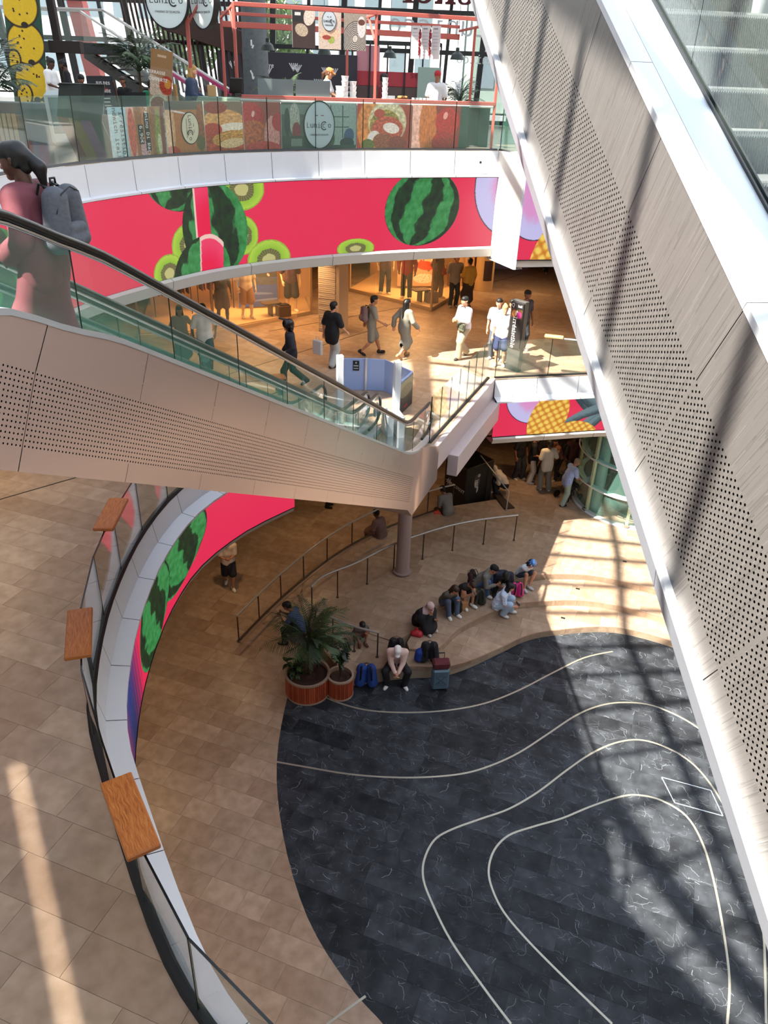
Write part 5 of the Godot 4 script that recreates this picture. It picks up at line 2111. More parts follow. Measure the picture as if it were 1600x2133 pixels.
func area_lamp(at: Vector3, size: Vector2, e: float, c: Color, called: String, label: String):
	var t := thing(called, label, "ceiling light", at)
	var m := mb()
	m.box(Vector3(0, 0.02, 0), Vector3(size.x + 0.06, 0.05, size.y + 0.06), Basis.IDENTITY, 0.01)
	obj("housing", m, M.white, t)
	var f := mb()
	f.quad(Vector3(-size.x / 2, -0.008, -size.y / 2), Vector3(size.x / 2, -0.008, -size.y / 2), Vector3(size.x / 2, -0.008, size.y / 2), Vector3(-size.x / 2, -0.008, size.y / 2))
	obj("lamp_face", f, glow("lamp_panel", c, 3.0), t)
	var l := AreaLight3D.new()
	l.name = "lamp"
	l.position = Vector3(0, -0.03, 0)
	l.rotation.x = -PI / 2
	l.light_color = c
	l.light_energy = e
	l.area_size = size
	l.area_range = 40
	l.shadow_enabled = true
	t.add_child(l)


func middle_things():
	var warm := Color(1.0, 0.76, 0.48)
	# left shop
	shop_window("lit shop window on the left with beach clothes on mannequins", [-7.6, -22.6, -5.81, -23.2, -5.19, -23.6, -2.72, -26.05, -3.3, -28.6, -8.5, -27.0], 2.7, [[-5.5, -23.45, -2.74, -26.05], [-2.74, -26.05, -3.25, -28.5], [-7.6, -22.75, -5.5, -23.45]])
	var back := mb()
	back.box(Vector3(-5.6, YM + 1.35, -27.1), Vector3(5.6, 2.7, 0.1), bas(Vector3(5.0, 0, -1.8), Vector3.UP))
	tag(struct("wall_left_shop", back, mat("shop_wall", Color(0.8, 0.63, 0.45), 0.7)), "warm beige back wall of the left shop window", "wall")
	area_lamp(Vector3(-4.6, 8.1, -25.2), Vector2(2.4, 1.0), 22.0, warm, "window_light", "long warm light over the left shop window")
	var shirt := noisy("beach_shirt", [[0.35, "e8cdb0"], [0.5, "c9a58a"], [0.6, "f0dcc4"]], 0.05, 4.0)
	var dkfl := noisy("dark_floral", [[0.4, "2b1a20"], [0.52, "5d3038"], [0.6, "8d5560"], [0.68, "2e2028"]], 0.08, 5.0)
	mannequin("dark-bodied mannequin in a dark top and brown shorts, left in the left window", Vector3(-5.32, YM + 0.1, -24.0), 150, [hexm("4a4038"), 0.5, 0.1], [hexm("5a3d2a"), 0.42, 0.03], false, "left window mannequins")
	mannequin("pale mannequin in a light shirt and tan shorts in the left window", Vector3(-4.72, YM + 0.1, -24.95), 150, [shirt, 0.5, 0.14, 0.03], [hexm("9a6a3c"), 0.48, 0.04], true, "left window mannequins")
	mannequin("pale mannequin in a dark floral shirt and black shorts, right in the left window", Vector3(-3.4, YM + 0.1, -26.0), 160, [dkfl, 0.5, 0.12, 0.03], [hexm("16120f"), 0.48, 0.04], true, "left window mannequins")
	display_table("low dark display table with a block in the left shop window", Vector3(-4.0, YM + 0.1, -25.35), 0.6)
	var p1 := thing("poster", "tall poster of red flowers over blue water in the left shop window", "poster", Vector3.ZERO)
	var flowers := []
	for i in 90:
		flowers.append(["e", rng.randf(), rng.randf() * 0.55, rng.randf_range(0.02, 0.06), rng.randf_range(0.015, 0.035), rng.randf() * 180, 0.2, ["b8313c", "e6c4c0", "3d4a52", "7d2530", "d8858a"][rng.randi() % 5]])
	sheet(p1, "board", Vector3(-4.55, YM + 1.3, -26.2), Vector2(1.35, 2.3), 160, print_mat("flowers", art(200, 320, "3c4048", flowers + [["r", 0, 0.58, 1, 0.42, "3d5aa8"], ["e", 0.5, 0.62, 0.7, 0.06, 4, 0.3, "4c5568"], ["e", 0.4, 0.8, 0.5, 0.02, 3, 0.2, "6f87c4"], ["e", 0.7, 0.9, 0.4, 0.015, -3, 0.2, "6f87c4"]])), M.white, 0.03)
	for k in [[-5.9, -24.2, "hanging row of brown clothes at the left end of the left shop"], [-7.1, -23.3, "darker row of clothes behind the long-haired person in grey"]]:
		var t := thing("clothes_rail", k[2], "clothes rail", Vector3(k[0], YM + 0.1, k[1] - 1.6), 0.5)
		var rm := mb()
		rm.tube([Vector3(-0.6, 0, 0), Vector3(-0.6, 1.6, 0), Vector3(0.6, 1.6, 0), Vector3(0.6, 0, 0)], 0.016, 6)
		obj("rail", rm, M.dark_metal, t)
		for i in 9:
			var g := mb()
			g.box(Vector3(-0.48 + i * 0.12, 1.12, 0), Vector3(0.05, 0.86, 0.4), Basis(Vector3.UP, rng.randf_range(-0.1, 0.1)), 0.02)
			obj("garment", g, hexm(["5a3420", "7a4a2c", "3c2418", "8d6040"][rng.randi() % 4]), t)
	# column between the shops, clad in ribbed stone
	var col_t := thing("shop_column", "square column with ribbed cream cladding between the shops", "column", Vector3(-1.85, YM, -24.3), -0.35)
	var cb := mb()
	cb.box(Vector3(0, 1.36, 0), Vector3(0.72, 2.72, 0.7), Basis.IDENTITY, 0.01)
	obj("core", cb, mat("col_cream", Color(0.74, 0.64, 0.53), 0.6), col_t)
	for i in 44:
		var y := 0.06 + i * 0.06
		var s := mb()
		s.box(Vector3(-0.06, y, 0.36), Vector3(0.58, 0.045, 0.02 + 0.012 * sin(i * 1.9)), Basis(Vector3.BACK, 0.012 * sin(i * 2.7)), 0.006)
		obj("stone_strip", s, mat("col_strip", Color(0.79, 0.7, 0.6), 0.7), col_t)
	# right shop
	shop_window("lit shop window on the right with trousers on mannequins", [-1.63, -29.5, 1.4, -27.05, 2.35, -29.2, 3.0, -31.0, -0.5, -33.0], 2.7, [[-1.63, -29.5, 1.38, -27.08], [1.38, -27.08, 2.35, -29.2], [2.35, -29.2, 2.95, -30.8]])
	var b2 := mb()
	b2.box(Vector3(1.1, YM + 1.35, -31.6), Vector3(4.4, 2.7, 0.1), bas(Vector3(3.0, 0, 1.2), Vector3.UP))
	tag(struct("wall_right_shop", b2, M.shop_wall), "warm beige back wall of the right shop window", "wall")
	area_lamp(Vector3(0.8, 8.1, -29.2), Vector2(2.2, 1.0), 20.0, warm, "window_light", "long warm light over the right shop window")
	mannequin("mannequin in a dark floral top and grey jeans in the right window", Vector3(-0.3, YM + 0.1, -28.95), 170, [dkfl, 0.5, 0.1, 0.03], [hexm("2b2a30"), 1.0, 0.02], true, "right window mannequins")
	mannequin("mannequin in a red jumper and black trousers in the right window", Vector3(0.5, YM + 0.1, -28.35), 185, [hexm("96231f"), 1.0, 0.1, 0.03], [hexm("211d1b"), 1.0, 0.02], false, "right window mannequins")
	mannequin("mannequin holding a red bag at the corner of the right window", Vector3(1.62, YM + 0.1, -28.5), 120, [hexm("6d4a35"), 1.0, 0.1, 0.03], [hexm("2b2420"), 1.0, 0.02], false, "right window mannequins")
	mannequin("mannequin in dark clothes deepest in the right window", Vector3(1.75, YM + 0.1, -30.4), 100, [hexm("3a2f2a"), 1.0, 0.1, 0.03], [hexm("2e2825"), 1.0, 0.02], false, "right window mannequins")
	var hb := thing("handbag", "red handbag carried by the corner mannequin of the right window", "bag", Vector3(1.86, YM + 1.0, -28.35), 0.8)
	var hm := mb()
	hm.box(Vector3(0, 0.1, 0), Vector3(0.3, 0.2, 0.12), Basis.IDENTITY, 0.03)
	obj("bag", hm, hexm("a02a22"), hb)
	var hh := mb()
	hh.tube([Vector3(-0.1, 0.2, 0), Vector3(-0.07, 0.32, 0), Vector3(0.07, 0.32, 0), Vector3(0.1, 0.2, 0)], 0.01, 5)
	obj("handle", hh, hexm("a02a22"), hb)
	display_table("low dark display table with a block in the right shop window", Vector3(1.0, YM + 0.1, -27.95), 0.5)
	var p2 := thing("poster", "wide flowered poster with a red shape in the right shop window", "poster")
	var fl2 := []
	for i in 70:
		fl2.append(["e", rng.randf(), rng.randf() * 0.7, rng.randf_range(0.015, 0.05), rng.randf_range(0.015, 0.04), rng.randf() * 180, 0.2, ["2b2c38", "8d3a34", "d9c4b0", "5d6070"][rng.randi() % 4]])
	sheet(p2, "board", Vector3(1.0, YM + 1.15, -29.9), Vector2(1.7, 1.9), 170, print_mat("flowers_wide", art(240, 240, "c9a588", fl2 + [["e", 0.62, 0.6, 0.22, 0.09, 5, 0.2, "c23a26"], ["e", 0.6, 0.85, 0.25, 0.1, 0, 0.5, "e4d8cc"]])), M.white, 0.03)
	var vend := thing("advert_kiosk", "round-topped cream vending kiosk past the right shop", "kiosk", Vector3(3.55, YM, -30.6), 0.3)
	var vm := mb()
	vm.lathe(Vector3.ZERO, [Vector2(0.36, 0.0), Vector2(0.36, 1.36), Vector2(0.32, 1.42), Vector2(0, 1.44)], 24)
	obj("body", vm, hexm("c9a97c", 0.5), vend)
	var vp := mb()
	vp.lathe(Vector3.ZERO, [Vector2(0.366, 0.4), Vector2(0.366, 1.15)], 8, 1.1, 2.1)
	obj("window", vp, hexm("3a2a20", 0.3), vend)
	# white hoarding round the landing works
	var hd := thing("hoarding", "pale blue hoarding enclosing the escalator landing with a small black notice", "hoarding")
	var blue := mat("hoarding_blue", Color(0.56, 0.65, 0.82), 0.45)
	for k in [[-1.2, -18.95, -0.62, -19.0], [-0.6, -19.0, -0.12, -18.98], [-0.12, -18.98, 0.56, -18.15], [0.56, -18.15, 0.24, -17.3]]:
		var A := Vector3(k[0], YM, k[1])
		var B := Vector3(k[2], YM, k[3])
		var m := mb()
		m.box((A + B) / 2 + Vector3.UP * 0.42, Vector3(A.distance_to(B) - 0.01, 0.84, 0.04), bas(B - A, Vector3.UP), 0.004)
		obj("panel", m, blue, hd)
	var po := mb()
	po.box(Vector3(-0.6, YM + 0.44, -18.95), Vector3(0.05, 0.86, 0.06))
	obj("joint_post", po, M.alu, hd)
	var dk := mb()
	dk.box(Vector3(0.425, YM + 0.4, -17.71), Vector3(0.93, 0.8, 0.01), bas(Vector3(-0.32, 0, 0.85), Vector3.UP))
	obj("dark_advert", dk, print_mat("advert", art(96, 96, "2c2a28", [["r", 0, 0, 1, 0.4, "85826a"], ["e", 0.5, 0.35, 0.5, 0.2, 0, 0.3, "6d6a55"], ["e", 0.5, 0.85, 0.14, 0.05, 0, 0.2, "a02030"]])), hd)
	var no := mb()
	no.box(Vector3(-0.86, YM + 0.66, -18.94), Vector3(0.16, 0.26, 0.012), Basis.IDENTITY, 0.003)
	obj("notice", no, hexm("1d1f22"), hd)
	for i in 3:
		var l := mb()
		l.box(Vector3(-0.86, YM + [0.74, 0.66, 0.59][i], -18.932), Vector3([0.04, 0.12, 0.12][i], [0.04, 0.03, 0.02][i], 0.004))
		obj("notice_print", l, hexm("a9adb2"), hd)
	for k in [[-1.13, -16.85, "left white post of the hoarding"], [0.18, -16.6, "right white post of the hoarding"]]:
		var t := thing("barrier_post", k[2] + " at the escalator landing", "post", Vector3(k[0], YM, k[1]), 0.3)
		var m := mb()
		m.box(Vector3(0, 0.8, 0), Vector3(0.15, 1.6, 0.15), Basis.IDENTITY, 0.012)
		obj("post", m, M.white_metal, t)
		var d := mb()
		d.box(Vector3(0.08, 1.3, 0), Vector3(0.012, 0.4, 0.1), Basis.IDENTITY, 0.004)
		obj("reader", d, M.dark_metal, t)
	for k in [[0.55, -15.9], [0.3, -15.95]]:
		var t := thing("landing_gate", ["narrow steel gate pillar at the foot of the escalator", "second steel gate pillar left at the foot of the escalator"][0 if k[0] > 0.5 else 1], "gate pillar", Vector3(k[0] - 0.3, YM, k[1] - 0.3), 0.3)
		var m := mb()
		m.box(Vector3(0, 0.26, 0), Vector3(0.16, 0.52, 0.5), Basis.IDENTITY, 0.02)
		obj("body", m, M.alu, t)
		var g := mb()
		g.box(Vector3(0, 0.53, 0), Vector3(0.1, 0.02, 0.44), Basis.IDENTITY, 0.004)
		obj("cover", g, M.white_metal, t)
	# bench and bag of rubble seen through the glass
	var be := thing("bench", "pale wooden bench seen through the escalator glass", "bench", Vector3(-3.25, YM, -18.35), 0.35)
	for i in 4:
		var m := mb()
		m.box(Vector3(0, 0.44, -0.15 + i * 0.1), Vector3(1.3, 0.04, 0.085), Basis.IDENTITY, 0.006)
		obj("slat", m, M.wood, be)
	for x in [-0.5, 0.5]:
		var m := mb()
		m.box(Vector3(x, 0.21, 0), Vector3(0.06, 0.42, 0.36), Basis.IDENTITY, 0.006)
		obj("leg", m, M.dark_metal, be)
	# sign totem
	var to := thing("sign_totem", "tall steel sign totem with white script and a pink picture", "sign", Vector3(3.5, YM, -21.05), 0.75)
	var tm := mb()
	tm.box(Vector3(0, 0.98, 0), Vector3(0.46, 1.96, 0.16), Basis(Vector3.UP, PI / 2), 0.01)
	obj("body", tm, mat("totem_steel", Color(0.36, 0.36, 0.35), 0.35, 0.4), to)
	var pan := mb()
	pan.box(Vector3(-0.102, 1.3, 0), Vector3(0.06, 1.24, 0.43), Basis.IDENTITY, 0.003)
	obj("dark_panel", pan, hexm("2a2829", 0.4), to)
	var pic := mb()
	pic.quad(Vector3(-0.134, 1.5, -0.2), Vector3(-0.134, 1.5, 0.2), Vector3(-0.134, 1.74, 0.2), Vector3(-0.134, 1.74, -0.2))
	obj("picture", pic, print_mat("totem_pic", art(64, 32, "5d3c22", [["e", 0.3, 0.5, 0.2, 0.4, 0, 0.3, "c98a4a"], ["e", 0.5, 0.4, 0.12, 0.3, 20, 0.3, "e8dcd0"], ["e", 0.72, 0.6, 0.22, 0.4, 0, 0.2, "c43a8a"]])), to)
	var W := Basis(Vector3(0, 0, 1), Vector3.UP, Vector3(-1, 0, 0))
	text(to, "lettering", "Irrésistible", 0.17, hexm("e9e7e6"), Transform3D(W * Basis(Vector3.BACK, -PI / 2), Vector3(-0.134, 1.1, -0.03)), "Droid Serif")
	text(to, "small_lettering", "Q", 0.14, hexm("e9e7e6"), Transform3D(W, Vector3(-0.134, 1.83, -0.14)))
	text(to, "small_lettering", "hall", 0.09, hexm("e9e7e6"), Transform3D(W, Vector3(-0.134, 1.83, 0.1)))
	# far end of the hall
	var fw := mb()
	fw.box(Vector3(2.0, 6.9, -38.1), Vector3(26, 2.9, 0.2))
	tag(struct("wall_middle_far", fw, noisy("far_wall", ["8d5a48", "a06a50", "7a4a3a"], 0.01, 0.3, 0.5)), "reddish brown wall at the far end of the middle floor", "wall")
	var gl := thing("light_panel", "pale violet lit shopfront panel far behind the shops", "shopfront", Vector3(5.0, YM + 1.2, -34.6), 0.25)
	var gm := mb()
	gm.box(Vector3.ZERO, Vector3(1.9, 2.4, 0.1), Basis.IDENTITY, 0.01)
	obj("panel", gm, mat("violet", Color(0.62, 0.6, 0.76), 0.4), gl)
	var pm2 := mb()
	pm2.box(Vector3(-1.7, 0, 0.1), Vector3(1.5, 2.4, 0.1), Basis.IDENTITY, 0.01)
	obj("pink_panel", pm2, mat("pink_wall", Color(0.7, 0.42, 0.42), 0.5), gl)
	var cam := thing("security_camera", "small white sensor box with a dark slot on the white edge panel", "sensor", Vector3(-5.62, 10.7, -16.35), 0.9)
	var cmm := mb()
	cmm.box(Vector3.ZERO, Vector3(0.18, 0.16, 0.08), Basis.IDENTITY, 0.01)
	obj("box", cmm, M.white, cam)
	var sl := mb()
	sl.box(Vector3(0.05, 0, 0.042), Vector3(0.05, 0.12, 0.01))
	obj("slot", sl, M.black, cam)
	var c2 := thing("security_camera", "tiny round camera on the white edge panel near the prow", "camera", Vector3(2.2, 10.72, -22.5), 0.4)
	var c3 := mb()
	c3.box(Vector3.ZERO, Vector3(0.12, 0.12, 0.05), Basis.IDENTITY, 0.01)
	obj("box", c3, M.white, c2)
	var ln := mb()
	ln.lathe(Vector3.ZERO, [Vector2(0, 0.05), Vector2(0.025, 0.045), Vector2(0.03, 0.0)], 12)
	obj("lens", ln, M.black, c2, Transform3D(Basis(Vector3.RIGHT, PI / 2), Vector3(0, 0, 0.0)))


# ---------------------------------------------------------------- upper floor: food stalls, stairs, window wall
func bar(t: Node, called: String, a: Vector3, b: Vector3, w: float, m: Material, h := -1.0):
	var k := mb()
	var up := Vector3.UP if absf((b - a).normalized().y) < 0.95 else Vector3.BACK
	k.box((a + b) / 2, Vector3(a.distance_to(b), w if h < 0 else h, w), bas(b - a, up), minf(w * 0.15, 0.008))
	obj(called, k, m, t)


func logo(t: Node, c: Vector3, az: float, rx: float, ry: float, ring: bool, roll := 0.0, thick := 0.05, pale := "d9e8e4"):
	# oval sign with the stall's name
	var n := dirv(az)
	var x := Vector3.UP.cross(n)
	var B := Basis(n, roll) * Basis(x, Vector3.UP, n)
	var o := mb()
	o.lathe(Vector3.ZERO, [Vector2(0, thick / 2), Vector2(1.0, thick / 2), Vector2(1.0, -thick / 2), Vector2(0, -thick / 2)], 40)
	obj("oval_board", o, hexm(pale, 0.5), t, Transform3D(Basis(B.x * rx, B.z, B.y * -ry), c))
	if ring:
		var r := mb()
		r.lathe(Vector3.ZERO, [Vector2(1.0, 0.7), Vector2(1.06, 0.7), Vector2(1.06, -0.7), Vector2(1.0, -0.7)], 40)
		obj("oval_rim", r, M.black, t, Transform3D(Basis(B.x * rx, B.z * thick, B.y * -ry), c))
	var ink := hexm("26242a", 0.6)
	var f := c + n * (thick / 2 + 0.002)
	text(t, "lettering", "Luni", rx * 0.4, ink, Transform3D(B, f + B.x * -rx * 0.4), "Droid Sans Mono")
	text(t, "lettering", "c", rx * 0.4, ink, Transform3D(B, f + B.x * rx * 0.3), "Droid Sans Mono")
	text(t, "lettering", "o", rx * 0.4, ink, Transform3D(B, f + B.x * rx * 0.68), "Droid Sans Mono")
	var arc := mb()
	var pts := []
	for i in 15:
		var a := deg_to_rad(50 + 260.0 * i / 14.0)
		pts.append(B * Vector3(rx * 0.32 + cos(a) * rx * 0.2, -rx * 0.03 + sin(a) * rx * 0.22, 0) + f)
	arc.tube(pts, rx * 0.035, 5)
	obj("lettering_ring", arc, ink, t)
	text(t, "small_lettering", "- PANINO DI QUALITÀ -", rx * 0.13, ink, Transform3D(B, f - B.y * ry * 0.42))
	for s in [-1.0, 1.0]:
		var d := mb()
		d.box(f + B.x * s * rx * 0.2 + B.y * ry * 0.42, Vector3(rx * 0.2, ry * 0.035, 0.004), B)
		obj("dash", d, ink if s < 0 else hexm("8a3040"), t)


func pendant(label: String, at: Vector3, top: float):
	var t := thing("pendant_lamp", label, "lamp", at)
	var m := mb()
	m.lathe(Vector3.ZERO, [Vector2(0.0, 0.3), Vector2(0.05, 0.29), Vector2(0.055, 0.2), Vector2(0.15, 0.13), Vector2(0.2, 0.0), Vector2(0.19, 0.0), Vector2(0.13, 0.12)], 22)
	obj("shade", m, hexm("1f2a26", 0.5), t)
	var c := mb()
	c.tube([Vector3(0, 0.3, 0), Vector3(0, top - at.y, 0)], 0.006, 5)
	obj("cord", c, M.black, t)


func upper_things():
	var ink := hexm("1c1b1d")
	# printed panels behind the balustrade glass
	var base := offset(CU, -0.2)
	var arts := [
		["pale blue panel with vertical sandwich advertising lettering", 8.86, 10.36, [["r", 0, 0, 0.3, 1, "a8cfd6"], ["r", 0.3, 0, 0.14, 1, "d8b3a0"], ["e", 0.38, 0.5, 0.07, 0.5, 0, 0.5, "c4604c"], ["e", 0.52, 0.5, 0.07, 0.6, 0, 0.4, "94643c"], ["e", 0.62, 0.5, 0.06, 0.6, 0, 0.4, "b57a4c"], ["e", 0.58, 0.85, 0.07, 0.2, 0, 0.6, "c9a0a4"], ["e", 0.78, 0.45, 0.07, 0.6, 0, 0.5, "8a5a30"], ["e", 0.86, 0.5, 0.055, 0.5, 3, 0.7, "7e8c3c"], ["e", 0.88, 0.75, 0.04, 0.22, 0, 0.5, "b9c29a"], ["e", 0.96, 0.5, 0.04, 0.7, 0, 0.4, "6e3020"]], "a87448"],
		["tan printed panel with a sideways oval logo", 10.4, 11.44, [["e", 0.1, 0.5, 0.13, 0.55, 0, 0.3, "d0a878"], ["r", 0, 0, 1, 0.16, "5d5650"], ["e", 0.35, 0.2, 0.2, 0.02, 8, 0.1, "d8d4cc"], ["e", 0.12, 0.95, 0.2, 0.12, 0, 0.5, "b03a22"], ["e", 0.9, 0.5, 0.12, 0.5, 0, 0.5, "8a5030"], ["e", 0.88, 0.8, 0.12, 0.15, 0, 0.4, "5d5a2c"]], "b0703c"],
		["printed panel of a filled bread roll", 11.46, 12.48, [["e", 0.5, 0.95, 0.9, 0.4, 0, 0.5, "b04428"], ["e", 0.55, 0.42, 0.6, 0.28, 4, 0.3, "cf9a5c"], ["e", 0.7, 0.5, 0.4, 0.09, -4, 0.2, "e4dcc8"], ["e", 0.2, 0.55, 0.25, 0.14, 0, 0.4, "b03426"], ["e", 0.65, 0.72, 0.5, 0.16, -5, 0.6, "c08a34"], ["e", 0.7, 0.82, 0.35, 0.1, -5, 0.3, "dcc08c"], ["e", 0.3, 0.12, 0.3, 0.12, 0, 0.4, "8c2f28"]], "7a6450"],
		["printed panel of red tomatoes and a pink bottle", 12.5, 13.5, [["e", 0.2, 0.28, 0.36, 0.28, 0, 0.3, "b0202a"], ["e", 0.26, 0.24, 0.04, 0.07, 20, 0.1, "e0b8b0"], ["e", 0.25, 0.7, 0.45, 0.35, 0, 0.5, "a8522c"], ["e", 0.75, 0.7, 0.22, 0.42, 0, 0.3, "c98a84"], ["r", 0.72, 0.28, 0.07, 0.3, "c9948c"], ["e", 0.95, 0.4, 0.2, 0.2, 0, 0.4, "a82830"], ["e", 0.5, 0.95, 0.5, 0.16, 0, 0.4, "b33a34"]], "8a4038"],
		["printed panel of a dark green kitchen scene, left of the big oval", 13.52, 14.52, [["r", 0, 0, 1, 1, "46544c"], ["r", 0, 0.05, 1, 0.2, "6a7c72"], ["e", 0.35, 0.35, 0.15, 0.35, 0, 0.4, "9aa094"], ["e", 0.4, 0.6, 0.12, 0.2, 0, 0.4, "7a3038"], ["r", 0, 0.7, 1, 0.3, "35423a"], ["r", 0.25, 0.76, 0.3, 0.16, "6b7d70"], ["e", 0.15, 0.4, 0.08, 0.3, 0, 0.4, "2d3a34"], ["e", 0.8, 0.85, 0.2, 0.1, 0, 0.5, "20302a"]], "46544c"],
		["printed panel of a pale kitchen shelf and seated figure, right of the big oval", 14.54, 15.56, [["r", 0, 0, 1, 1, "8fa89e"], ["r", 0.3, 0.05, 0.02, 0.9, "3a4844"], ["r", 0.62, 0.05, 0.02, 0.7, "3a4844"], ["r", 0.3, 0.28, 0.5, 0.015, "3a4844"], ["r", 0.3, 0.5, 0.5, 0.015, "3a4844"], ["e", 0.3, 0.75, 0.12, 0.2, 0, 0.5, "3f5a3a"], ["e", 0.33, 0.55, 0.06, 0.1, 0, 0.4, "c09a8c"], ["e", 0.8, 0.7, 0.14, 0.18, 20, 0.3, "3c567a"], ["e", 0.75, 0.85, 0.2, 0.12, 0, 0.3, "232a34"], ["r", 0, 0.9, 1, 0.1, "38463c"]], "8fa89e"],
		["printed panel of a ham and tomato sandwich", 15.58, 17.1, [["e", 0.4, 0.5, 0.42, 0.75, 0, 0.4, "c9803c"], ["e", 0.55, 0.4, 0.36, 0.5, 0, 0.4, "c9c09a"], ["e", 0.5, 0.45, 0.28, 0.35, 10, 0.7, "8a7c34"], ["e", 0.55, 0.55, 0.3, 0.3, 0, 0.5, "b04a34"], ["e", 0.62, 0.52, 0.16, 0.12, 20, 0.2, "e0d8d0"], ["e", 0.3, 0.75, 0.12, 0.18, 15, 0.2, "d8d4cc"], ["e", 0.48, 0.82, 0.2, 0.2, 0, 0.5, "8a4a34"], ["e", 0.74, 0.85, 0.18, 0.16, 0, 0.4, "803830"], ["e", 0.2, 0.9, 0.12, 0.14, 0, 0.5, "5d6428"], ["e", 0.4, 0.2, 0.1, 0.1, 0, 0.3, "a83a2c"]], "9c3a30"],
		["printed panel of an orange bread edge and two red tomatoes", 17.12, 18.72, [["e", 0.0, 0.45, 0.3, 0.8, 0, 0.3, "d8a898"], ["e", 0.28, 0.5, 0.16, 0.8, 0, 0.3, "b86830"], ["e", 0.62, 0.36, 0.22, 0.34, 0, 0.3, "a81c20"], ["e", 0.58, 0.22, 0.04, 0.09, 10, 0.1, "d89a90"], ["e", 0.6, 0.85, 0.25, 0.3, 0, 0.3, "9c1a1e"], ["r", 0.86, 0, 0.14, 1, "33403a"]], "7a2a26"]]
	for a in arts:
		var p: Vector2 = along(base, a[1])[0]
		var q: Vector2 = along(base, a[2])[0]
		var d := (q - p).normalized()
		var az := rad_to_deg(atan2(-d.y, -d.x)) if false else rad_to_deg(atan2(-d.y, -(d.x)))
		var nrm := Vector2(-d.y, d.x)
		az = rad_to_deg(atan2(nrm.x, -nrm.y))
		var t := thing("printed_panel", a[0], "printed panel")
		var h := 1.02 if a[1] > 9.9 else 0.92
		sheet(t, "board", Vector3((p.x + q.x) / 2, YU + h / 2, (p.y + q.y) / 2), Vector2(p.distance_to(q), h), az, print_mat(a[0].left(24) + str(a[1]), art(160, 150, a[4], a[3], 0.12)), M.white, 0.02)
		var c3 := Vector3((p.x + q.x) / 2, YU, (p.y + q.y) / 2) + dirv(az) * 0.01
		var x3 := Vector3.UP.cross(dirv(az))
		if a[1] == 10.4:
			logo(t, c3 + Vector3.UP * 0.5 + x3 * 0.12, az, 0.3, 0.23, true, -PI / 2, 0.008, "d9d6b8")
		if a[1] == 8.86:
			var R := Basis(Vector3.BACK, -PI / 2)
			text(t, "lettering", "L'irrésistible", 0.13, ink, on_wall(c3 + Vector3.UP * 0.46 - x3 * 0.44, az) * Transform3D(R, Vector3.ZERO), "Droid Sans Mono")
			text(t, "lettering", "sandwich italien", 0.125, ink, on_wall(c3 + Vector3.UP * 0.46 - x3 * 0.6, az) * Transform3D(R, Vector3.ZERO), "Droid Sans Mono")
			for k in [[0.24, 0.7, "Panino Di Mare", 0.02], [0.06, 0.36, "6,90€", -0.02]]:
				var bb := mb()
				bb.box(c3 + Vector3.UP * (0.44 + k[3]) + x3 * k[0], Vector3(0.13, k[1], 0.006), Basis(x3, Vector3.UP, dirv(az)))
				obj("label_strip", bb, ink, t)
				text(t, "lettering", k[2], 0.11, hexm("efece6"), on_wall(c3 + Vector3.UP * (0.44 + k[3]) + x3 * k[0], az, 0, 0.005) * Transform3D(R, Vector3.ZERO), "Droid Sans Mono", true)
	var q2 := along(base, 14.53)
	var lt := thing("oval_sign", "big pale oval sign with black rim in the middle of the printed panels", "sign")
	var nz := Vector2(-q2[1].y, q2[1].x)
	logo(lt, Vector3(q2[0].x, YU + 0.54, q2[0].y) + Vector3(nz.x, 0, nz.y) * 0.03, rad_to_deg(atan2(nz.x, -nz.y)), 0.4, 0.5, true, 0.0, 0.03, "b9cdd0")
	# salmon steel frame of the stall
	var st := thing("food_stall", "open food stall frame of salmon-painted steel bars", "food stall")
	var P := [Vector3(-3.95, YU, -21.2), Vector3(-0.65, YU, -22.3), Vector3(2.55, YU, -23.4)]
	var inn := Vector3(-0.9, 0, -3.0)
	for i in 3:
		bar(st, "pole", P[i], P[i] + Vector3.UP * 3.0, 0.07, M.salmon)
		bar(st, "pole", P[i] + inn * [1.0, 1.0, 0.6][i], P[i] + inn * [1.0, 1.0, 0.6][i] + Vector3.UP * 2.9, 0.07, M.salmon)
		bar(st, "cross_bar", P[i] + Vector3.UP * 2.95, P[i] + inn + Vector3.UP * 2.85, 0.06, M.salmon)
		bar(st, "brace", P[i] + Vector3.UP * 2.3, P[i] + inn * 0.25 + Vector3.UP * 2.9, 0.05, M.salmon)
	for y in [1.08, 2.97]:
		bar(st, "beam", P[0] + Vector3.UP * y, P[1] + Vector3.UP * y, 0.09, M.salmon)
		bar(st, "beam", P[1] + Vector3.UP * y, P[2] + Vector3.UP * y, 0.09, M.salmon)
	bar(st, "beam", P[0] + inn + Vector3.UP * 2.7, P[2] + inn + Vector3.UP * 2.7, 0.14, M.salmon)
	bar(st, "beam", P[0] + inn + Vector3.UP * 2.95, P[2] + inn + Vector3.UP * 2.95, 0.08, M.salmon)
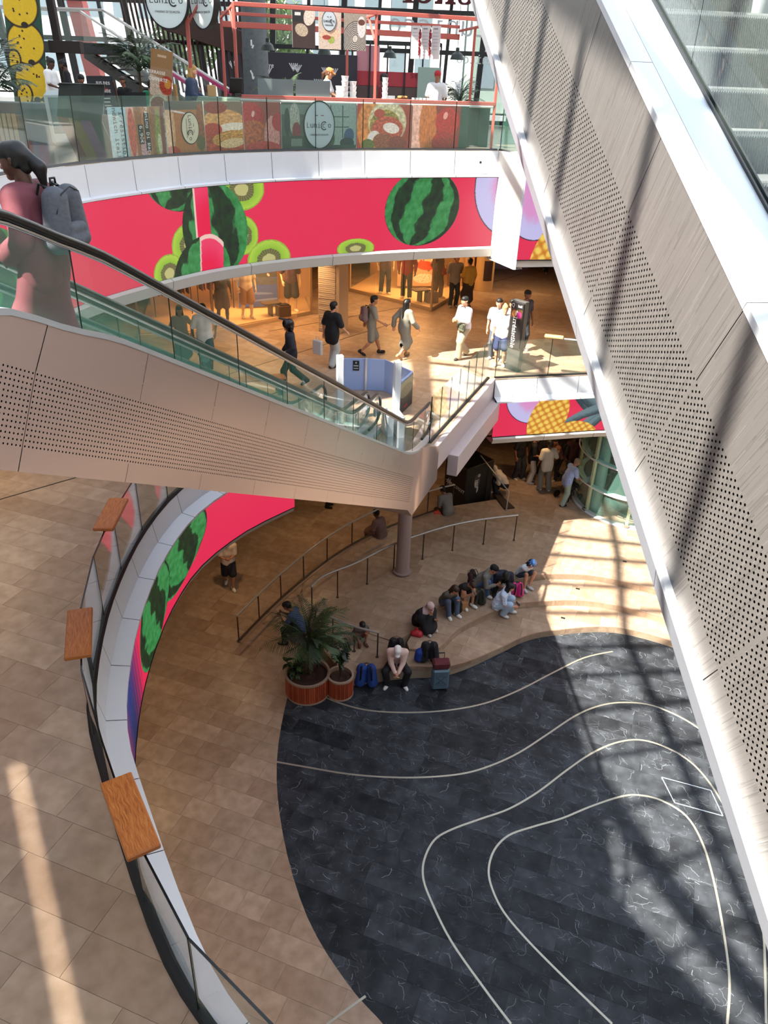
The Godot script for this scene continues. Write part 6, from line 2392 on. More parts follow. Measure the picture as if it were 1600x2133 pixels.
	for k in [[0.08, "long pale stall counter top behind the printed panels", 1.02]]:
		var ct := thing("counter", k[1], "counter")
		var m := mb()
		for i in 2:
			var A: Vector3 = P[i] + Vector3(-0.1, 0, -0.5)
			var B: Vector3 = P[i + 1] + Vector3(-0.1, 0, -0.5)
			m.box((A + B) / 2 + Vector3.UP * 1.0, Vector3(A.distance_to(B), 0.05, 0.7), bas(B - A, Vector3.UP), 0.01)
		obj("top", m, hexm("b9c4c0", 0.4), ct)
		var m2 := mb()
		for i in 2:
			var A: Vector3 = P[i] + Vector3(-0.1, 0, -0.6)
			var B: Vector3 = P[i + 1] + Vector3(-0.1, 0, -0.6)
			m2.box((A + B) / 2 + Vector3.UP * 0.49, Vector3(A.distance_to(B) - 0.1, 0.97, 0.5), bas(B - A, Vector3.UP), 0.01)
		obj("body", m2, hexm("39413d", 0.6), ct)
	var gc := thing("counter", "sage green end counter beside the fair-haired person", "counter", Vector3(-4.3, YU, -20.55), -0.45)
	var gm := mb()
	gm.box(Vector3(0, 1.0, 0), Vector3(0.9, 0.14, 0.5), Basis.IDENTITY, 0.01)
	obj("top", gm, hexm("6f8570", 0.5), gc)
	var gb := mb()
	gb.box(Vector3(0, 0.46, -0.05), Vector3(0.8, 0.9, 0.4), Basis.IDENTITY, 0.01)
	obj("body", gb, hexm("556657", 0.6), gc)
	var pb := thing("paper_bag", "brown paper bag on the sage green counter", "bag", Vector3(-4.45, YU + 1.07, -20.6), 0.3)
	var pbm := mb()
	pbm.box(Vector3(0, 0.12, 0), Vector3(0.2, 0.24, 0.12), Basis.IDENTITY, 0.01)
	obj("bag", pbm, hexm("b08a5d"), pb)
	var mo := thing("monitor", "black till screen on the green counter seen from behind", "monitor", Vector3(-3.95, YU + 1.07, -21.0), 0.6)
	var mm := mb()
	mm.box(Vector3(0, 0.24, 0), Vector3(0.32, 0.34, 0.04), Basis(Vector3.RIGHT, 0.3), 0.01)
	mm.box(Vector3(0, 0.04, 0.03), Vector3(0.18, 0.08, 0.18), Basis.IDENTITY, 0.01)
	obj("screen_back", mm, M.black, mo)
	var gd := thing("glass_screen", "low grey glass sneeze guard on the left of the counter", "glass screen")
	for i in 2:
		var m := mb()
		m.box(Vector3(-3.1 + i * 0.9, YU + 1.25, -21.75 - i * 0.3), Vector3(0.88, 0.46, 0.02), bas(Vector3(3.3, 0, -1.1), Vector3.UP))
		obj("pane", m, mat("guard", Color(0.45, 0.5, 0.5), 0.2), gd)
	# goods on the counter
	var nth := ["bottom", "second", "third", "fourth", "topmost"]
	for k in [[-1.42, -22.45, 5, 0.09, "tallest white stack left of the middle pole"], [-1.22, -22.55, 4, 0.09, "four-high white stack left of the middle pole"], [-1.58, -22.62, 3, 0.09, "lowest white stack left of the middle pole"], [-0.4, -22.85, 5, 0.075, "narrow white stack right of the middle pole"]]:
		for i in k[2]:
			var c := thing("takeaway_tub", nth[i] + " tub of the " + k[4], "tub", Vector3(k[0], YU + 1.03 + i * 0.115, k[1]), 0, "white tubs stacked on the stall counter")
			var m := mb()
			m.lathe(Vector3.ZERO, [Vector2(0, 0), Vector2(k[3] * 0.8, 0.0), Vector2(k[3], 0.1), Vector2(k[3] * 1.06, 0.1), Vector2(k[3] * 1.06, 0.113), Vector2(0, 0.113)], 16)
			obj("tub", m, M.white, c)
	for i in 6:
		var c := thing("paper_cup", ["first", "second", "third", "fourth", "fifth", "sixth"][i] + " white paper cup from the left in the row before the red cap", "cup", Vector3(0.35 + i * 0.1, YU + 1.03, -23.15 - i * 0.035), 0, "row of white cups on the stall counter")
		var m := mb()
		m.lathe(Vector3.ZERO, [Vector2(0, 0), Vector2(0.03, 0.0), Vector2(0.04, 0.13), Vector2(0.034, 0.13), Vector2(0.03, 0.03)], 12)
		obj("cup", m, M.white, c)
	for k in [[-2.0, -22.3, 0.34, 0.3, "white card box left of the stacked tubs"], [-0.25, -22.95, 0.22, 0.16, "small white card stand right of the middle pole"]]:
		var t := thing("card_box", k[4], "box", Vector3(k[0], YU + 1.03, k[1]), 0.3)
		var m := mb()
		m.box(Vector3(0, k[3] / 2, 0), Vector3(k[2], k[3], 0.06), Basis.IDENTITY, 0.005)
		obj("card", m, M.white, t)
	var bk := thing("bread_basket", "wicker basket of brown rolls on the stall counter", "basket", Vector3(0.05, YU + 1.03, -23.0))
	var bm := mb()
	bm.lathe(Vector3.ZERO, [Vector2(0, 0), Vector2(0.13, 0.0), Vector2(0.17, 0.11), Vector2(0.155, 0.11)], 16)
	obj("basket", bm, hexm("7a4f2c"), bk)
	for i in 5:
		var m := mb()
		nets(m, [[Vector3(-0.04, 0, 0), Vector3(0.04, 0, 0), 0.038, 0.038, 0.02]], 0.014)
		obj("roll", m, hexm("a5713c"), bk, Transform3D(Basis(Vector3.UP, i * 1.3), Vector3(0.07 * cos(i * 1.26), 0.13, 0.07 * sin(i * 1.26))))
	# hanging posters and menus
	var strokes := []
	for i in 16:
		strokes.append(["e", 0.5, 0.7, 0.12 + i * 0.03, 0.1 + i * 0.025, 20, 0.1, "3a3634" if i % 2 == 1 else "b9b4ac"])
	strokes.reverse()
	for k in [[-2.45, "dark printed poster hanging first on the stall beam", "3a2a28", [["r", 0, 0, 0.5, 0.35, "232326"], ["r", 0.12, 0.12, 0.25, 0.08, "c9c4c0"], ["e", 0.75, 0.2, 0.25, 0.25, 20, 0.3, "c9b8ac"], ["e", 0.4, 0.55, 0.3, 0.16, 20, 0.4, "a89884"]]],
			[-1.82, "pale printed poster with the small oval logo on the stall beam", "b9a89c", [["e", 0.5, 0.62, 0.45, 0.16, -10, 0.3, "c9a890"], ["e", 0.55, 0.76, 0.16, 0.1, 0, 0.6, "8a9a4c"], ["e", 0.35, 0.7, 0.2, 0.06, 0, 0.3, "8c3a34"]]],
			[-1.2, "printed poster of a coffee cup and swirls on the stall beam", "8d8478", []]]:
		var t := thing("hanging_poster", k[1], "poster")
		var ops: Array = (strokes if k[0] == -1.2 else []) + k[3]
		if k[0] == -1.2:
			ops.append_array([["e", 0.78, 0.4, 0.2, 0.28, 0, 0.2, "c9c4c4"], ["e", 0.78, 0.28, 0.16, 0.08, 0, 0.2, "5d3a30"]])
		var tz: float = -22.4 - (k[0] + 2.45) * 0.35
		sheet(t, "sheet", Vector3(k[0], YU + 2.6, tz), Vector2(0.58, 0.85), 162, print_mat("hang" + str(k[0]), art(110, 160, k[2], ops, 0.15)), M.white, 0.012)
		if k[0] == -1.82:
			logo(t, Vector3(k[0] - 0.02, YU + 2.78, tz + 0.01), 162, 0.17, 0.21, true, 0, 0.008, "aeb9c0")
	for i in 3:
		var t := thing("menu_board", ["left", "middle", "right"][i] + " of three white hanging menu sheets", "menu board")
		sheet(t, "sheet", Vector3(0.35 + i * 0.27, YU + 2.45, -24.2 + i * 0.14), Vector2(0.25, 0.76), 205, print_mat("menu", art(64, 160, "cfc8c8", [["r", 0.2, 0.08, 0.5, 0.03, "6a6468"], ["r", 0.15, 0.2, 0.6, 0.012, "8d888a"], ["r", 0.15, 0.3, 0.6, 0.012, "8d888a"], ["r", 0.15, 0.4, 0.6, 0.012, "8d888a"], ["r", 0.15, 0.5, 0.6, 0.012, "8d888a"], ["r", 0.15, 0.6, 0.6, 0.012, "8d888a"], ["r", 0.15, 0.7, 0.6, 0.012, "8d888a"]], 0.02)), M.white, 0.01)
	for i in 2:
		var t := thing("pepper_string", ["left", "right"][i] + " string of dried red peppers hung before the menu sheets", "pepper string", Vector3(0.46 + i * 0.27, YU + 2.75, -23.98 + i * 0.14))
		for j in 22:
			var m := mb()
			m.tube([Vector3(0, 0, 0), Vector3(0.02, -0.04, 0.01), Vector3(0.03, -0.09, 0.012)], [0.014, 0.016, 0.003], 6)
			obj("pepper", m, hexm("7d1822", 0.4), t, Transform3D(Basis(Vector3.UP, j * 2.1), Vector3(0, -j * 0.027, 0)))
	pendant("dark green pendant lamp before the bright window on the left", Vector3(-3.75, YU + 2.15, -25.0), YU + 3.6)
	pendant("dark green pendant lamp behind the hanging posters", Vector3(-2.2, YU + 2.1, -25.4), YU + 3.6)
	pendant("dark pendant lamp right of the menu sheets", Vector3(1.55, YU + 2.1, -25.0), YU + 3.6)
	pendant("dark pendant lamp left of the menu sheets", Vector3(-0.35, YU + 2.1, -26.0), YU + 3.6)
	for k in [[-3.2, -22.6, "palm"], [1.9, -26.2, "palm2"]]:
		plant_palm("leafy palm " + ("behind the left of the stall" if k[2] == "palm" else "right of the red cap"), Vector3(k[0], YU + 0.5, k[1] - 1.6), 14, 1.1, 31 if k[2] == "palm" else 32, 0.4)
		var pt := thing("plant_pot", "dark plant pot under the palm " + ("behind the stall" if k[2] == "palm" else "by the red cap"), "pot", Vector3(k[0], YU, k[1] - 1.6))
		var m := mb()
		m.lathe(Vector3.ZERO, [Vector2(0, 0), Vector2(0.2, 0), Vector2(0.25, 0.48), Vector2(0.21, 0.48), Vector2(0.2, 0.4), Vector2(0, 0.4)], 20)
		obj("pot", m, hexm("2c2c2e"), pt)
	# two oval signs on a salmon post
	var op := thing("sign_post", "salmon steel post carrying two oval signs", "post", Vector3(-4.93, YU, -20.7))
	bar(op, "post", Vector3.ZERO, Vector3(0, 3.3, 0), 0.08, M.salmon)
	bar(op, "brace", Vector3(0, 2.5, 0), Vector3(0.36, 3.0, 0), 0.05, M.salmon)
	bar(op, "brace", Vector3(0, 2.5, 0), Vector3(-0.3, 3.0, 0.1), 0.05, M.salmon)
	for k in [[Vector3(-5.32, YU + 2.95, -20.6), 180.0, 0.48, "wider oval sign, left on the salmon post"], [Vector3(-4.5, YU + 2.97, -20.6), 222.0, 0.36, "narrower turned oval sign, right on the salmon post"]]:
		var t := thing("oval_sign", k[3], "sign")
		logo(t, k[0], k[1], 0.46, 0.54, true, 0, 0.1, "dfeae6")
	# wooden stand
	var ws := thing("wooden_post", "pale wooden post on a block foot at the counter end", "post", Vector3(-5.15, YU, -20.2), -0.3)
	bar(ws, "post", Vector3(0, 0.1, 0), Vector3(-0.08, 1.3, 0), 0.08, mat("pine", Color(0.56, 0.42, 0.22), 0.6))
	var wf := mb()
	wf.box(Vector3(0, 0.07, 0), Vector3(0.55, 0.14, 0.35), Basis.IDENTITY, 0.01)
	obj("foot", wf, M.pine, ws)
	# left group: lemon board, sculptural stand, kiosk, menus, plants
	var lb := thing("painted_board", "tall green board painted with a stack of yellow lemons in black outline", "painted board")
	var n := dirv(165)
	var lop := []
	for k in [[0.62, 0.9, 0.4, 0.1], [0.55, 0.68, 0.46, 0.14], [0.5, 0.45, 0.5, 0.13], [0.42, 0.22, 0.5, 0.13], [0.4, 0.02, 0.52, 0.13], [0.12, 0.56, 0.16, 0.06], [0.3, 0.78, 0.2, 0.07]]:
		lop.append(["e", k[0], k[1], k[2] + 0.05, k[3] + 0.012, 8, 0.0, "2a1c12"])
		lop.append(["e", k[0], k[1], k[2], k[3], 8, 0.03, "e0b81e"])
		lop.append(["e", k[0] + 0.1, k[1] + k[3] * 0.9, 0.1, 0.02, 0, 0.0, "2a1c12"])
		for d in 7:
			lop.append(["e", k[0] + k[2] * rng.randf_range(-0.6, 0.6), k[1] + k[3] * rng.randf_range(-0.6, 0.6), 0.028, 0.006, 30, 0, "2a1c12"])
	var bx := sheet(lb, "board", Vector3(-10.55, YU + 1.9, -25.0), Vector2(0.95, 3.9), 165, print_mat("lemons", art(120, 480, "1d4a38", lop, 0.03)), M.dark_metal, 0.06, -0.06)
	var stb := thing("sculptural_stand", "dark faceted stand with red, ochre and mauve lower faces", "stand", Vector3(-6.3, YU, -17.3), 0.3)
	var prof := [[Vector2(-0.42, 1.28), Vector2(0.42, 1.28)], [Vector2(-0.55, 0.72), Vector2(0.28, 0.62)], [Vector2(-0.3, 0.0), Vector2(0.5, 0.0)]]
	for i in 2:
		var a0: Vector2 = prof[i][0]
		var a1: Vector2 = prof[i][1]
		var b0: Vector2 = prof[i + 1][0]
		var b1: Vector2 = prof[i + 1][1]
		var cols := [["29302c", "252b28"], ["5d1f22", "6d5a2a", "6d4a68", "1c2422"]]
		var nn: int = cols[i].size()
		for j in nn:
			var t0 := float(j) / nn
			var t1 := float(j + 1) / nn
			var z0 := 0.22 if j % 2 == 0 else 0.3
			var z1 := 0.3 if j % 2 == 0 else 0.22
			var tl3 := a0.lerp(a1, t0)
			var tr3 := a0.lerp(a1, t1)
			var bl3 := b0.lerp(b1, t0)
			var br3 := b0.lerp(b1, t1)
			var m := mb()
			m.quad(Vector3(bl3.x, bl3.y, z0), Vector3(br3.x, br3.y, z1), Vector3(tr3.x, tr3.y, z1), Vector3(tl3.x, tl3.y, z0))
			m.quad(Vector3(br3.x, br3.y, -0.2), Vector3(bl3.x, bl3.y, -0.2), Vector3(tl3.x, tl3.y, -0.2), Vector3(tr3.x, tr3.y, -0.2))
			if j == 0:
				m.quad(Vector3(bl3.x, bl3.y, -0.2), Vector3(bl3.x, bl3.y, z0), Vector3(tl3.x, tl3.y, z0), Vector3(tl3.x, tl3.y, -0.2))
			if j == nn - 1:
				m.quad(Vector3(br3.x, br3.y, z1), Vector3(br3.x, br3.y, -0.2), Vector3(tr3.x, tr3.y, -0.2), Vector3(tr3.x, tr3.y, z1))
			obj("facet", m, hexm(cols[i][j], 0.5), stb)
	var tp := mb()
	tp.box(Vector3(0, 1.285, 0.04), Vector3(0.84, 0.02, 0.5), Basis.IDENTITY, 0.005)
	obj("top", tp, hexm("20241f"), stb)
	var kk := thing("white_kiosk", "white rounded display unit with a grey window beside the lemon board", "display unit", Vector3(-7.55, YU, -19.4), 0.15)
	var km := mb()
	km.box(Vector3(0, 0.55, 0), Vector3(0.7, 1.1, 0.5), Basis(Vector3.BACK, 0.04), 0.08)
	obj("body", km, hexm("aab3b0", 0.5), kk)
	var kg := mb()
	kg.box(Vector3(0, 0.62, 0.25), Vector3(0.5, 0.72, 0.02), Basis(Vector3.BACK, 0.04), 0.03)
	obj("window", kg, hexm("5f6b6b", 0.3), kk)
	var gp := thing("grey_planter", "low slate grey wall planter before the lemon board", "planter", Vector3(-8.5, YU, -19.5), 0.15)
	var gpm := mb()
	gpm.box(Vector3(0, 0.42, 0), Vector3(1.3, 0.84, 0.5), Basis.IDENTITY, 0.02)
	obj("box", gpm, hexm("454a50"), gp)
	var wp := thing("slatted_planter", "pale wooden slatted planter at the left edge of the upper floor", "planter", Vector3(-7.75, YU, -16.6), 0.1)
	for i in 9:
		var m := mb()
		m.box(Vector3(-0.36 + i * 0.09, 0.38, 0.3), Vector3(0.07, 0.76, 0.03), Basis.IDENTITY, 0.006)
		obj("slat", m, mat("pine_pale", Color(0.58, 0.5, 0.36), 0.6), wp)
	var wi := mb()
	wi.box(Vector3(0, 0.36, 0), Vector3(0.78, 0.72, 0.54), Basis.IDENTITY, 0.01)
	obj("box", wi, hexm("3c3428"), wp)
	plant_palm("palm plant with broad fronds at the left edge of the upper floor", Vector3(-7.75, YU + 0.72, -16.6), 16, 1.2, 77, 0.4)
	var eas := thing("easel_board", "dark chalkboard easel with meat menu lettering", "menu board", Vector3(-7.3, YU, -21.3))
	sheet(eas, "board", Vector3(0, 0.75, 0), Vector2(0.62, 1.3), 165, print_mat("chalk", art(96, 200, "22242a", [["r", 0.28, 0.2, 0.5, 0.05, "8d2a30"], ["e", 0.3, 0.5, 0.22, 0.18, 0, 0.5, "8d8a86"], ["e", 0.34, 0.5, 0.1, 0.1, 0, 0.5, "3c2f2c"], ["r", 0.55, 0.36, 0.25, 0.02, "b9b4ae"], ["r", 0.55, 0.42, 0.22, 0.02, "b9b4ae"], ["r", 0.55, 0.48, 0.28, 0.02, "b9b4ae"], ["r", 0.55, 0.54, 0.2, 0.02, "b9b4ae"]])), mat("easel_wood", Color(0.32, 0.2, 0.14), 0.6), 0.05, 0.03)
	text(eas, "lettering", "JUS DES", 0.09, hexm("dcd8d2"), on_wall(Vector3(0.05, 1.25, 0.004), 165, 0, 0.01), "Droid Sans", true)
	text(eas, "lettering", "VIANDE", 0.09, hexm("dcd8d2"), on_wall(Vector3(0.05, 1.08, 0.004), 165, 0, 0.01), "Droid Sans", true)
	for s in [-0.28, 0.28]:
		bar(eas, "leg", Vector3(s, 1.3, -0.06), Vector3(s * 1.2, 0, -0.5), 0.04, M.easel_wood)
	var nv := thing("menu_stand", "navy menu stand with a white badge before the green top", "menu board", Vector3(-6.75, YU, -21.9))
	sheet(nv, "board", Vector3(0, 0.62, 0), Vector2(0.66, 0.9), 168, col(Color(0.03, 0.04, 0.07), 0.4), M.black, 0.04)
	text(nv, "lettering", "HIPPOPOTAMUS", 0.075, hexm("cfcfd2"), on_wall(Vector3(0, 0.62, 0.004), 168, 0, 0.01), "Droid Sans", true)
	for y in [0.7, 0.54]:
		bar(nv, "badge_line", Vector3(-0.2, y, 0.014), Vector3(0.2, y, 0.014), 0.008, hexm("cfcfd2"))
	for s in [-0.24, 0.24]:
		bar(nv, "leg", Vector3(s, 0.0, -0.03), Vector3(s, 0.3, -0.03), 0.04, M.black)
	var ru := thing("roll_up_banner", "leaning roll-up banner with dish pictures and terrace lettering", "banner", Vector3(-6.15, YU, -22.6))
	var rb := sheet(ru, "banner", Vector3(-0.06, 1.1, 0), Vector2(0.55, 1.85), 172, print_mat("terrasse", art(120, 400, "a07c58", [["r", 0, 0, 1, 0.22, "9a7244"], ["r", 0.3, 0.06, 0.4, 0.03, "c9b090"], ["e", 0.2, 0.45, 0.7, 0.12, 30, 0.3, "c9b49a"], ["e", 0.75, 0.42, 0.34, 0.12, 0, 0.6, "a83a1e"], ["e", 0.8, 0.4, 0.16, 0.06, 0, 0.7, "c98a30"], ["e", 0.45, 0.7, 0.5, 0.16, 0, 0.3, "b9b89a"], ["e", 0.42, 0.68, 0.38, 0.11, 0, 0.6, "7a4430"], ["r", 0, 0.84, 1, 0.16, "5d5f4a"], ["r", 0.1, 0.9, 0.75, 0.02, "c98a6c"]])), M.white, 0.02, -0.14)
	text(ru, "lettering", "TERRASSE", 0.1, hexm("efe6da"), on_wall(Vector3(-0.13, 1.52, 0.0), 172, -0.14, 0.01), "Droid Sans", true)
	text(ru, "lettering", "OUVERTE", 0.11, hexm("efe6da"), on_wall(Vector3(-0.1, 1.36, 0.0), 172, -0.14, 0.01), "Droid Sans", true)
	var rf := mb()
	rf.box(Vector3(0.06, 0.07, -0.02), Vector3(0.62, 0.1, 0.16), Basis.IDENTITY, 0.02)
	obj("foot", rf, hexm("9aa69a", 0.4), ru)
	plant_palm("tall dark palm behind the roll-up banner", Vector3(-7.2, YU + 0.6, -24.2), 26, 1.5, 8, 0.9)
	var pp := thing("plant_pot", "dark pot of the tall palm behind the banner", "pot", Vector3(-7.2, YU, -24.2))
	var ppm := mb()
	ppm.lathe(Vector3.ZERO, [Vector2(0, 0), Vector2(0.26, 0), Vector2(0.3, 0.6), Vector2(0.26, 0.6), Vector2(0.25, 0.5), Vector2(0, 0.5)], 20)
	obj("pot", ppm, hexm("26211e"), pp)
	for k in 2:
		var t := thing("dining_table", ["left dark table of the seated guests", "right dark table before the far window"][k], "table", Vector3(-9.3 + k * 1.0, YU, -25.2 - k * 0.9))
		var m := mb()
		m.box(Vector3(0, 0.73, 0), Vector3(0.8, 0.04, 0.7), Basis.IDENTITY, 0.01)
		obj("top", m, hexm("3a2c22"), t)
		bar(t, "leg", Vector3(0, 0.03, 0), Vector3(0, 0.72, 0), 0.08, M.black)
		var f := mb()
		f.box(Vector3(0, 0.015, 0), Vector3(0.5, 0.03, 0.5), Basis.IDENTITY, 0.01)
		obj("foot", f, M.black, t)
	for k in [[-9.45, -26.05, "leftmost guest before the red column"], [-8.98, -26.35, "second guest before the red column"], [-8.5, -27.05, "guest below the far window"], [-7.28, -25.25, "person in the green top"]]:
		var t := thing("stool", "dark seat under the " + k[2], "stool", Vector3(k[0], YU, k[1]), 0, "dark seats by the upper window")
		var m := mb()
		m.box(Vector3(0, 0.41, 0), Vector3(0.42, 0.06, 0.42), Basis.IDENTITY, 0.02)
		obj("seat", m, M.black, t)
		for s in [[-0.17, -0.17], [0.17, -0.17], [-0.17, 0.17], [0.17, 0.17]]:
			bar(t, "leg", Vector3(s[0], 0, s[1]), Vector3(s[0], 0.4, s[1]), 0.03, M.black)
	var dp := thing("timber_post", "dark timber post with a bracket at the window, left", "post", Vector3(-9.75, YU, -25.6))
	bar(dp, "post", Vector3(0, 0, 0), Vector3(-0.15, 3.2, 0), 0.2, hexm("2b221e"))
	bar(dp, "bracket", Vector3(-0.3, 2.05, 0.1), Vector3(0.6, 2.05, 0.1), 0.3, hexm("2b221e"))
	stairs()
	window_wall()


func stairs():
	var t := thing("staircase", "glass-sided stair with steel rails and a pink light strip", "staircase")
	var A := Vector3(-9.9, YU + 2.1, -30.0)
	var B := Vector3(-4.7, YU + 0.0, -24.4)
	var side := Vector3(0.75, 0, 0.66) * 1.5
	var dk := hexm("2e302f", 0.6)
	bar(t, "landing", Vector3(-13.5, YU + 2.1, -30.0) + side * 0.5, A + side * 0.5, 1.6, dk, 0.3)
	for k in 2:
		var o := side * float(k) * -1.0
		var a := A + o
		var b := B + o
		bar(t, "stringer", a + Vector3.DOWN * 0.1, b + Vector3.DOWN * 0.05, 0.12, dk, 0.34)
		bar(t, "handrail", a + Vector3.UP * 1.12, b + Vector3.UP * 1.12, 0.07, M.chrome)
		bar(t, "handrail", Vector3(-13.5, YU + 3.22, -30.0) + o, a + Vector3.UP * 1.12, 0.07, M.chrome)
		bar(t, "pink_strip", a.lerp(b, 0.72) + Vector3.UP * 1.06, a.lerp(b, 0.99) + Vector3.UP * 1.06, 0.1, mat("pink_strip", Color(0.72, 0.12, 0.42), 0.4))
		for i in 4:
			var p := a.lerp(b, i / 4.0)
			var q := a.lerp(b, (i + 0.97) / 4.0)
			var m := mb()
			m.quad(p, q, q + Vector3.UP * 1.08, p + Vector3.UP * 1.08)
			obj("glass_pane", m, M.glass, t)
		for i in 2:
			var p := Vector3(-13.5 + i * 1.8, YU + 2.15, -30.0) + o
			var m := mb()
			m.quad(p, p + Vector3(1.75, 0, 0), p + Vector3(1.75, 1.05, 0), p + Vector3(0, 1.05, 0))
			obj("glass_pane", m, M.glass, t)
	for i in 13:
		var c := A.lerp(B, (i + 0.5) / 13.0) - side * 0.5
		bar(t, "tread", c - side * 0.48, c + side * 0.48, 0.3, dk, 0.05)


func window_wall():
	# far window wall with dark mullions; beyond it the pale fronts across the street
	var t := thing("window_wall", "tall window wall of dark mullions and panes behind the food stalls", "window wall")
	t.set_meta("kind", "structure")
	var dk := mat("mullion", Color(0.13, 0.135, 0.14), 0.5)
	var xs := [-15.5, -14.2, -12.9, -11.4, -10.4, -8.8, -7.6, -6.3, -5.0, -3.6, -2.2, -0.8, 0.6, 2.0, 3.4, 4.8, 6.4]
	for i in xs.size():
		bar(t, "mullion", Vector3(xs[i] - 0.3, YU, -36.0), Vector3(xs[i] + (0.0 if i > 6 else -0.9), YU + 7.0, -36.0), 0.22 if i % 2 == 0 else 0.13, dk)
	for y in [0.1, 2.55, 3.9, 5.2, 6.9]:
		bar(t, "transom", Vector3(-17, YU + y, -36.0), Vector3(8, YU + y, -36.0), 0.16, dk)
	for i in xs.size() - 1:
		var m := mb()
		m.box(Vector3((xs[i] + xs[i + 1]) / 2 - 0.3, YU + 3.4, -36.05), Vector3(xs[i + 1] - xs[i], 6.8, 0.012))
		obj("pane", m, M.clear_glass, t)
	var rc := thing("red_column", "bright red slanting column outside the window wall", "column", Vector3(-12.75, YU, -36.9))
	bar(rc, "shaft", Vector3(0.1, 0, 0), Vector3(-0.9, 7, 0), 0.62, mat("red_paint", Color(0.8, 0.16, 0.17), 0.5))
	var cc := thing("concrete_column", "round grey concrete column behind the stall with white painted marks", "column", Vector3(-4.65, YU, -28.3))
	var cm := mb()
	cm.lathe(Vector3.ZERO, [Vector2(0.42, 0.0), Vector2(0.38, 4.5)], 28)
	obj("shaft", cm, noisy("concrete", ["4c5254", "5e6466", "565c5e"], 0.02, 0.8), cc)
	for k in [[0.1, 2.4, 0.16], [0.0, 2.3, 0.1], [0.2, 1.6, 0.12], [0.12, 1.5, 0.16], [0.05, 1.45, 0.08]]:
		var m := mb()
		var a: float = PI / 2 + k[0]
		m.box(Vector3(cos(a) * 0.41, k[1], sin(a) * 0.41), Vector3(0.05, k[2], 0.012), Basis(Vector3.UP, -k[0]) * Basis(Vector3.BACK, k[0] * 5.0 - 0.5), 0.003)
		obj("painted_mark", m, M.white, cc)
	# slatted timber screen behind the oval signs
	var sc := thing("slat_screen", "tall screen of dark timber slats behind the oval signs", "screen")
	for i in 26:
		bar(sc, "slat", Vector3(-9.3 + i * 0.17, YU + maxf(0.2, 1.6 - i * 0.07), -31.0 + i * 0.04), Vector3(-9.75 + i * 0.17, YU + 4.6, -31.0 + i * 0.04), 0.07, mat("slat_brown", Color(0.2, 0.11, 0.08), 0.6))
	bar(sc, "rail", Vector3(-9.4, YU + 4.5, -31.08), Vector3(-5.4, YU + 4.5, -30.1), 0.12, M.slat_brown)
	bar(sc, "rail", Vector3(-9.4, YU + 2.4, -31.08), Vector3(-5.0, YU + 2.4, -30.1), 0.1, M.slat_brown)
	var bx := mb()
	bx.box(Vector3(-6.6, YU + 2.75, -30.2), Vector3(2.6, 0.7, 0.6), Basis(Vector3.BACK, -0.25), 0.02)
	obj("brown_soffit", bx, mat("soffit_brown", Color(0.24, 0.15, 0.11), 0.6), sc)
	# dark hoarding with white lettering, half way to the window
	var dh := thing("dark_hoarding", "dark mauve hoarding with white restaurant lettering behind the stall", "hoarding")
	var dm := mb()
	dm.box(Vector3(-4.4, YU + 1.15, -34.2), Vector3(5.4, 2.3, 0.15), Basis.IDENTITY, 0.01)
	obj("board", dm, mat("hoarding_dark", Color(0.2, 0.19, 0.23), 0.6), dh)
	var wt := hexm("dcdce0")
	for k in [["catre", -5.15, 1.85, 0.2], ["LOBST", -3.1, 0.95, 0.26]]:
		text(dh, "lettering", k[0], k[3], wt, Transform3D(Basis.IDENTITY, Vector3(k[1], YU + k[2], -34.11)), "Droid Sans", true)
	for k in [[-3.2, 1.3], [-5.0, 1.1], [-6.4, 1.2], [-4.0, 1.75], [-4.15, 1.8], [-2.9, 1.7], [-2.6, 1.68], [-5.15, 1.62], [-6.5, 1.8]]:
		for i in 5:
			bar(dh, "emblem_stroke", Vector3(k[0], YU + k[1] - 0.1, -34.11), Vector3(k[0] + (i - 2) * 0.08, YU + k[1] + 0.16, -34.11), 0.03, wt)
	# shop letters on the glass, seen from behind
	var sg := thing("window_lettering", "white lettering on the window glass seen mirrored from inside", "sign")
	var mir := Basis(Vector3(-1, 0, 0), Vector3.UP, Vector3(0, 0, -1))
	text(sg, "lettering", "Lunicco", 0.95, hexm("b9bfc2"), Transform3D(mir, Vector3(1.4, YU + 3.45, -35.8)), "Droid Sans Mono", true, 0.05)
	text(sg, "small_lettering", "Lunicco", 0.4, hexm("cdd3d2"), Transform3D(mir, Vector3(2.9, YU + 2.3, -33.5)), "Droid Sans Mono", true, 0.03)
	var rl := thing("red_lettering", "dark red lettering high on the window wall seen mirrored", "sign")
	text(rl, "lettering", "sner", 1.3, hexm("4a1218"), Transform3D(mir, Vector3(1.2, YU + 4.6, -35.7)), "Droid Serif", true, 0.06)
	var ef := thing("restaurant_front", "pink banded restaurant front behind the red cap", "shopfront")
	for k in [["band", Vector3(-0.2, YU + 1.55, -34.4), Vector3(3.4, 0.5, 0.1), "b03a44"], ["lower_panel", Vector3(-0.2, YU + 0.65, -34.4), Vector3(3.4, 1.3, 0.08), "5d4a48"], ["pink_panel", Vector3(-1.3, YU + 2.2, -34.4), Vector3(0.9, 0.9, 0.08), "c98a94"], ["pale_door", Vector3(1.1, YU + 1.0, -34.3), Vector3(0.9, 2.0, 0.06), "9ab0a4"], ["frame", Vector3(-0.2, YU + 2.75, -34.4), Vector3(3.4, 0.14, 0.14), "2c2e2e"]]:
		var m := mb()
		m.box(k[1], k[2], Basis.IDENTITY, 0.01)
		obj(k[0], m, hexm(k[3], 0.6), ef)
	text(ef, "lettering", "ses", 0.3, hexm("7d1f2c"), Transform3D(Basis.IDENTITY, Vector3(0.6, YU + 1.72, -34.33)), "Droid Sans Mono")
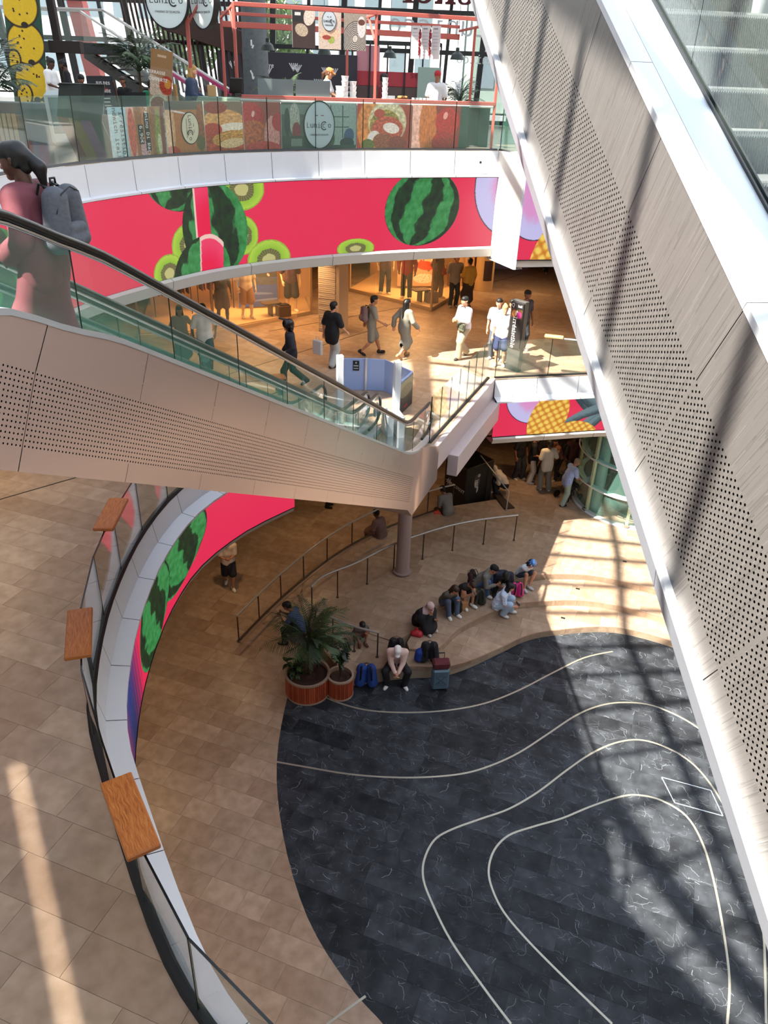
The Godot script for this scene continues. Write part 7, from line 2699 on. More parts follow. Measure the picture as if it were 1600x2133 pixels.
	for i in 6:
		bar(ef, "mullion", Vector3(-1.9 + i * 0.68, YU, -34.32), Vector3(-1.9 + i * 0.68, YU + 2.8, -34.32), 0.06, M.mullion)
	# outside
	var g := mb()
	g.box(Vector3(-4, YU - 0.3, -62), Vector3(90, 0.4, 51))
	struct("pavement_outside", g, mat("paving_out", Color(0.72, 0.72, 0.7), 0.8))
	for k in [["pale stone apartment front across the street on the left", -19.0, 22.0, -62.0, "c9cdd0"], ["long white building across the street behind the stalls", -2.0, 11.0, -60.0, "e2e4e4"], ["grey-green glass office block beyond the right of the stalls", 9.0, 10.0, -54.0, "7d8f88"]]:
		var b := thing("building", k[0], "building", Vector3(k[1], YU, k[3]))
		var m := mb()
		m.box(Vector3(0, 9, 0), Vector3(k[2], 18, 8), Basis.IDENTITY, 0.05)
		obj("wall", m, hexm(k[4], 0.8), b)
		var nx := int(k[2] / 1.6)
		for i in nx:
			for j in 4:
				var w := mb()
				var wx := Vector3(-k[2] / 2 + 0.8 + i * 1.6, 2.2 + j * 3.1, 4.02)
				w.box(wx, Vector3(0.95, 1.9, 0.06), Basis.IDENTITY, 0.01)
				obj("window", w, mat("far_window", Color(0.4, 0.46, 0.5), 0.2), b)
	for k in [[-11.0, -46.0], [-6.5, -48.0]]:
		plant_tree(["street tree with light green crown beyond the red column", "street tree with light green crown beyond the concrete column"][0 if k[0] < -8 else 1], Vector3(k[0], YU - 0.1, k[1]), 21 if k[0] < -8 else 22)


func plant_tree(label: String, at: Vector3, seed_n: int):
	var t := thing("street_tree", label, "tree", at)
	var r := RandomNumberGenerator.new()
	r.seed = seed_n
	var m := mb()
	m.tube([Vector3(0, 0, 0), Vector3(0.05, 1.6, 0), Vector3(0, 3.0, 0)], [0.14, 0.1, 0.06], 8)
	obj("trunk", m, hexm("4a4034"), t)
	var l := leaf_mesh(0.3, 0.2)
	var mm := MultiMesh.new()
	mm.transform_format = MultiMesh.TRANSFORM_3D
	mm.mesh = l
	mm.instance_count = 1500
	for i in 1500:
		var d := Vector3(r.randfn(), r.randfn(), r.randfn()).normalized() * pow(r.randf(), 0.4) * 1.7
		mm.set_instance_transform(i, Transform3D(Basis.from_euler(Vector3(r.randf() * 6, r.randf() * 6, 0)), Vector3(0, 3.3, 0) + d * Vector3(1, 1.1, 1)))
	var o := MultiMeshInstance3D.new()
	o.name = "foliage"
	o.multimesh = mm
	o.material_override = hexm("7d9a55")
	t.add_child(o)
	stuff(o)


# ---------------------------------------------------------------- people
var T_HEAD: MB
var T_HAND := []
var T_HAIR := {}
var T_SHOE: ArrayMesh
var T_EYES: ArrayMesh


func templates():
	T_HEAD = mb()
	var v := func(x, y, z): return Vector3(x, y, z)
	var hb := [[v.call(0, 0.03, -0.03), v.call(0, 0.03, 0.018), 0.078, 0.076, 0.03], [v.call(0, -0.045, 0.03), v.call(0, -0.085, 0.052), 0.055, 0.034, 0.04], [v.call(0, -0.06, -0.02), v.call(0, -0.17, -0.035), 0.056, 0.058, 0.03],
		[v.call(0, 0.0, 0.094), v.call(0, -0.033, 0.108), 0.009, 0.013, 0.012], [v.call(-0.034, 0.02, 0.078), v.call(0.034, 0.02, 0.078), 0.015, 0.015, 0.02], [v.call(-0.017, -0.062, 0.084), v.call(0.017, -0.062, 0.084), 0.011, 0.011, 0.01], [v.call(0, -0.1, 0.064), v.call(0, -0.101, 0.064), 0.021, 0.021, 0.02]]
	for s in [-1.0, 1.0]:
		hb.append([v.call(s * 0.036, -0.03, 0.05), v.call(s * 0.04, -0.02, 0.045), 0.033, 0.033, 0.03])
		hb.append([v.call(s * 0.08, -0.015, -0.008), v.call(s * 0.083, 0.018, -0.014), 0.011, 0.015, 0.012])
	nets(T_HEAD, hb, 0.0105)
	for c in [0.35, 0.95]:   # relaxed and holding hands (left), wrist at the origin, fingers down -y, thumb towards +z
		var b := []
		for z in [-0.024, -0.008, 0.008, 0.024]:
			b.append([v.call(0, -0.008, z * 0.7), v.call(0, -0.088, z * 1.1), 0.015, 0.0135, 0.012])
		for f in 4:
			var z: float = [0.034, 0.012, -0.011, -0.033][f]
			var l: float = [0.07, 0.08, 0.074, 0.058][f]
			var p := Vector3(-0.002, -0.092, z)
			var a := 0.0
			for k in 3:
				a += c * [0.45, 0.9, 0.6][k]
				var q: Vector3 = p + Vector3(-sin(a), -cos(a), z * 0.6) * l * [0.45, 0.32, 0.23][k]
				b.append([p, q, 0.0092 - 0.0006 * k, 0.0086 - 0.0006 * k, 0.005])
				p = q
		b.append([v.call(-0.004, -0.03, 0.026), v.call(-0.016, -0.062, 0.056), 0.014, 0.011, 0.012])
		b.append([v.call(-0.016, -0.062, 0.056), v.call(-0.03, -0.094, 0.056 - 0.02 * c), 0.0105, 0.009, 0.006])
		var m := mb()
		nets(m, b, 0.0068)
		T_HAND.append(m)
	var cap := [v.call(0, 0.05, -0.035), v.call(0, 0.056, 0.024), 0.086, 0.08, 0.02]
	var nape := [v.call(0, 0.02, -0.055), v.call(0, -0.05, -0.065), 0.07, 0.05, 0.03]
	var sd := []
	for s in [-1.0, 1.0]:
		sd.append([v.call(s * 0.052, 0.03, -0.02), v.call(s * 0.06, -0.02, -0.03), 0.036, 0.028, 0.02])
	var kinds := {
		"short": [cap, nape] + sd, "curly": [[v.call(0, 0.06, -0.03), v.call(0, 0.07, 0.02), 0.1, 0.092, 0.02], nape] + sd,
		"long": [cap, nape, [v.call(0, 0.0, -0.07), v.call(0, -0.42, -0.125), 0.075, 0.05, 0.04], [v.call(0.06, 0.0, -0.02), v.call(0.08, -0.2, -0.05), 0.035, 0.03, 0.03], [v.call(-0.06, 0.0, -0.02), v.call(-0.08, -0.2, -0.05), 0.035, 0.03, 0.03]],
		"bob": [cap, nape, [v.call(0.068, 0.02, -0.015), v.call(0.08, -0.12, -0.01), 0.036, 0.04, 0.03], [v.call(-0.068, 0.02, -0.015), v.call(-0.08, -0.12, -0.01), 0.036, 0.04, 0.03], [v.call(0.04, -0.02, -0.06), v.call(-0.04, -0.1, -0.06), 0.06, 0.06, 0.03]],
		"pony": [cap, nape, [v.call(0, 0.02, -0.11), v.call(0, -0.06, -0.17), 0.04, 0.05, 0.02], [v.call(0, -0.06, -0.17), v.call(0, -0.19, -0.17), 0.05, 0.02, 0.02]] + sd,
		"bun": [cap, nape, [v.call(0, 0.1, -0.1), v.call(0, 0.11, -0.1), 0.042, 0.042, 0.01]] + sd,
		"scarf": [[v.call(0, 0.03, -0.03), v.call(0, 0.035, 0.0), 0.1, 0.092, 0.03], [v.call(0, -0.08, -0.01), v.call(0, -0.2, 0.0), 0.088, 0.13, 0.05], [v.call(-0.1, -0.23, -0.01), v.call(0.1, -0.23, -0.01), 0.11, 0.11, 0.06]],
		"beanie": [[v.call(0, 0.06, -0.035), v.call(0, 0.062, 0.02), 0.093, 0.088, 0.02], [v.call(0, 0.04, -0.06), v.call(0, 0.0, -0.06), 0.07, 0.06, 0.03]],
		"cap": [[v.call(0, 0.06, -0.03), v.call(0, 0.062, 0.02), 0.09, 0.086, 0.02], [v.call(-0.04, 0.045, 0.09), v.call(-0.035, 0.03, 0.15), 0.022, 0.018, 0.03], [v.call(0, 0.05, 0.09), v.call(0, 0.034, 0.165), 0.022, 0.018, 0.03], [v.call(0.04, 0.045, 0.09), v.call(0.035, 0.03, 0.15), 0.022, 0.018, 0.03]],
		"helmet": [[v.call(0, 0.045, -0.03), v.call(0, 0.045, 0.01), 0.128, 0.122, 0.03], [v.call(0, -0.04, -0.05), v.call(0, -0.08, -0.05), 0.1, 0.09, 0.04], [v.call(-0.06, 0.15, 0.06), v.call(-0.05, 0.19, 0.2), 0.016, 0.012, 0.03], [v.call(0.0, 0.155, 0.06), v.call(0.0, 0.2, 0.21), 0.016, 0.012, 0.03], [v.call(0.06, 0.15, 0.06), v.call(0.05, 0.19, 0.2), 0.016, 0.012, 0.03]],
	}
	var bk := [[v.call(0, 0.07, -0.02), v.call(0, 0.075, 0.01), 0.09, 0.088, 0.02]]
	for i in 10:
		var a := TAU * i / 10
		bk.append([Vector3(cos(a) * 0.09, 0.055, sin(a) * 0.1), Vector3(cos(a) * 0.135, 0.012, sin(a) * 0.15), 0.014, 0.012, 0.02])
	kinds["bucket"] = bk
	for k in kinds:
		var m := mb()
		nets(m, kinds[k], 0.013)
		T_HAIR[k] = m.mesh()
	var sh := mb()
	nets(sh, [[v.call(0, 0.045, -0.05), v.call(0, 0.035, 0.13), 0.042, 0.034, 0.03], [v.call(0, 0.03, 0.06), v.call(0, 0.028, 0.15), 0.046, 0.036, 0.03], [v.call(0, 0.06, -0.04), v.call(0, 0.09, -0.03), 0.042, 0.042, 0.03]], 0.014, 0.004)
	T_SHOE = sh.mesh()
	var ey := mb()
	for s in [-1.0, 1.0]:
		ey.lathe(Vector3(s * 0.031, -0.006, 0.078), [Vector2(0, -0.009), Vector2(0.008, -0.006), Vector2(0.011, 0), Vector2(0.008, 0.006), Vector2(0, 0.009)], 8)
	T_EYES = ey.mesh()


func ik(a: Vector3, t: Vector3, l1: float, l2: float, hint: Vector3) -> Array:
	var d := t - a
	var L := clampf(d.length(), 0.08, (l1 + l2) * 0.998)
	d = d.normalized()
	var x := (l1 * l1 - l2 * l2 + L * L) / (2.0 * L)
	var h := sqrt(maxf(0.0, l1 * l1 - x * x))
	var p := (hint - d * hint.dot(d)).normalized()
	return [a + d * x + p * h, a + d * L]


func skin(n: int) -> StandardMaterial3D:
	return mat("skin%d" % n, [Color(0.82, 0.6, 0.48), Color(0.72, 0.5, 0.38), Color(0.55, 0.36, 0.26), Color(0.34, 0.22, 0.16), Color(0.86, 0.7, 0.58)][n], 0.55)


func person(label: String, at: Vector3, az: float, pose: Dictionary, look: Dictionary, tall := 1.72, called := "person", cat := "person") -> Node3D:
	if T_HEAD == null:
		templates()
	var k := tall / 1.72
	var t := thing(called, label, cat, at, face(az), look.get("group", ""))
	var hp: float = pose.get("hp", 0.93)
	var lean := deg_to_rad(pose.get("lean", 2.0))
	var bend := deg_to_rad(pose.get("bend", 0.0))
	var P := Vector3(0, hp, pose.get("pz", 0.0))
	var d1 := Vector3(pose.get("sway", 0.0), cos(lean), sin(lean)).normalized()
	var d2 := Vector3(pose.get("sway", 0.0), cos(lean + bend), sin(lean + bend)).normalized()
	var W := P + d1 * 0.24      # waist to chest
	var S := W + d2 * 0.23
	var N := W + d2 * 0.3
	var hd: Vector2 = pose.get("hd", Vector2.ZERO)
	var hpitch := lean * 0.5 + bend * 0.7 + deg_to_rad(hd.x)
	var HB := Basis(Vector3.UP, deg_to_rad(hd.y)) * Basis(Vector3.RIGHT, hpitch)
	var C := N + d2 * 0.04 + HB * Vector3(0, 0.13, 0.03)
	var fem: bool = look.get("fem", false)
	var sw := 0.165 if fem else 0.185
	var bones := []
	var top := []
	var bot := []
	var fat: float = look.get("fat", 1.0)
	for s in [-1.0, 1.0]:
		bones.append([P + Vector3(s * 0.065, 0, 0), W + Vector3(s * 0.055, 0, 0), 0.098 * fat, 0.092 * fat, 0.05])
		bones.append([W + Vector3(s * 0.055, 0, 0), S + Vector3(s * 0.08, -0.03, 0), 0.092 * fat, 0.088, 0.05])
	bones.append([S - Vector3(sw - 0.02, 0, 0), S + Vector3(sw - 0.02, 0, 0), 0.06, 0.06, 0.05])
	bones.append([S, C - HB * Vector3(0, 0.06, 0.02), 0.062, 0.054, 0.03])
	var TM: Array = look.get("top", [])
	var BM: Array = look.get("bot", [])
	var loose: float = TM[3] if TM.size() > 3 else 0.016
	var out := mb()
	if TM:
		for b in bones.slice(0, 5):
			top.append([b[0], b[1], b[2] + loose, b[3] + loose, 0.05])
		var hem: float = TM[2]
		if hem > 0.0:
			for s in [-1.0, 1.0]:
				top.append([P + Vector3(s * 0.065, 0.05, 0), P + Vector3(s * 0.07, -hem, 0.0), 0.1 * fat + loose, 0.085 * fat + loose * 1.3, 0.06])
	# arms
	var hands := []
	for i in 2:
		var s := 1.0 if i == 0 else -1.0
		var sh := S + Vector3(s * sw, 0.0, 0)
		var tg: Vector3 = pose.get("hl" if i == 0 else "hr", Vector3(s * (sw + 0.08), hp - 0.04, P.z + 0.06 + sin(lean) * 0.3))
		var a := ik(sh, tg, 0.285, 0.25, Vector3(s * 0.55, -0.5, -0.75))
		bones.append([sh, a[0], 0.05 if not fem else 0.043, 0.038, 0.025])
		bones.append([a[0], a[1], 0.039, 0.027, 0.02])
		var fd: Vector3 = (a[1] - a[0]).normalized()
		var th: Vector3 = Vector3(-s * 0.45, 0.35, 0.9)
		var Yh := -fd
		var Zh := (th - Yh * th.dot(Yh)).normalized()
		var B := Basis(Yh.cross(Zh), Yh, Zh)
		if s < 0:
			B = Basis(-B.x, B.y, B.z)
		hands.append([Transform3D(B.scaled(Vector3.ONE * k), a[1] * k), pose.get("grip", 0)])
		if TM and TM[1] > 0.0:
			var sl: float = TM[1]
			var e: Vector3 = sh.lerp(a[0], minf(sl, 0.5) * 1.6) if sl < 1.0 else a[0]
			top.append([sh, e, 0.058 + loose, 0.05 + loose * 0.8, 0.035])
			if sl >= 1.0:
				top.append([a[0], a[0].lerp(a[1], 0.93), 0.046 + loose * 0.8, 0.034 + loose * look.get("cuff", 0.6), 0.02])
	# legs
	var shoes := []
	var mids := []
	for i in 2:
		var s := 1.0 if i == 0 else -1.0
		var hip := P + Vector3(s * 0.085, -0.02, 0)
		var f: Vector3 = pose.get("fl" if i == 0 else "fr", Vector3(s * 0.1, 0, 0.0))
		var ank := Vector3(f.x, f.y + 0.085, f.z)
		var a := ik(hip, ank, 0.43, 0.42, pose.get("kn", Vector3(s * 0.15, 0.35, 1.0)) * Vector3(s if pose.has("kn") else 1.0, 1, 1))
		bones.append([hip, a[0], 0.088 * fat, 0.056, 0.04])
		bones.append([a[0], a[0].lerp(a[1], 0.35), 0.054, 0.056, 0.03])
		bones.append([a[0].lerp(a[1], 0.35), a[1], 0.054, 0.036, 0.03])
		var yaw: float = deg_to_rad(pose.get("toe", 12.0)) * s
		var fdir := Vector3(sin(yaw), 0, cos(yaw))
		var lift := 0.0 if f.y < 0.03 else -0.6
		fdir = (fdir + Vector3.UP * lift).normalized()
		bones.append([a[1] - Vector3(0, 0.045, 0), a[1] + fdir * 0.15 - Vector3(0, 0.052, 0), 0.034, 0.026, 0.03])
		var zb := fdir
		var xb := Vector3.UP.cross(zb).normalized()
		shoes.append(Transform3D(Basis(xb, zb.cross(xb), zb).scaled(Vector3.ONE * k), (a[1] - zb.cross(xb) * 0.085) * k))
		mids.append(a[0])
		if BM:
			var ln = BM[1]
			if ln is String:
				var reach: float = BM[2]
				var e: Vector3 = a[0] if reach >= 0.5 else hip.lerp(a[0], reach * 2.0)
				bot.append([hip, e, 0.112 * fat, 0.1, 0.12])
				bot.append([P.lerp(hip, 0.4), (e * Vector3(0.35, 1, 1)), 0.11, 0.1, 0.12])
				if reach > 0.5:
					var e2: Vector3 = a[0].lerp(a[1], reach * 2.0 - 1.0)
					bot.append([a[0], e2, 0.1, 0.13, 0.12])
					bot.append([a[0] * Vector3(0.3, 1, 1), e2 * Vector3(0.3, 1, 1), 0.1, 0.13, 0.12])
			else:
				var lo2: float = BM[2] if BM.size() > 2 else 0.014
				if ln < 0.6:
					bot.append([hip, hip.lerp(a[0], ln * 1.9), 0.092 * fat + lo2, 0.066 + lo2 * 1.6, 0.04])
				else:
					bot.append([hip, a[0], 0.092 * fat + lo2, 0.062 + lo2, 0.04])
					bot.append([a[0], a[0].lerp(a[1], (ln - 0.5) * 1.96), 0.062 + lo2, 0.05 + lo2 * 1.5, 0.03])
	if BM:
		for s in [-1.0, 1.0]:
			bot.append([P + Vector3(s * 0.065, -0.01, 0), P + d1 * 0.09 + Vector3(s * 0.055, 0, 0), 0.106 * fat, 0.102 * fat, 0.05])
	for L in [bones, top, bot]:
		for b in L:
			b[0] = b[0] * k
			b[1] = b[1] * k
			b[2] *= k
			b[3] *= k
	var fy := 0.004 if at.y >= 0.0 else -1e9
	nets(out, bones, 0.027, fy)
	var HT := Transform3D(HB.scaled(Vector3.ONE * k), C * k)
	out.add(T_HEAD, HT)
	for h in hands:
		out.add(T_HAND[h[1]], h[0])
	obj("body", out, look.skin, t)
	if not look.has("blank"):
		obj("eyes", T_EYES, mat("eye", Color(0.08, 0.06, 0.05), 0.2), t, HT)
	if look.has("hair"):
		var hn: String = {"scarf": "headscarf", "beanie": "beanie", "cap": "cap", "helmet": "helmet", "bucket": "hat"}.get(look.hair[0], "hair")
		obj(hn, T_HAIR[look.hair[0]], look.hair[1], t, HT)
		if look.hair.size() > 2:
			obj("hair", T_HAIR[look.hair[2]], look.hair[3], t, HT)
	if TM:
		var m := mb()
		nets(m, top, 0.021, fy)
		obj(look.get("top_name", "shirt"), m, TM[0], t)
	if BM:
		var m := mb()
		nets(m, bot, 0.021, fy)
		obj("skirt" if BM[1] is String else ("trousers" if BM[1] >= 0.6 else "shorts"), m, BM[0], t)
	if look.has("shoe"):
		for s in shoes:
			obj("shoe", T_SHOE, look.shoe, t, s)
	t.set_meta("head", HT)
	return t


func backpack(label: String, at: Vector3, az: float, m: Material, h := 0.46, tilt := 0.0, called := "backpack"):
	var t := thing(called, label, "backpack", at, face(az))
	t.rotation.x = 0
	var X := Transform3D(Basis(Vector3.RIGHT, tilt), Vector3.ZERO)
	var b := mb()
	var w := h * 0.24
	var bn := []
	for s in [-1.0, 1.0]:
		bn.append([Vector3(s * w, 0.1, 0), Vector3(s * w * 0.75, h * 0.78, 0), 0.1 * h / 0.46, 0.085 * h / 0.46, 0.04])
	nets(b, bn, 0.018, 0.0)
	obj("bag", b, m, t, X)
	var p := mb()
	nets(p, [[Vector3(-w * 0.7, 0.1, -0.08), Vector3(w * 0.7, 0.1, -0.08), 0.062, 0.062, 0.02], [Vector3(-w * 0.6, h * 0.36, -0.075), Vector3(w * 0.6, h * 0.36, -0.075), 0.05, 0.05, 0.03]], 0.016, 0.01)
	obj("front_pocket", p, m, t, X)
	var z := mb()
	z.tube([Vector3(-w * 1.5, h * 0.6, -0.055), Vector3(-w, h * 0.86, -0.075), Vector3(0, h * 0.95, -0.08), Vector3(w, h * 0.86, -0.075), Vector3(w * 1.5, h * 0.6, -0.055)], 0.006, 5)
	obj("zip", z, M.black, t, X)
	for s in [-1.0, 1.0]:
		var st := mb()
		st.tube([Vector3(s * w * 0.6, h * 0.93, 0.06), Vector3(s * w * 0.75, h * 0.98, 0.11), Vector3(s * w * 0.8, h * 0.75, 0.15), Vector3(s * w * 0.9, h * 0.4, 0.13), Vector3(s * w, h * 0.16, 0.08)], 0.022, 6, true, 0.4)
		obj("strap", st, M.black, t, X)
	var hn := mb()
	hn.tube([Vector3(-0.035, h * 0.97, 0.05), Vector3(-0.03, h * 1.05, 0.05), Vector3(0.03, h * 1.05, 0.05), Vector3(0.035, h * 0.97, 0.05)], 0.009, 6)
	obj("grab_loop", hn, M.black, t, X)
	return t


func phone(label: String, at: Vector3, az: float, c := Color(0.05, 0.05, 0.06)):
	var t := thing("phone", label, "phone", at, face(az))
	t.rotation.x = -0.9
	var m := mb()
	m.box(Vector3.ZERO, Vector3(0.075, 0.15, 0.01), Basis.IDENTITY, 0.004)
	obj("case", m, col(c, 0.3), t)
	var s := mb()
	s.box(Vector3(0, 0, -0.0055), Vector3(0.066, 0.138, 0.001))
	obj("screen", s, mat("phone_glass", Color(0.15, 0.17, 0.2), 0.1), t)


func people():
	var blk := hexm("17171a")
	var navy := hexm("1d2438")
	var white := hexm("e4e2df")
	var dk := hexm("14110f", 0.6)
	var brown := hexm("3a2418", 0.6)
	var jeans := noisy("denim", ["3c4c68", "50658a", "465a7c"], 0.05, 2.0)
	var ljeans := noisy("light_denim", ["8fa9c6", "a9c0d8", "9cb4cf"], 0.05, 2.0)
	var camo := noisy("camouflage", [[0.3, "5d5a52"], [0.42, "8d8a80"], [0.5, "4a4a46"], [0.6, "a29d92"], [0.7, "6d6a60"]], 0.02, 5.0)
	var tie := noisy("tie_dye", [[0.3, "e8ecf2"], [0.5, "c9d6ea"], [0.62, "6f93cf"], [0.75, "dfe7f3"]], 0.014, 3.0)
	var flor := noisy("floral", [[0.3, "3b2a2a"], [0.48, "7a5550"], [0.56, "b89a8c"], [0.66, "5a3a3c"]], 0.06, 5.0)
	var blue_p := noisy("blue_print", [[0.35, "3f62b4"], [0.5, "d6dff0"], [0.6, "4f74c4"], [0.7, "e6ebf5"]], 0.05, 4.0)
	var geo := noisy("grey_print", [[0.35, "6e6a60"], [0.5, "aaa698"], [0.62, "827e72"]], 0.08, 5.0)
	var grey := hexm("8b8a87")
	var tan := hexm("a8997f")
	var rose := noisy("rose_cloth", ["65303a", "703842", "6a333d"], 0.02, 1.5)
	var sneaker := hexm("dcdad6", 0.6)
	var sit17 := {"hp": 0.28, "lean": 24, "bend": 14, "fl": Vector3(0.12, 0, 0.42), "fr": Vector3(-0.12, 0, 0.40), "hl": Vector3(0.16, 0.52, 0.38), "hr": Vector3(-0.16, 0.52, 0.38)}
	var sit := func(o: Dictionary) -> Dictionary:
		var d := sit17.duplicate()
		d.merge(o, true)
		return d
	var walk := {"hp": 0.9, "lean": 4, "fl": Vector3(0.09, 0, 0.24), "fr": Vector3(-0.09, 0.07, -0.3), "hl": Vector3(0.27, 0.92, -0.14), "hr": Vector3(-0.27, 0.94, 0.2)}
	var wk := func(o: Dictionary) -> Dictionary:
		var d := walk.duplicate()
		d.merge(o, true)
		return d
	# --- on the steps and the ground floor
	person("person in a blue shirt sitting behind the big planter, looking at a phone", Vector3(-1.95, 0.0, -15.25), 285, {"hp": 0.55, "lean": 20, "bend": 14, "fl": Vector3(0.1, 0, 0.42), "fr": Vector3(-0.12, 0, 0.3), "hl": Vector3(0.1, 0.85, 0.5), "hr": Vector3(-0.1, 0.84, 0.5), "grip": 1, "hd": Vector2(14, 0)}, {"skin": skin(2), "hair": ["short", dk], "top": [hexm("4d5f92"), 0.5, 0.06], "bot": [blk, 1.0], "shoe": hexm("120f0e", 0.4)})
	phone("phone in the hands of the person in the blue shirt", Vector3(-2.48, 0.95, -15.1), 285, Color(0.5, 0.6, 0.6))
	person("person in a white cap and pink-white shirt sitting on the low step", Vector3(0.44, 0.0, -14.22), 180, {"hp": 0.5, "lean": 16, "bend": 14, "fl": Vector3(0.2, 0, 0.34), "fr": Vector3(-0.2, 0, 0.34), "kn": Vector3(0.5, 0.3, 1.0), "hl": Vector3(0.04, 0.5, 0.44), "hr": Vector3(-0.04, 0.5, 0.44), "grip": 1, "hd": Vector2(24, 0), "toe": 25}, {"skin": skin(0), "hair": ["cap", white], "top": [hexm("d9b9ae"), 1.0, 0.06, 0.022], "bot": [blk, 1.0, 0.024], "shoe": sneaker})
	person("person in a pale pink headscarf and long black dress eating on the step", Vector3(1.0, 0.43, -15.78), 140, {"hp": 0.16, "lean": 22, "bend": 14, "fl": Vector3(0.1, 0, 0.4), "fr": Vector3(-0.1, 0, 0.44), "hl": Vector3(0.08, 0.4, 0.5), "hr": Vector3(-0.06, 0.56, 0.44), "grip": 1, "hd": Vector2(8, 0)}, {"skin": skin(1), "fem": true, "hair": ["scarf", hexm("bfa3a0")], "top": [blk, 1.0, 0.1, 0.03], "bot": [blk, "skirt", 0.95], "shoe": hexm("b9b4ae"), "top_name": "dress"})
	person("young person with long brown hair and jeans on the step, hand at the mouth", Vector3(1.7, 0.41, -16.5), 150, sit.call({"hl": Vector3(0.14, 0.5, 0.4), "hr": Vector3(-0.03, 0.74, 0.3), "hd": Vector2(6, 10)}), {"skin": skin(1), "fem": true, "hair": ["long", brown], "top": [hexm("5d5a4c"), 0.0, 0.05], "bot": [hexm("4d5a72"), 1.0], "shoe": sneaker}, 1.66)
	person("young person with tied-back hair in a black top leaning over a phone on the step", Vector3(2.15, 0.4, -16.95), 150, sit.call({"lean": 30, "bend": 18, "hl": Vector3(0.08, 0.5, 0.5), "hr": Vector3(-0.08, 0.5, 0.5), "grip": 1, "hd": Vector2(16, 0)}), {"skin": skin(1), "fem": true, "hair": ["bun", brown], "top": [blk, 0.0, 0.03], "bot": [hexm("2d2a2c"), 0.45], "shoe": sneaker}, 1.66)
	phone("phone held by the young person in the black top on the step", Vector3(2.43, 0.95, -16.49), 150)
	person("person in a camouflage jacket and black beanie sitting sideways on the step in jeans", Vector3(2.62, 0.38, -17.4), 115, sit.call({"lean": 30, "bend": 12, "hl": Vector3(0.12, 0.42, 0.52), "hr": Vector3(-0.1, 0.44, 0.54), "fl": Vector3(0.14, 0, 0.46), "fr": Vector3(-0.12, 0, 0.34)}), {"skin": skin(1), "hair": ["beanie", blk], "top": [camo, 1.0, 0.08, 0.028], "bot": [jeans, 1.0, 0.02], "shoe": sneaker})
	person("person in a navy T-shirt bending the head right down over a plastic bag", Vector3(3.3, 0.37, -17.68), 178, sit.call({"lean": 34, "bend": 24, "hl": Vector3(0.1, 0.36, 0.52), "hr": Vector3(-0.1, 0.36, 0.52), "fl": Vector3(0.2, 0, 0.36), "fr": Vector3(-0.2, 0, 0.36), "grip": 1, "hd": Vector2(24, 0)}), {"skin": skin(1), "hair": ["short", dk], "top": [navy, 0.5, 0.06, 0.022], "bot": [blk, 1.0], "shoe": hexm("2b2b2e")}, 1.8)
	person("person in a metallic blue bucket hat eating at the end of the row", Vector3(3.92, 0.36, -18.0), 150, sit.call({"hl": Vector3(0.03, 0.72, 0.3), "hr": Vector3(-0.03, 0.72, 0.3), "grip": 1, "hd": Vector2(10, 0), "fl": Vector3(0.0, 0, 0.4), "fr": Vector3(-0.2, 0, 0.44)}), {"skin": skin(1), "fem": true, "hair": ["bucket", mat("shiny_blue", Color(0.3, 0.47, 0.7), 0.3), "long", dk], "top": [hexm("c9d2dd"), 0.5, 0.06], "bot": [hexm("3c4554"), 0.45], "shoe": hexm("b9b9bd")}, 1.62)
	person("person in a blue and white tie-dye T-shirt and light jeans on the lower step", Vector3(3.12, 0.19, -16.72), 112, sit.call({"hp": 0.3, "lean": 16, "bend": 14, "hl": Vector3(0.1, 0.4, 0.5), "hr": Vector3(-0.12, 0.42, 0.48), "grip": 1, "fl": Vector3(0.16, 0, 0.36), "fr": Vector3(-0.1, 0, 0.22)}), {"skin": skin(0), "fem": true, "hair": ["bob", dk], "top": [tie, 0.5, 0.08, 0.024], "bot": [ljeans, 1.0, 0.026], "shoe": sneaker}, 1.66)
	phone("phone held by the person in the tie-dye T-shirt", Vector3(3.62, 0.66, -16.5), 112)
	person("child in a striped dark shirt sitting behind the smaller planter", Vector3(-0.5, 0.43, -15.1), 160, {"hp": 0.13, "lean": 20, "bend": 12, "fl": Vector3(0.1, 0, 0.38), "fr": Vector3(-0.1, 0, 0.36), "hl": Vector3(0.14, 0.4, 0.3), "hr": Vector3(-0.14, 0.4, 0.3)}, {"skin": skin(2), "hair": ["curly", dk], "top": [noisy("stripes", ["201c1c", "6b625c", "201c1c"], 0.05, 4.0), 0.5, 0.05], "bot": [hexm("8c3b2a"), 0.45], "shoe": hexm("5a2d22")}, 1.3)
	person("person in a pinkish white T-shirt and black shorts walking under the left balcony", Vector3(-4.25, 0.0, -17.7), 165, wk.call({"hl": Vector3(0.06, 1.12, 0.3), "hr": Vector3(-0.08, 1.12, 0.3), "grip": 1, "hd": Vector2(18, 0), "fl": Vector3(0.08, 0, 0.18), "fr": Vector3(-0.08, 0.03, -0.2)}), {"skin": skin(1), "hair": ["short", dk], "top": [hexm("d5c2b0"), 0.5, 0.1, 0.03], "bot": [hexm("1c1d24"), 0.47, 0.03], "shoe": sneaker}, 1.7)
	person("person in black, only legs showing below the escalator", Vector3(-1.9, 0.0, -22.5), 90, {}, {"skin": skin(1), "hair": ["short", dk], "top": [blk, 0.5, 0.08], "bot": [blk, 1.0], "shoe": hexm("171310")})
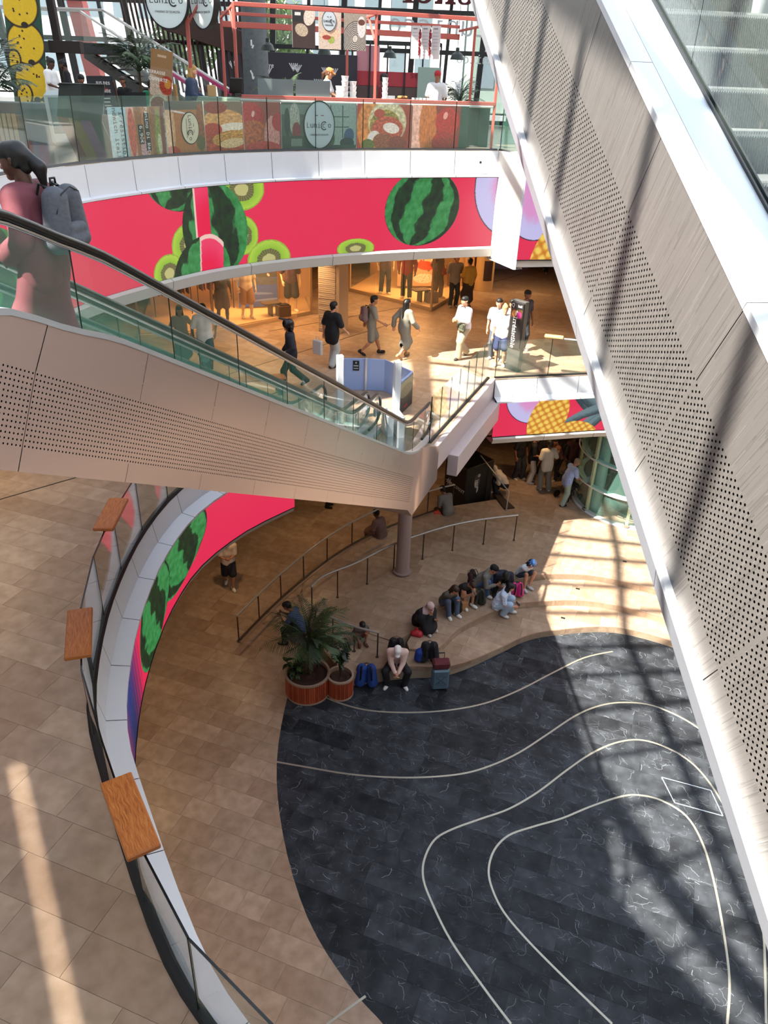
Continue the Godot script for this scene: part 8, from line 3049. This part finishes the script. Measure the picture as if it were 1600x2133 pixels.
	person("person in a patterned dress and black headscarf sitting on the kerb by the handrail", Vector3(-0.06, 0.0, -19.97), 312, {"hp": 0.52, "lean": 10, "bend": 14, "fl": Vector3(0.1, 0, 0.4), "fr": Vector3(-0.1, 0, 0.4), "hl": Vector3(0.18, 0.6, 0.34), "hr": Vector3(-0.18, 0.6, 0.34)}, {"skin": skin(3), "fem": true, "fat": 1.12, "hair": ["beanie", hexm("1c1413")], "top": [flor, 0.6, 0.12, 0.03], "bot": [flor, "skirt", 0.8], "shoe": hexm("3a2a24"), "top_name": "dress"}, 1.68)
	person("person in a grey T-shirt with back turned, sitting on the kerb before the black booth", Vector3(2.05, 0.0, -21.42), 325, {"hp": 0.6, "lean": 18, "bend": 16, "fl": Vector3(0.12, 0, 0.38), "fr": Vector3(-0.12, 0, 0.38), "hl": Vector3(0.1, 0.86, 0.36), "hr": Vector3(-0.1, 0.86, 0.36), "grip": 1, "hd": Vector2(14, 0)}, {"skin": skin(2), "hair": ["short", dk], "top": [hexm("77736f"), 0.5, 0.08, 0.024], "bot": [hexm("26221f"), 1.0], "shoe": hexm("2a2624")}, 1.76)
	person("person in a white hood and black trousers crouching beside the black booth", Vector3(4.05, 0.5, -23.0), 285, {"hp": 0.36, "lean": 30, "bend": 16, "fl": Vector3(0.12, 0, 0.3), "fr": Vector3(-0.12, 0, 0.3), "hl": Vector3(0.12, 0.5, 0.42), "hr": Vector3(-0.12, 0.5, 0.42), "hd": Vector2(10, 0)}, {"skin": skin(2), "fem": true, "hair": ["scarf", hexm("c9b7a2")], "top": [hexm("cbbcaa"), 1.0, 0.0, 0.02], "bot": [blk, 1.0, 0.03], "shoe": hexm("cfc9c2")}, 1.66)
	person("person in a black T-shirt standing leftmost in the group by the lift", Vector3(4.62, 0.5, -24.15), 140, {"hd": Vector2(0, 20), "fl": Vector3(0.12, 0, 0.1), "fr": Vector3(-0.1, 0, -0.05)}, {"skin": skin(2), "hair": ["short", dk], "top": [blk, 0.5, 0.1, 0.026], "bot": [hexm("2b3038"), 1.0, 0.024], "shoe": hexm("c8c4be")}, 1.8)
	person("person in a black T-shirt and white trousers standing in the group by the lift", Vector3(5.0, 0.5, -23.9), 100, {"hd": Vector2(6, 0), "hl": Vector3(0.2, 1.1, 0.28), "hr": Vector3(-0.2, 1.08, 0.28)}, {"skin": skin(1), "hair": ["short", dk], "top": [blk, 0.5, 0.12, 0.026], "bot": [hexm("d9cfc4"), 1.0, 0.024], "shoe": sneaker}, 1.78)
	person("person in a dark printed T-shirt standing at the back of the group", Vector3(5.45, 0.5, -24.55), 190, {}, {"skin": skin(2), "hair": ["curly", dk], "top": [hexm("232024"), 0.5, 0.1, 0.026], "bot": [hexm("26262a"), 1.0], "shoe": hexm("c8c4be")}, 1.76)
	person("person in a white T-shirt with a printed back and grey cargo trousers", Vector3(5.42, 0.5, -23.35), 345, {"fl": Vector3(0.12, 0, 0.06), "fr": Vector3(-0.14, 0, -0.06), "hl": Vector3(0.27, 0.95, 0.1), "hr": Vector3(-0.27, 0.98, 0.15)}, {"skin": skin(2), "hair": ["curly", dk], "top": [hexm("ddd6ca"), 0.5, 0.12, 0.032], "bot": [hexm("88857c"), 1.0, 0.03], "shoe": sneaker}, 1.8)
	person("person with dark tied hair and a black backpack leaning over near the lift", Vector3(6.02, 0.5, -24.2), 250, {"lean": 22, "fl": Vector3(0.12, 0, 0.14), "fr": Vector3(-0.12, 0, -0.12), "hl": Vector3(0.16, 0.75, 0.4), "hr": Vector3(-0.16, 0.75, 0.4)}, {"skin": skin(1), "fem": true, "hair": ["bun", dk], "top": [hexm("7a4b3f"), 0.0, 0.05], "bot": [hexm("1d1b1d"), 1.0], "shoe": hexm("b9b4ae")}, 1.62)
	person("person in a maroon top with a hand on a trolley beside the lift", Vector3(6.42, 0.5, -24.2), 170, {"hl": Vector3(0.4, 0.95, 0.25), "hd": Vector2(6, -10)}, {"skin": skin(3), "fem": true, "fat": 1.12, "hair": ["curly", hexm("241511")], "top": [hexm("3d1a1e"), 0.5, 0.14, 0.03], "bot": [hexm("3c4048"), 1.0], "shoe": blk}, 1.74)
	person("person in a blue floral shirt and sage trousers pushing a dark pushchair", Vector3(5.92, 0.5, -22.38), 70, {"lean": 14, "bend": 10, "hl": Vector3(0.16, 0.98, 0.42), "hr": Vector3(-0.16, 0.98, 0.42), "grip": 1, "hd": Vector2(10, 0), "fl": Vector3(0.11, 0, 0.12), "fr": Vector3(-0.11, 0, -0.12)}, {"skin": skin(1), "fat": 1.05, "hair": ["short", hexm("8a7a68")], "top": [blue_p, 0.5, 0.12, 0.03], "bot": [hexm("8fa39a"), 1.0, 0.026], "shoe": hexm("27211f")}, 1.66)
	# --- middle floor
	person("person in a black motorcycle helmet and dark jacket walking to the left", Vector3(-2.5, YM, -18.9), 262, wk.call({"hl": Vector3(0.3, 0.98, 0.16), "hr": Vector3(-0.3, 0.9, 0.2), "fl": Vector3(0.1, 0, 0.25), "fr": Vector3(-0.09, 0.1, -0.34)}), {"skin": skin(1), "hair": ["helmet", mat("helmet_shell", Color(0.03, 0.03, 0.035), 0.25)], "top": [hexm("191b24"), 1.0, 0.08, 0.032], "bot": [hexm("23281f"), 1.0, 0.02], "shoe": hexm("18161a")}, 1.76)
	person("person in a loose black T-shirt and pale trousers carrying a white bag", Vector3(-1.62, YM, -20.75), 38, wk.call({"fl": Vector3(0.1, 0, 0.1), "fr": Vector3(-0.1, 0, -0.12), "hl": Vector3(0.3, 0.86, 0.0), "hr": Vector3(-0.3, 0.95, 0.26)}), {"skin": skin(0), "hair": ["short", dk], "top": [blk, 0.55, 0.16, 0.04], "bot": [hexm("b9b7b3"), 1.0, 0.026], "shoe": hexm("2a2422")}, 1.78)
	person("young person in grey T-shirt and shorts walking with a printed backpack", Vector3(-0.58, YM, -21.95), 75, wk.call({"fl": Vector3(0.09, 0, 0.3), "fr": Vector3(-0.09, 0.06, -0.3), "hr": Vector3(-0.26, 0.98, 0.3)}), {"skin": skin(1), "hair": ["short", dk], "top": [hexm("8d8779"), 0.5, 0.1, 0.024], "bot": [geo, 0.48, 0.03], "shoe": hexm("221d1b")}, 1.7)
	person("person with very long black hair in a grey dress walking away", Vector3(0.38, YM, -21.75), 42, wk.call({"hl": Vector3(0.32, 0.92, -0.12), "hr": Vector3(-0.34, 0.95, 0.2)}), {"skin": skin(0), "fem": true, "hair": ["long", hexm("0f0c0b", 0.5)], "top": [geo, 1.0, 0.1, 0.03], "bot": [geo, "skirt", 0.55], "shoe": hexm("a3805f"), "top_name": "dress", "cuff": 1.3}, 1.68)
	person("person in a white shirt and beige trousers with headphones round the neck", Vector3(2.12, YM, -21.98), 235, wk.call({"hl": Vector3(0.1, 1.12, 0.3), "hr": Vector3(-0.1, 1.1, 0.32), "grip": 1, "fl": Vector3(0.1, 0, 0.22), "fr": Vector3(-0.1, 0.04, -0.22)}), {"skin": skin(0), "hair": ["short", dk], "top": [hexm("cfcbd2"), 1.0, 0.04, 0.03], "bot": [tan, 1.0, 0.03], "shoe": hexm("3b332d")}, 1.78)
	person("fair-haired person in a white blouse and navy shorts by the sign totem", Vector3(3.14, YM, -21.35), 190, {"hd": Vector2(0, 10), "hr": Vector3(-0.28, 0.85, 0.05), "hl": Vector3(0.28, 0.85, 0.1)}, {"skin": skin(0), "fem": true, "hair": ["bun", hexm("a88a5c")], "top": [white, 0.5, 0.05, 0.035], "bot": [hexm("2b3558"), 0.42, 0.035], "shoe": hexm("d0c6b8")}, 1.72)
	person("dark-haired person in a pale grey shirt half hidden behind the white blouse", Vector3(3.05, YM, -21.95), 200, {}, {"skin": skin(0), "hair": ["short", dk], "top": [hexm("aab4c0"), 0.5, 0.1, 0.026], "bot": [hexm("4c5564"), 1.0], "shoe": sneaker}, 1.74)
	person("person with dark tied hair and a white top with straps right behind the totem", Vector3(3.42, YM, -21.75), 215, {}, {"skin": skin(1), "fem": true, "hair": ["pony", dk], "top": [hexm("d3d6d8"), 0.5, 0.1, 0.024], "bot": [hexm("5d6350"), 1.0], "shoe": sneaker}, 1.78)
	person("person whose dark head shows over the top of the sign totem", Vector3(3.95, YM, -22.9), 150, {}, {"skin": skin(2), "hair": ["short", dk], "top": [hexm("43424a"), 0.5, 0.1], "bot": [hexm("33363c"), 1.0], "shoe": sneaker}, 1.78)
	person("person in a grey T-shirt with a white face mask at the right shop window", Vector3(2.18, YM, -27.75), 165, {"hd": Vector2(0, 10)}, {"skin": skin(1), "hair": ["short", dk], "top": [hexm("8d8577"), 0.5, 0.1, 0.026], "bot": [hexm("373a36"), 1.0], "shoe": hexm("8d8072")}, 1.8)
	person("person in a yellow T-shirt and dark skirt at the right shop window", Vector3(2.68, YM, -27.6), 335, {"hl": Vector3(0.22, 1.05, 0.25)}, {"skin": skin(1), "fem": true, "fat": 1.1, "hair": ["short", dk], "top": [hexm("c39a3b"), 0.5, 0.06, 0.026], "bot": [hexm("3a2f28"), "skirt", 0.7], "shoe": hexm("5b4636")}, 1.7)
	person("person in dark clothes far away on the brown floor under the screens", Vector3(6.55, YM, -34.2), 200, wk.call({}), {"skin": skin(1), "hair": ["short", dk], "top": [blk, 0.5, 0.1], "bot": [blk, 1.0], "shoe": hexm("8d8072")})
	person("person in a white T-shirt and dark shorts seen through the escalator glass", Vector3(-4.95, YM, -20.0), 165, wk.call({"fl": Vector3(0.11, 0, 0.14), "fr": Vector3(-0.1, 0, -0.1)}), {"skin": skin(3), "hair": ["short", dk], "top": [white, 0.5, 0.12, 0.03], "bot": [hexm("3d4750"), 0.48, 0.026], "shoe": sneaker}, 1.82)
	person("person with long dark hair in a grey dress left of the white T-shirt", Vector3(-5.62, YM, -20.2), 165, wk.call({"fl": Vector3(0.1, 0, 0.12), "fr": Vector3(-0.1, 0, -0.1)}), {"skin": skin(2), "fem": true, "hair": ["long", dk], "top": [hexm("8c8a80"), 0.5, 0.08], "bot": [hexm("6d6c66"), "skirt", 0.55], "shoe": hexm("8d8072")}, 1.7)
	person("small child in a grey top in front of the white T-shirt", Vector3(-4.85, YM, -19.45), 150, {"hp": 0.85}, {"skin": skin(2), "hair": ["curly", dk], "top": [hexm("6f8079"), 0.5, 0.08], "bot": [hexm("454c4e"), 1.0], "shoe": sneaker}, 0.95)
	# --- riding the long escalator
	person("person in a long rose dress with a grey backpack riding the near escalator", Vector3(-2.74, 10.3, -6.15), 280, {"hp": 0.93, "lean": 4, "hd": Vector2(6, 8), "hl": Vector3(0.17, 1.0, 0.16), "hr": Vector3(-0.24, 0.94, 0.14), "fl": Vector3(0.1, 0, 0.16), "fr": Vector3(-0.1, 0, -0.1)}, {"skin": skin(3), "fem": true, "fat": 1.08, "hair": ["pony", hexm("0d0b0b", 0.45)], "top": [rose, 1.0, 0.1, 0.038], "bot": [rose, "skirt", 0.96], "shoe": hexm("4a3a34"), "top_name": "dress", "cuff": 1.5}, 1.76)
	person("person in dark green clothes at the left edge ahead of the rose dress", Vector3(-3.05, 10.62, -5.45), 280, {}, {"skin": skin(2), "hair": ["short", dk], "top": [hexm("1d211c"), 1.0, 0.1, 0.03], "bot": [hexm("1b1e1a"), 1.0, 0.024], "shoe": blk}, 1.62)
	# --- upper floor
	person("fair-haired person in a denim jacket and white skirt at the stall counter", Vector3(-5.0, YU, -20.75), 95, {"hl": Vector3(0.12, 1.06, 0.32), "hr": Vector3(-0.14, 1.04, 0.34), "lean": 6}, {"skin": skin(0), "fem": true, "hair": ["bob", hexm("b08a4c")], "top": [hexm("27364f"), 1.0, 0.06, 0.03], "bot": [hexm("d4d2d0"), "skirt", 0.5], "shoe": hexm("d8d4d0"), "top_name": "jacket"}, 1.66)
	person("person in a white T-shirt standing behind the yellow lemon board", Vector3(-9.6, YU, -24.0), 100, {"hl": Vector3(0.16, 1.05, 0.3), "hr": Vector3(-0.16, 1.05, 0.3), "hd": Vector2(12, 0)}, {"skin": skin(3), "fem": true, "hair": ["bun", dk], "top": [white, 0.5, 0.1, 0.024], "bot": [blk, 1.0], "shoe": blk}, 1.72)
	person("dark-clothed person with hair up standing against the bright window", Vector3(-9.5, YU, -25.0), 250, {"hd": Vector2(14, 0)}, {"skin": skin(3), "fem": true, "hair": ["bun", dk], "top": [blk, 0.5, 0.1], "bot": [blk, 1.0], "shoe": blk}, 1.7)
	for i in 3:
		person(["leftmost dark-haired seated guest before the red column", "second dark-haired seated guest before the red column", "seated guest with dark hair below the far window"][i], Vector3([-9.45, -8.98, -8.5][i], YU, [-26.0, -26.3, -27.0][i]), [180, 170, 200][i], {"hp": 0.53, "lean": 8, "fl": Vector3(0.1, 0, 0.4), "fr": Vector3(-0.1, 0, 0.4), "hl": Vector3(0.15, 0.7, 0.35), "hr": Vector3(-0.15, 0.7, 0.35)}, {"skin": skin(2), "hair": ["curly" if i == 0 else "short", dk if i < 2 else brown], "top": [[hexm("2a211f"), hexm("5d4440"), blk][i], 0.5, 0.06], "bot": [blk, 1.0], "shoe": blk}, 1.72)
	person("person in a green top seated behind the navy menu board", Vector3(-7.28, YU, -25.2), 20, {"hp": 0.53, "lean": 10, "fl": Vector3(0.1, 0, 0.4), "fr": Vector3(-0.1, 0, 0.4), "hl": Vector3(0.15, 0.7, 0.35), "hr": Vector3(-0.15, 0.7, 0.35)}, {"skin": skin(2), "hair": ["short", dk], "top": [hexm("1d7a54"), 0.5, 0.06, 0.02], "bot": [blk, 1.0], "shoe": blk}, 1.66)
	person("stall worker in a red cap and white T-shirt with back turned", Vector3(1.02, YU, -24.9), 20, {"hl": Vector3(0.2, 1.05, 0.26), "hr": Vector3(-0.2, 1.05, 0.26)}, {"skin": skin(2), "hair": ["cap", hexm("a3202c")], "top": [hexm("d5d3d6"), 0.5, 0.1, 0.028], "bot": [blk, 1.0], "shoe": blk}, 1.76)
	person("stall worker in an orange cap and white shirt behind the cups", Vector3(-2.1, YU, -24.9), 95, {"hl": Vector3(0.14, 1.05, 0.36), "hr": Vector3(-0.14, 1.05, 0.36), "hd": Vector2(16, 0)}, {"skin": skin(1), "fem": true, "hair": ["cap", hexm("b3713a"), "pony", hexm("5a3a28")], "top": [hexm("d8d6d6"), 0.5, 0.1, 0.024], "bot": [blk, 1.0], "shoe": blk}, 1.74)
	person("stall worker in dark red clothes beside the middle pole", Vector3(-0.55, YU, -24.9), 80, {"hd": Vector2(10, 0)}, {"skin": skin(3), "hair": ["short", dk], "top": [hexm("6b1f28"), 0.5, 0.1], "bot": [blk, 1.0], "shoe": blk}, 1.66)
	# --- bags that are worn or held
	backpack("grey backpack on the back of the rose dress", Vector3(-2.52, 11.34, -6.15), 280, noisy("grey_nylon", ["4d5058", "62656d"], 0.05, 2.0), 0.5)
	backpack("printed pink and brown backpack on the walking young person", Vector3(-0.79, YM + 0.98, -21.9), 75, noisy("bag_print", [[0.35, "5e3f3c"], [0.5, "b8a09a"], [0.62, "3f3338"], [0.7, "a4706c"]], 0.05, 4.0), 0.45)
	backpack("maroon backpack on the camouflage jacket", Vector3(2.54, 0.6, -17.44), 115, hexm("34191b"), 0.42, -0.3)
	backpack("black backpack on the person leaning near the lift", Vector3(6.12, 1.5, -24.17), 250, blk, 0.42, -0.2)
	backpack("black backpack behind the person in the white cap", Vector3(0.42, 0.5, -14.5), 180, blk, 0.48)
	var sb := thing("shoulder_bag", "olive shoulder bag on the person in the white shirt", "bag", Vector3(2.02, YM + 0.86, -21.8), face(235))
	var m := mb()
	m.box(Vector3(0, 0.1, 0.02), Vector3(0.3, 0.24, 0.1), Basis.IDENTITY, 0.03)
	obj("bag", m, hexm("5a5d4c"), sb)
	var fl := mb()
	fl.box(Vector3(0, 0.15, 0.075), Vector3(0.28, 0.13, 0.015), Basis.IDENTITY, 0.006)
	obj("flap", fl, hexm("4e5142"), sb)
	var stp := mb()
	stp.tube([Vector3(0.15, 0.2, 0.0), Vector3(0.1, 0.42, -0.06), Vector3(-0.06, 0.62, -0.16), Vector3(-0.14, 0.62, -0.28), Vector3(-0.16, 0.4, -0.4), Vector3(-0.14, 0.2, -0.02)], 0.012, 5)
	obj("strap", stp, hexm("4e5142"), sb)
	var hp := thing("headphones", "dark headphones round the neck above the white shirt", "headphones", Vector3(2.1, YM + 1.5, -21.96), face(235))
	var hm := mb()
	var arc := []
	for i in 11:
		var a := -0.4 + (PI + 0.8) * i / 10.0
		arc.append(Vector3(cos(a) * 0.085, 0.01, -sin(a) * 0.085))
	hm.tube(arc, 0.011, 6)
	obj("headband", hm, M.black, hp)
	for s in [-1.0, 1.0]:
		var cup := mb()
		cup.lathe(Vector3.ZERO, [Vector2(0, 0.02), Vector2(0.03, 0.018), Vector2(0.036, 0), Vector2(0.03, -0.018), Vector2(0, -0.02)], 12)
		obj("ear_cup", cup, M.black, hp, Transform3D(Basis.IDENTITY, Vector3(s * 0.075, -0.01, 0.06)))
	var wb := thing("carrier_bag", "white carrier bag held by the person in the black T-shirt", "bag", Vector3(-2.0, YM + 0.38, -20.6), face(38))
	var bag := mb()
	bag.box(Vector3(0, 0.2, 0), Vector3(0.32, 0.4, 0.1), Basis.IDENTITY, 0.02)
	obj("bag", bag, hexm("cfc8c4"), wb)
	var hd := mb()
	hd.tube([Vector3(-0.07, 0.4, 0), Vector3(-0.05, 0.5, 0), Vector3(0.05, 0.5, 0), Vector3(0.07, 0.4, 0)], 0.008, 5)
	obj("handle", hd, hexm("cfc8c4"), wb)
	var pb := thing("plastic_bag", "clear grey plastic bag in the hands of the navy T-shirt", "bag", Vector3(3.3, 0.5, -17.2), 0)
	var pm := mb()
	nets(pm, [[Vector3(0, 0.06, 0), Vector3(0.02, 0.2, 0.02), 0.075, 0.06, 0.02], [Vector3(0.02, 0.2, 0.02), Vector3(0, 0.28, 0), 0.06, 0.03, 0.02]], 0.02)
	obj("bag", pm, hexm("8e8d92", 0.4), pb)
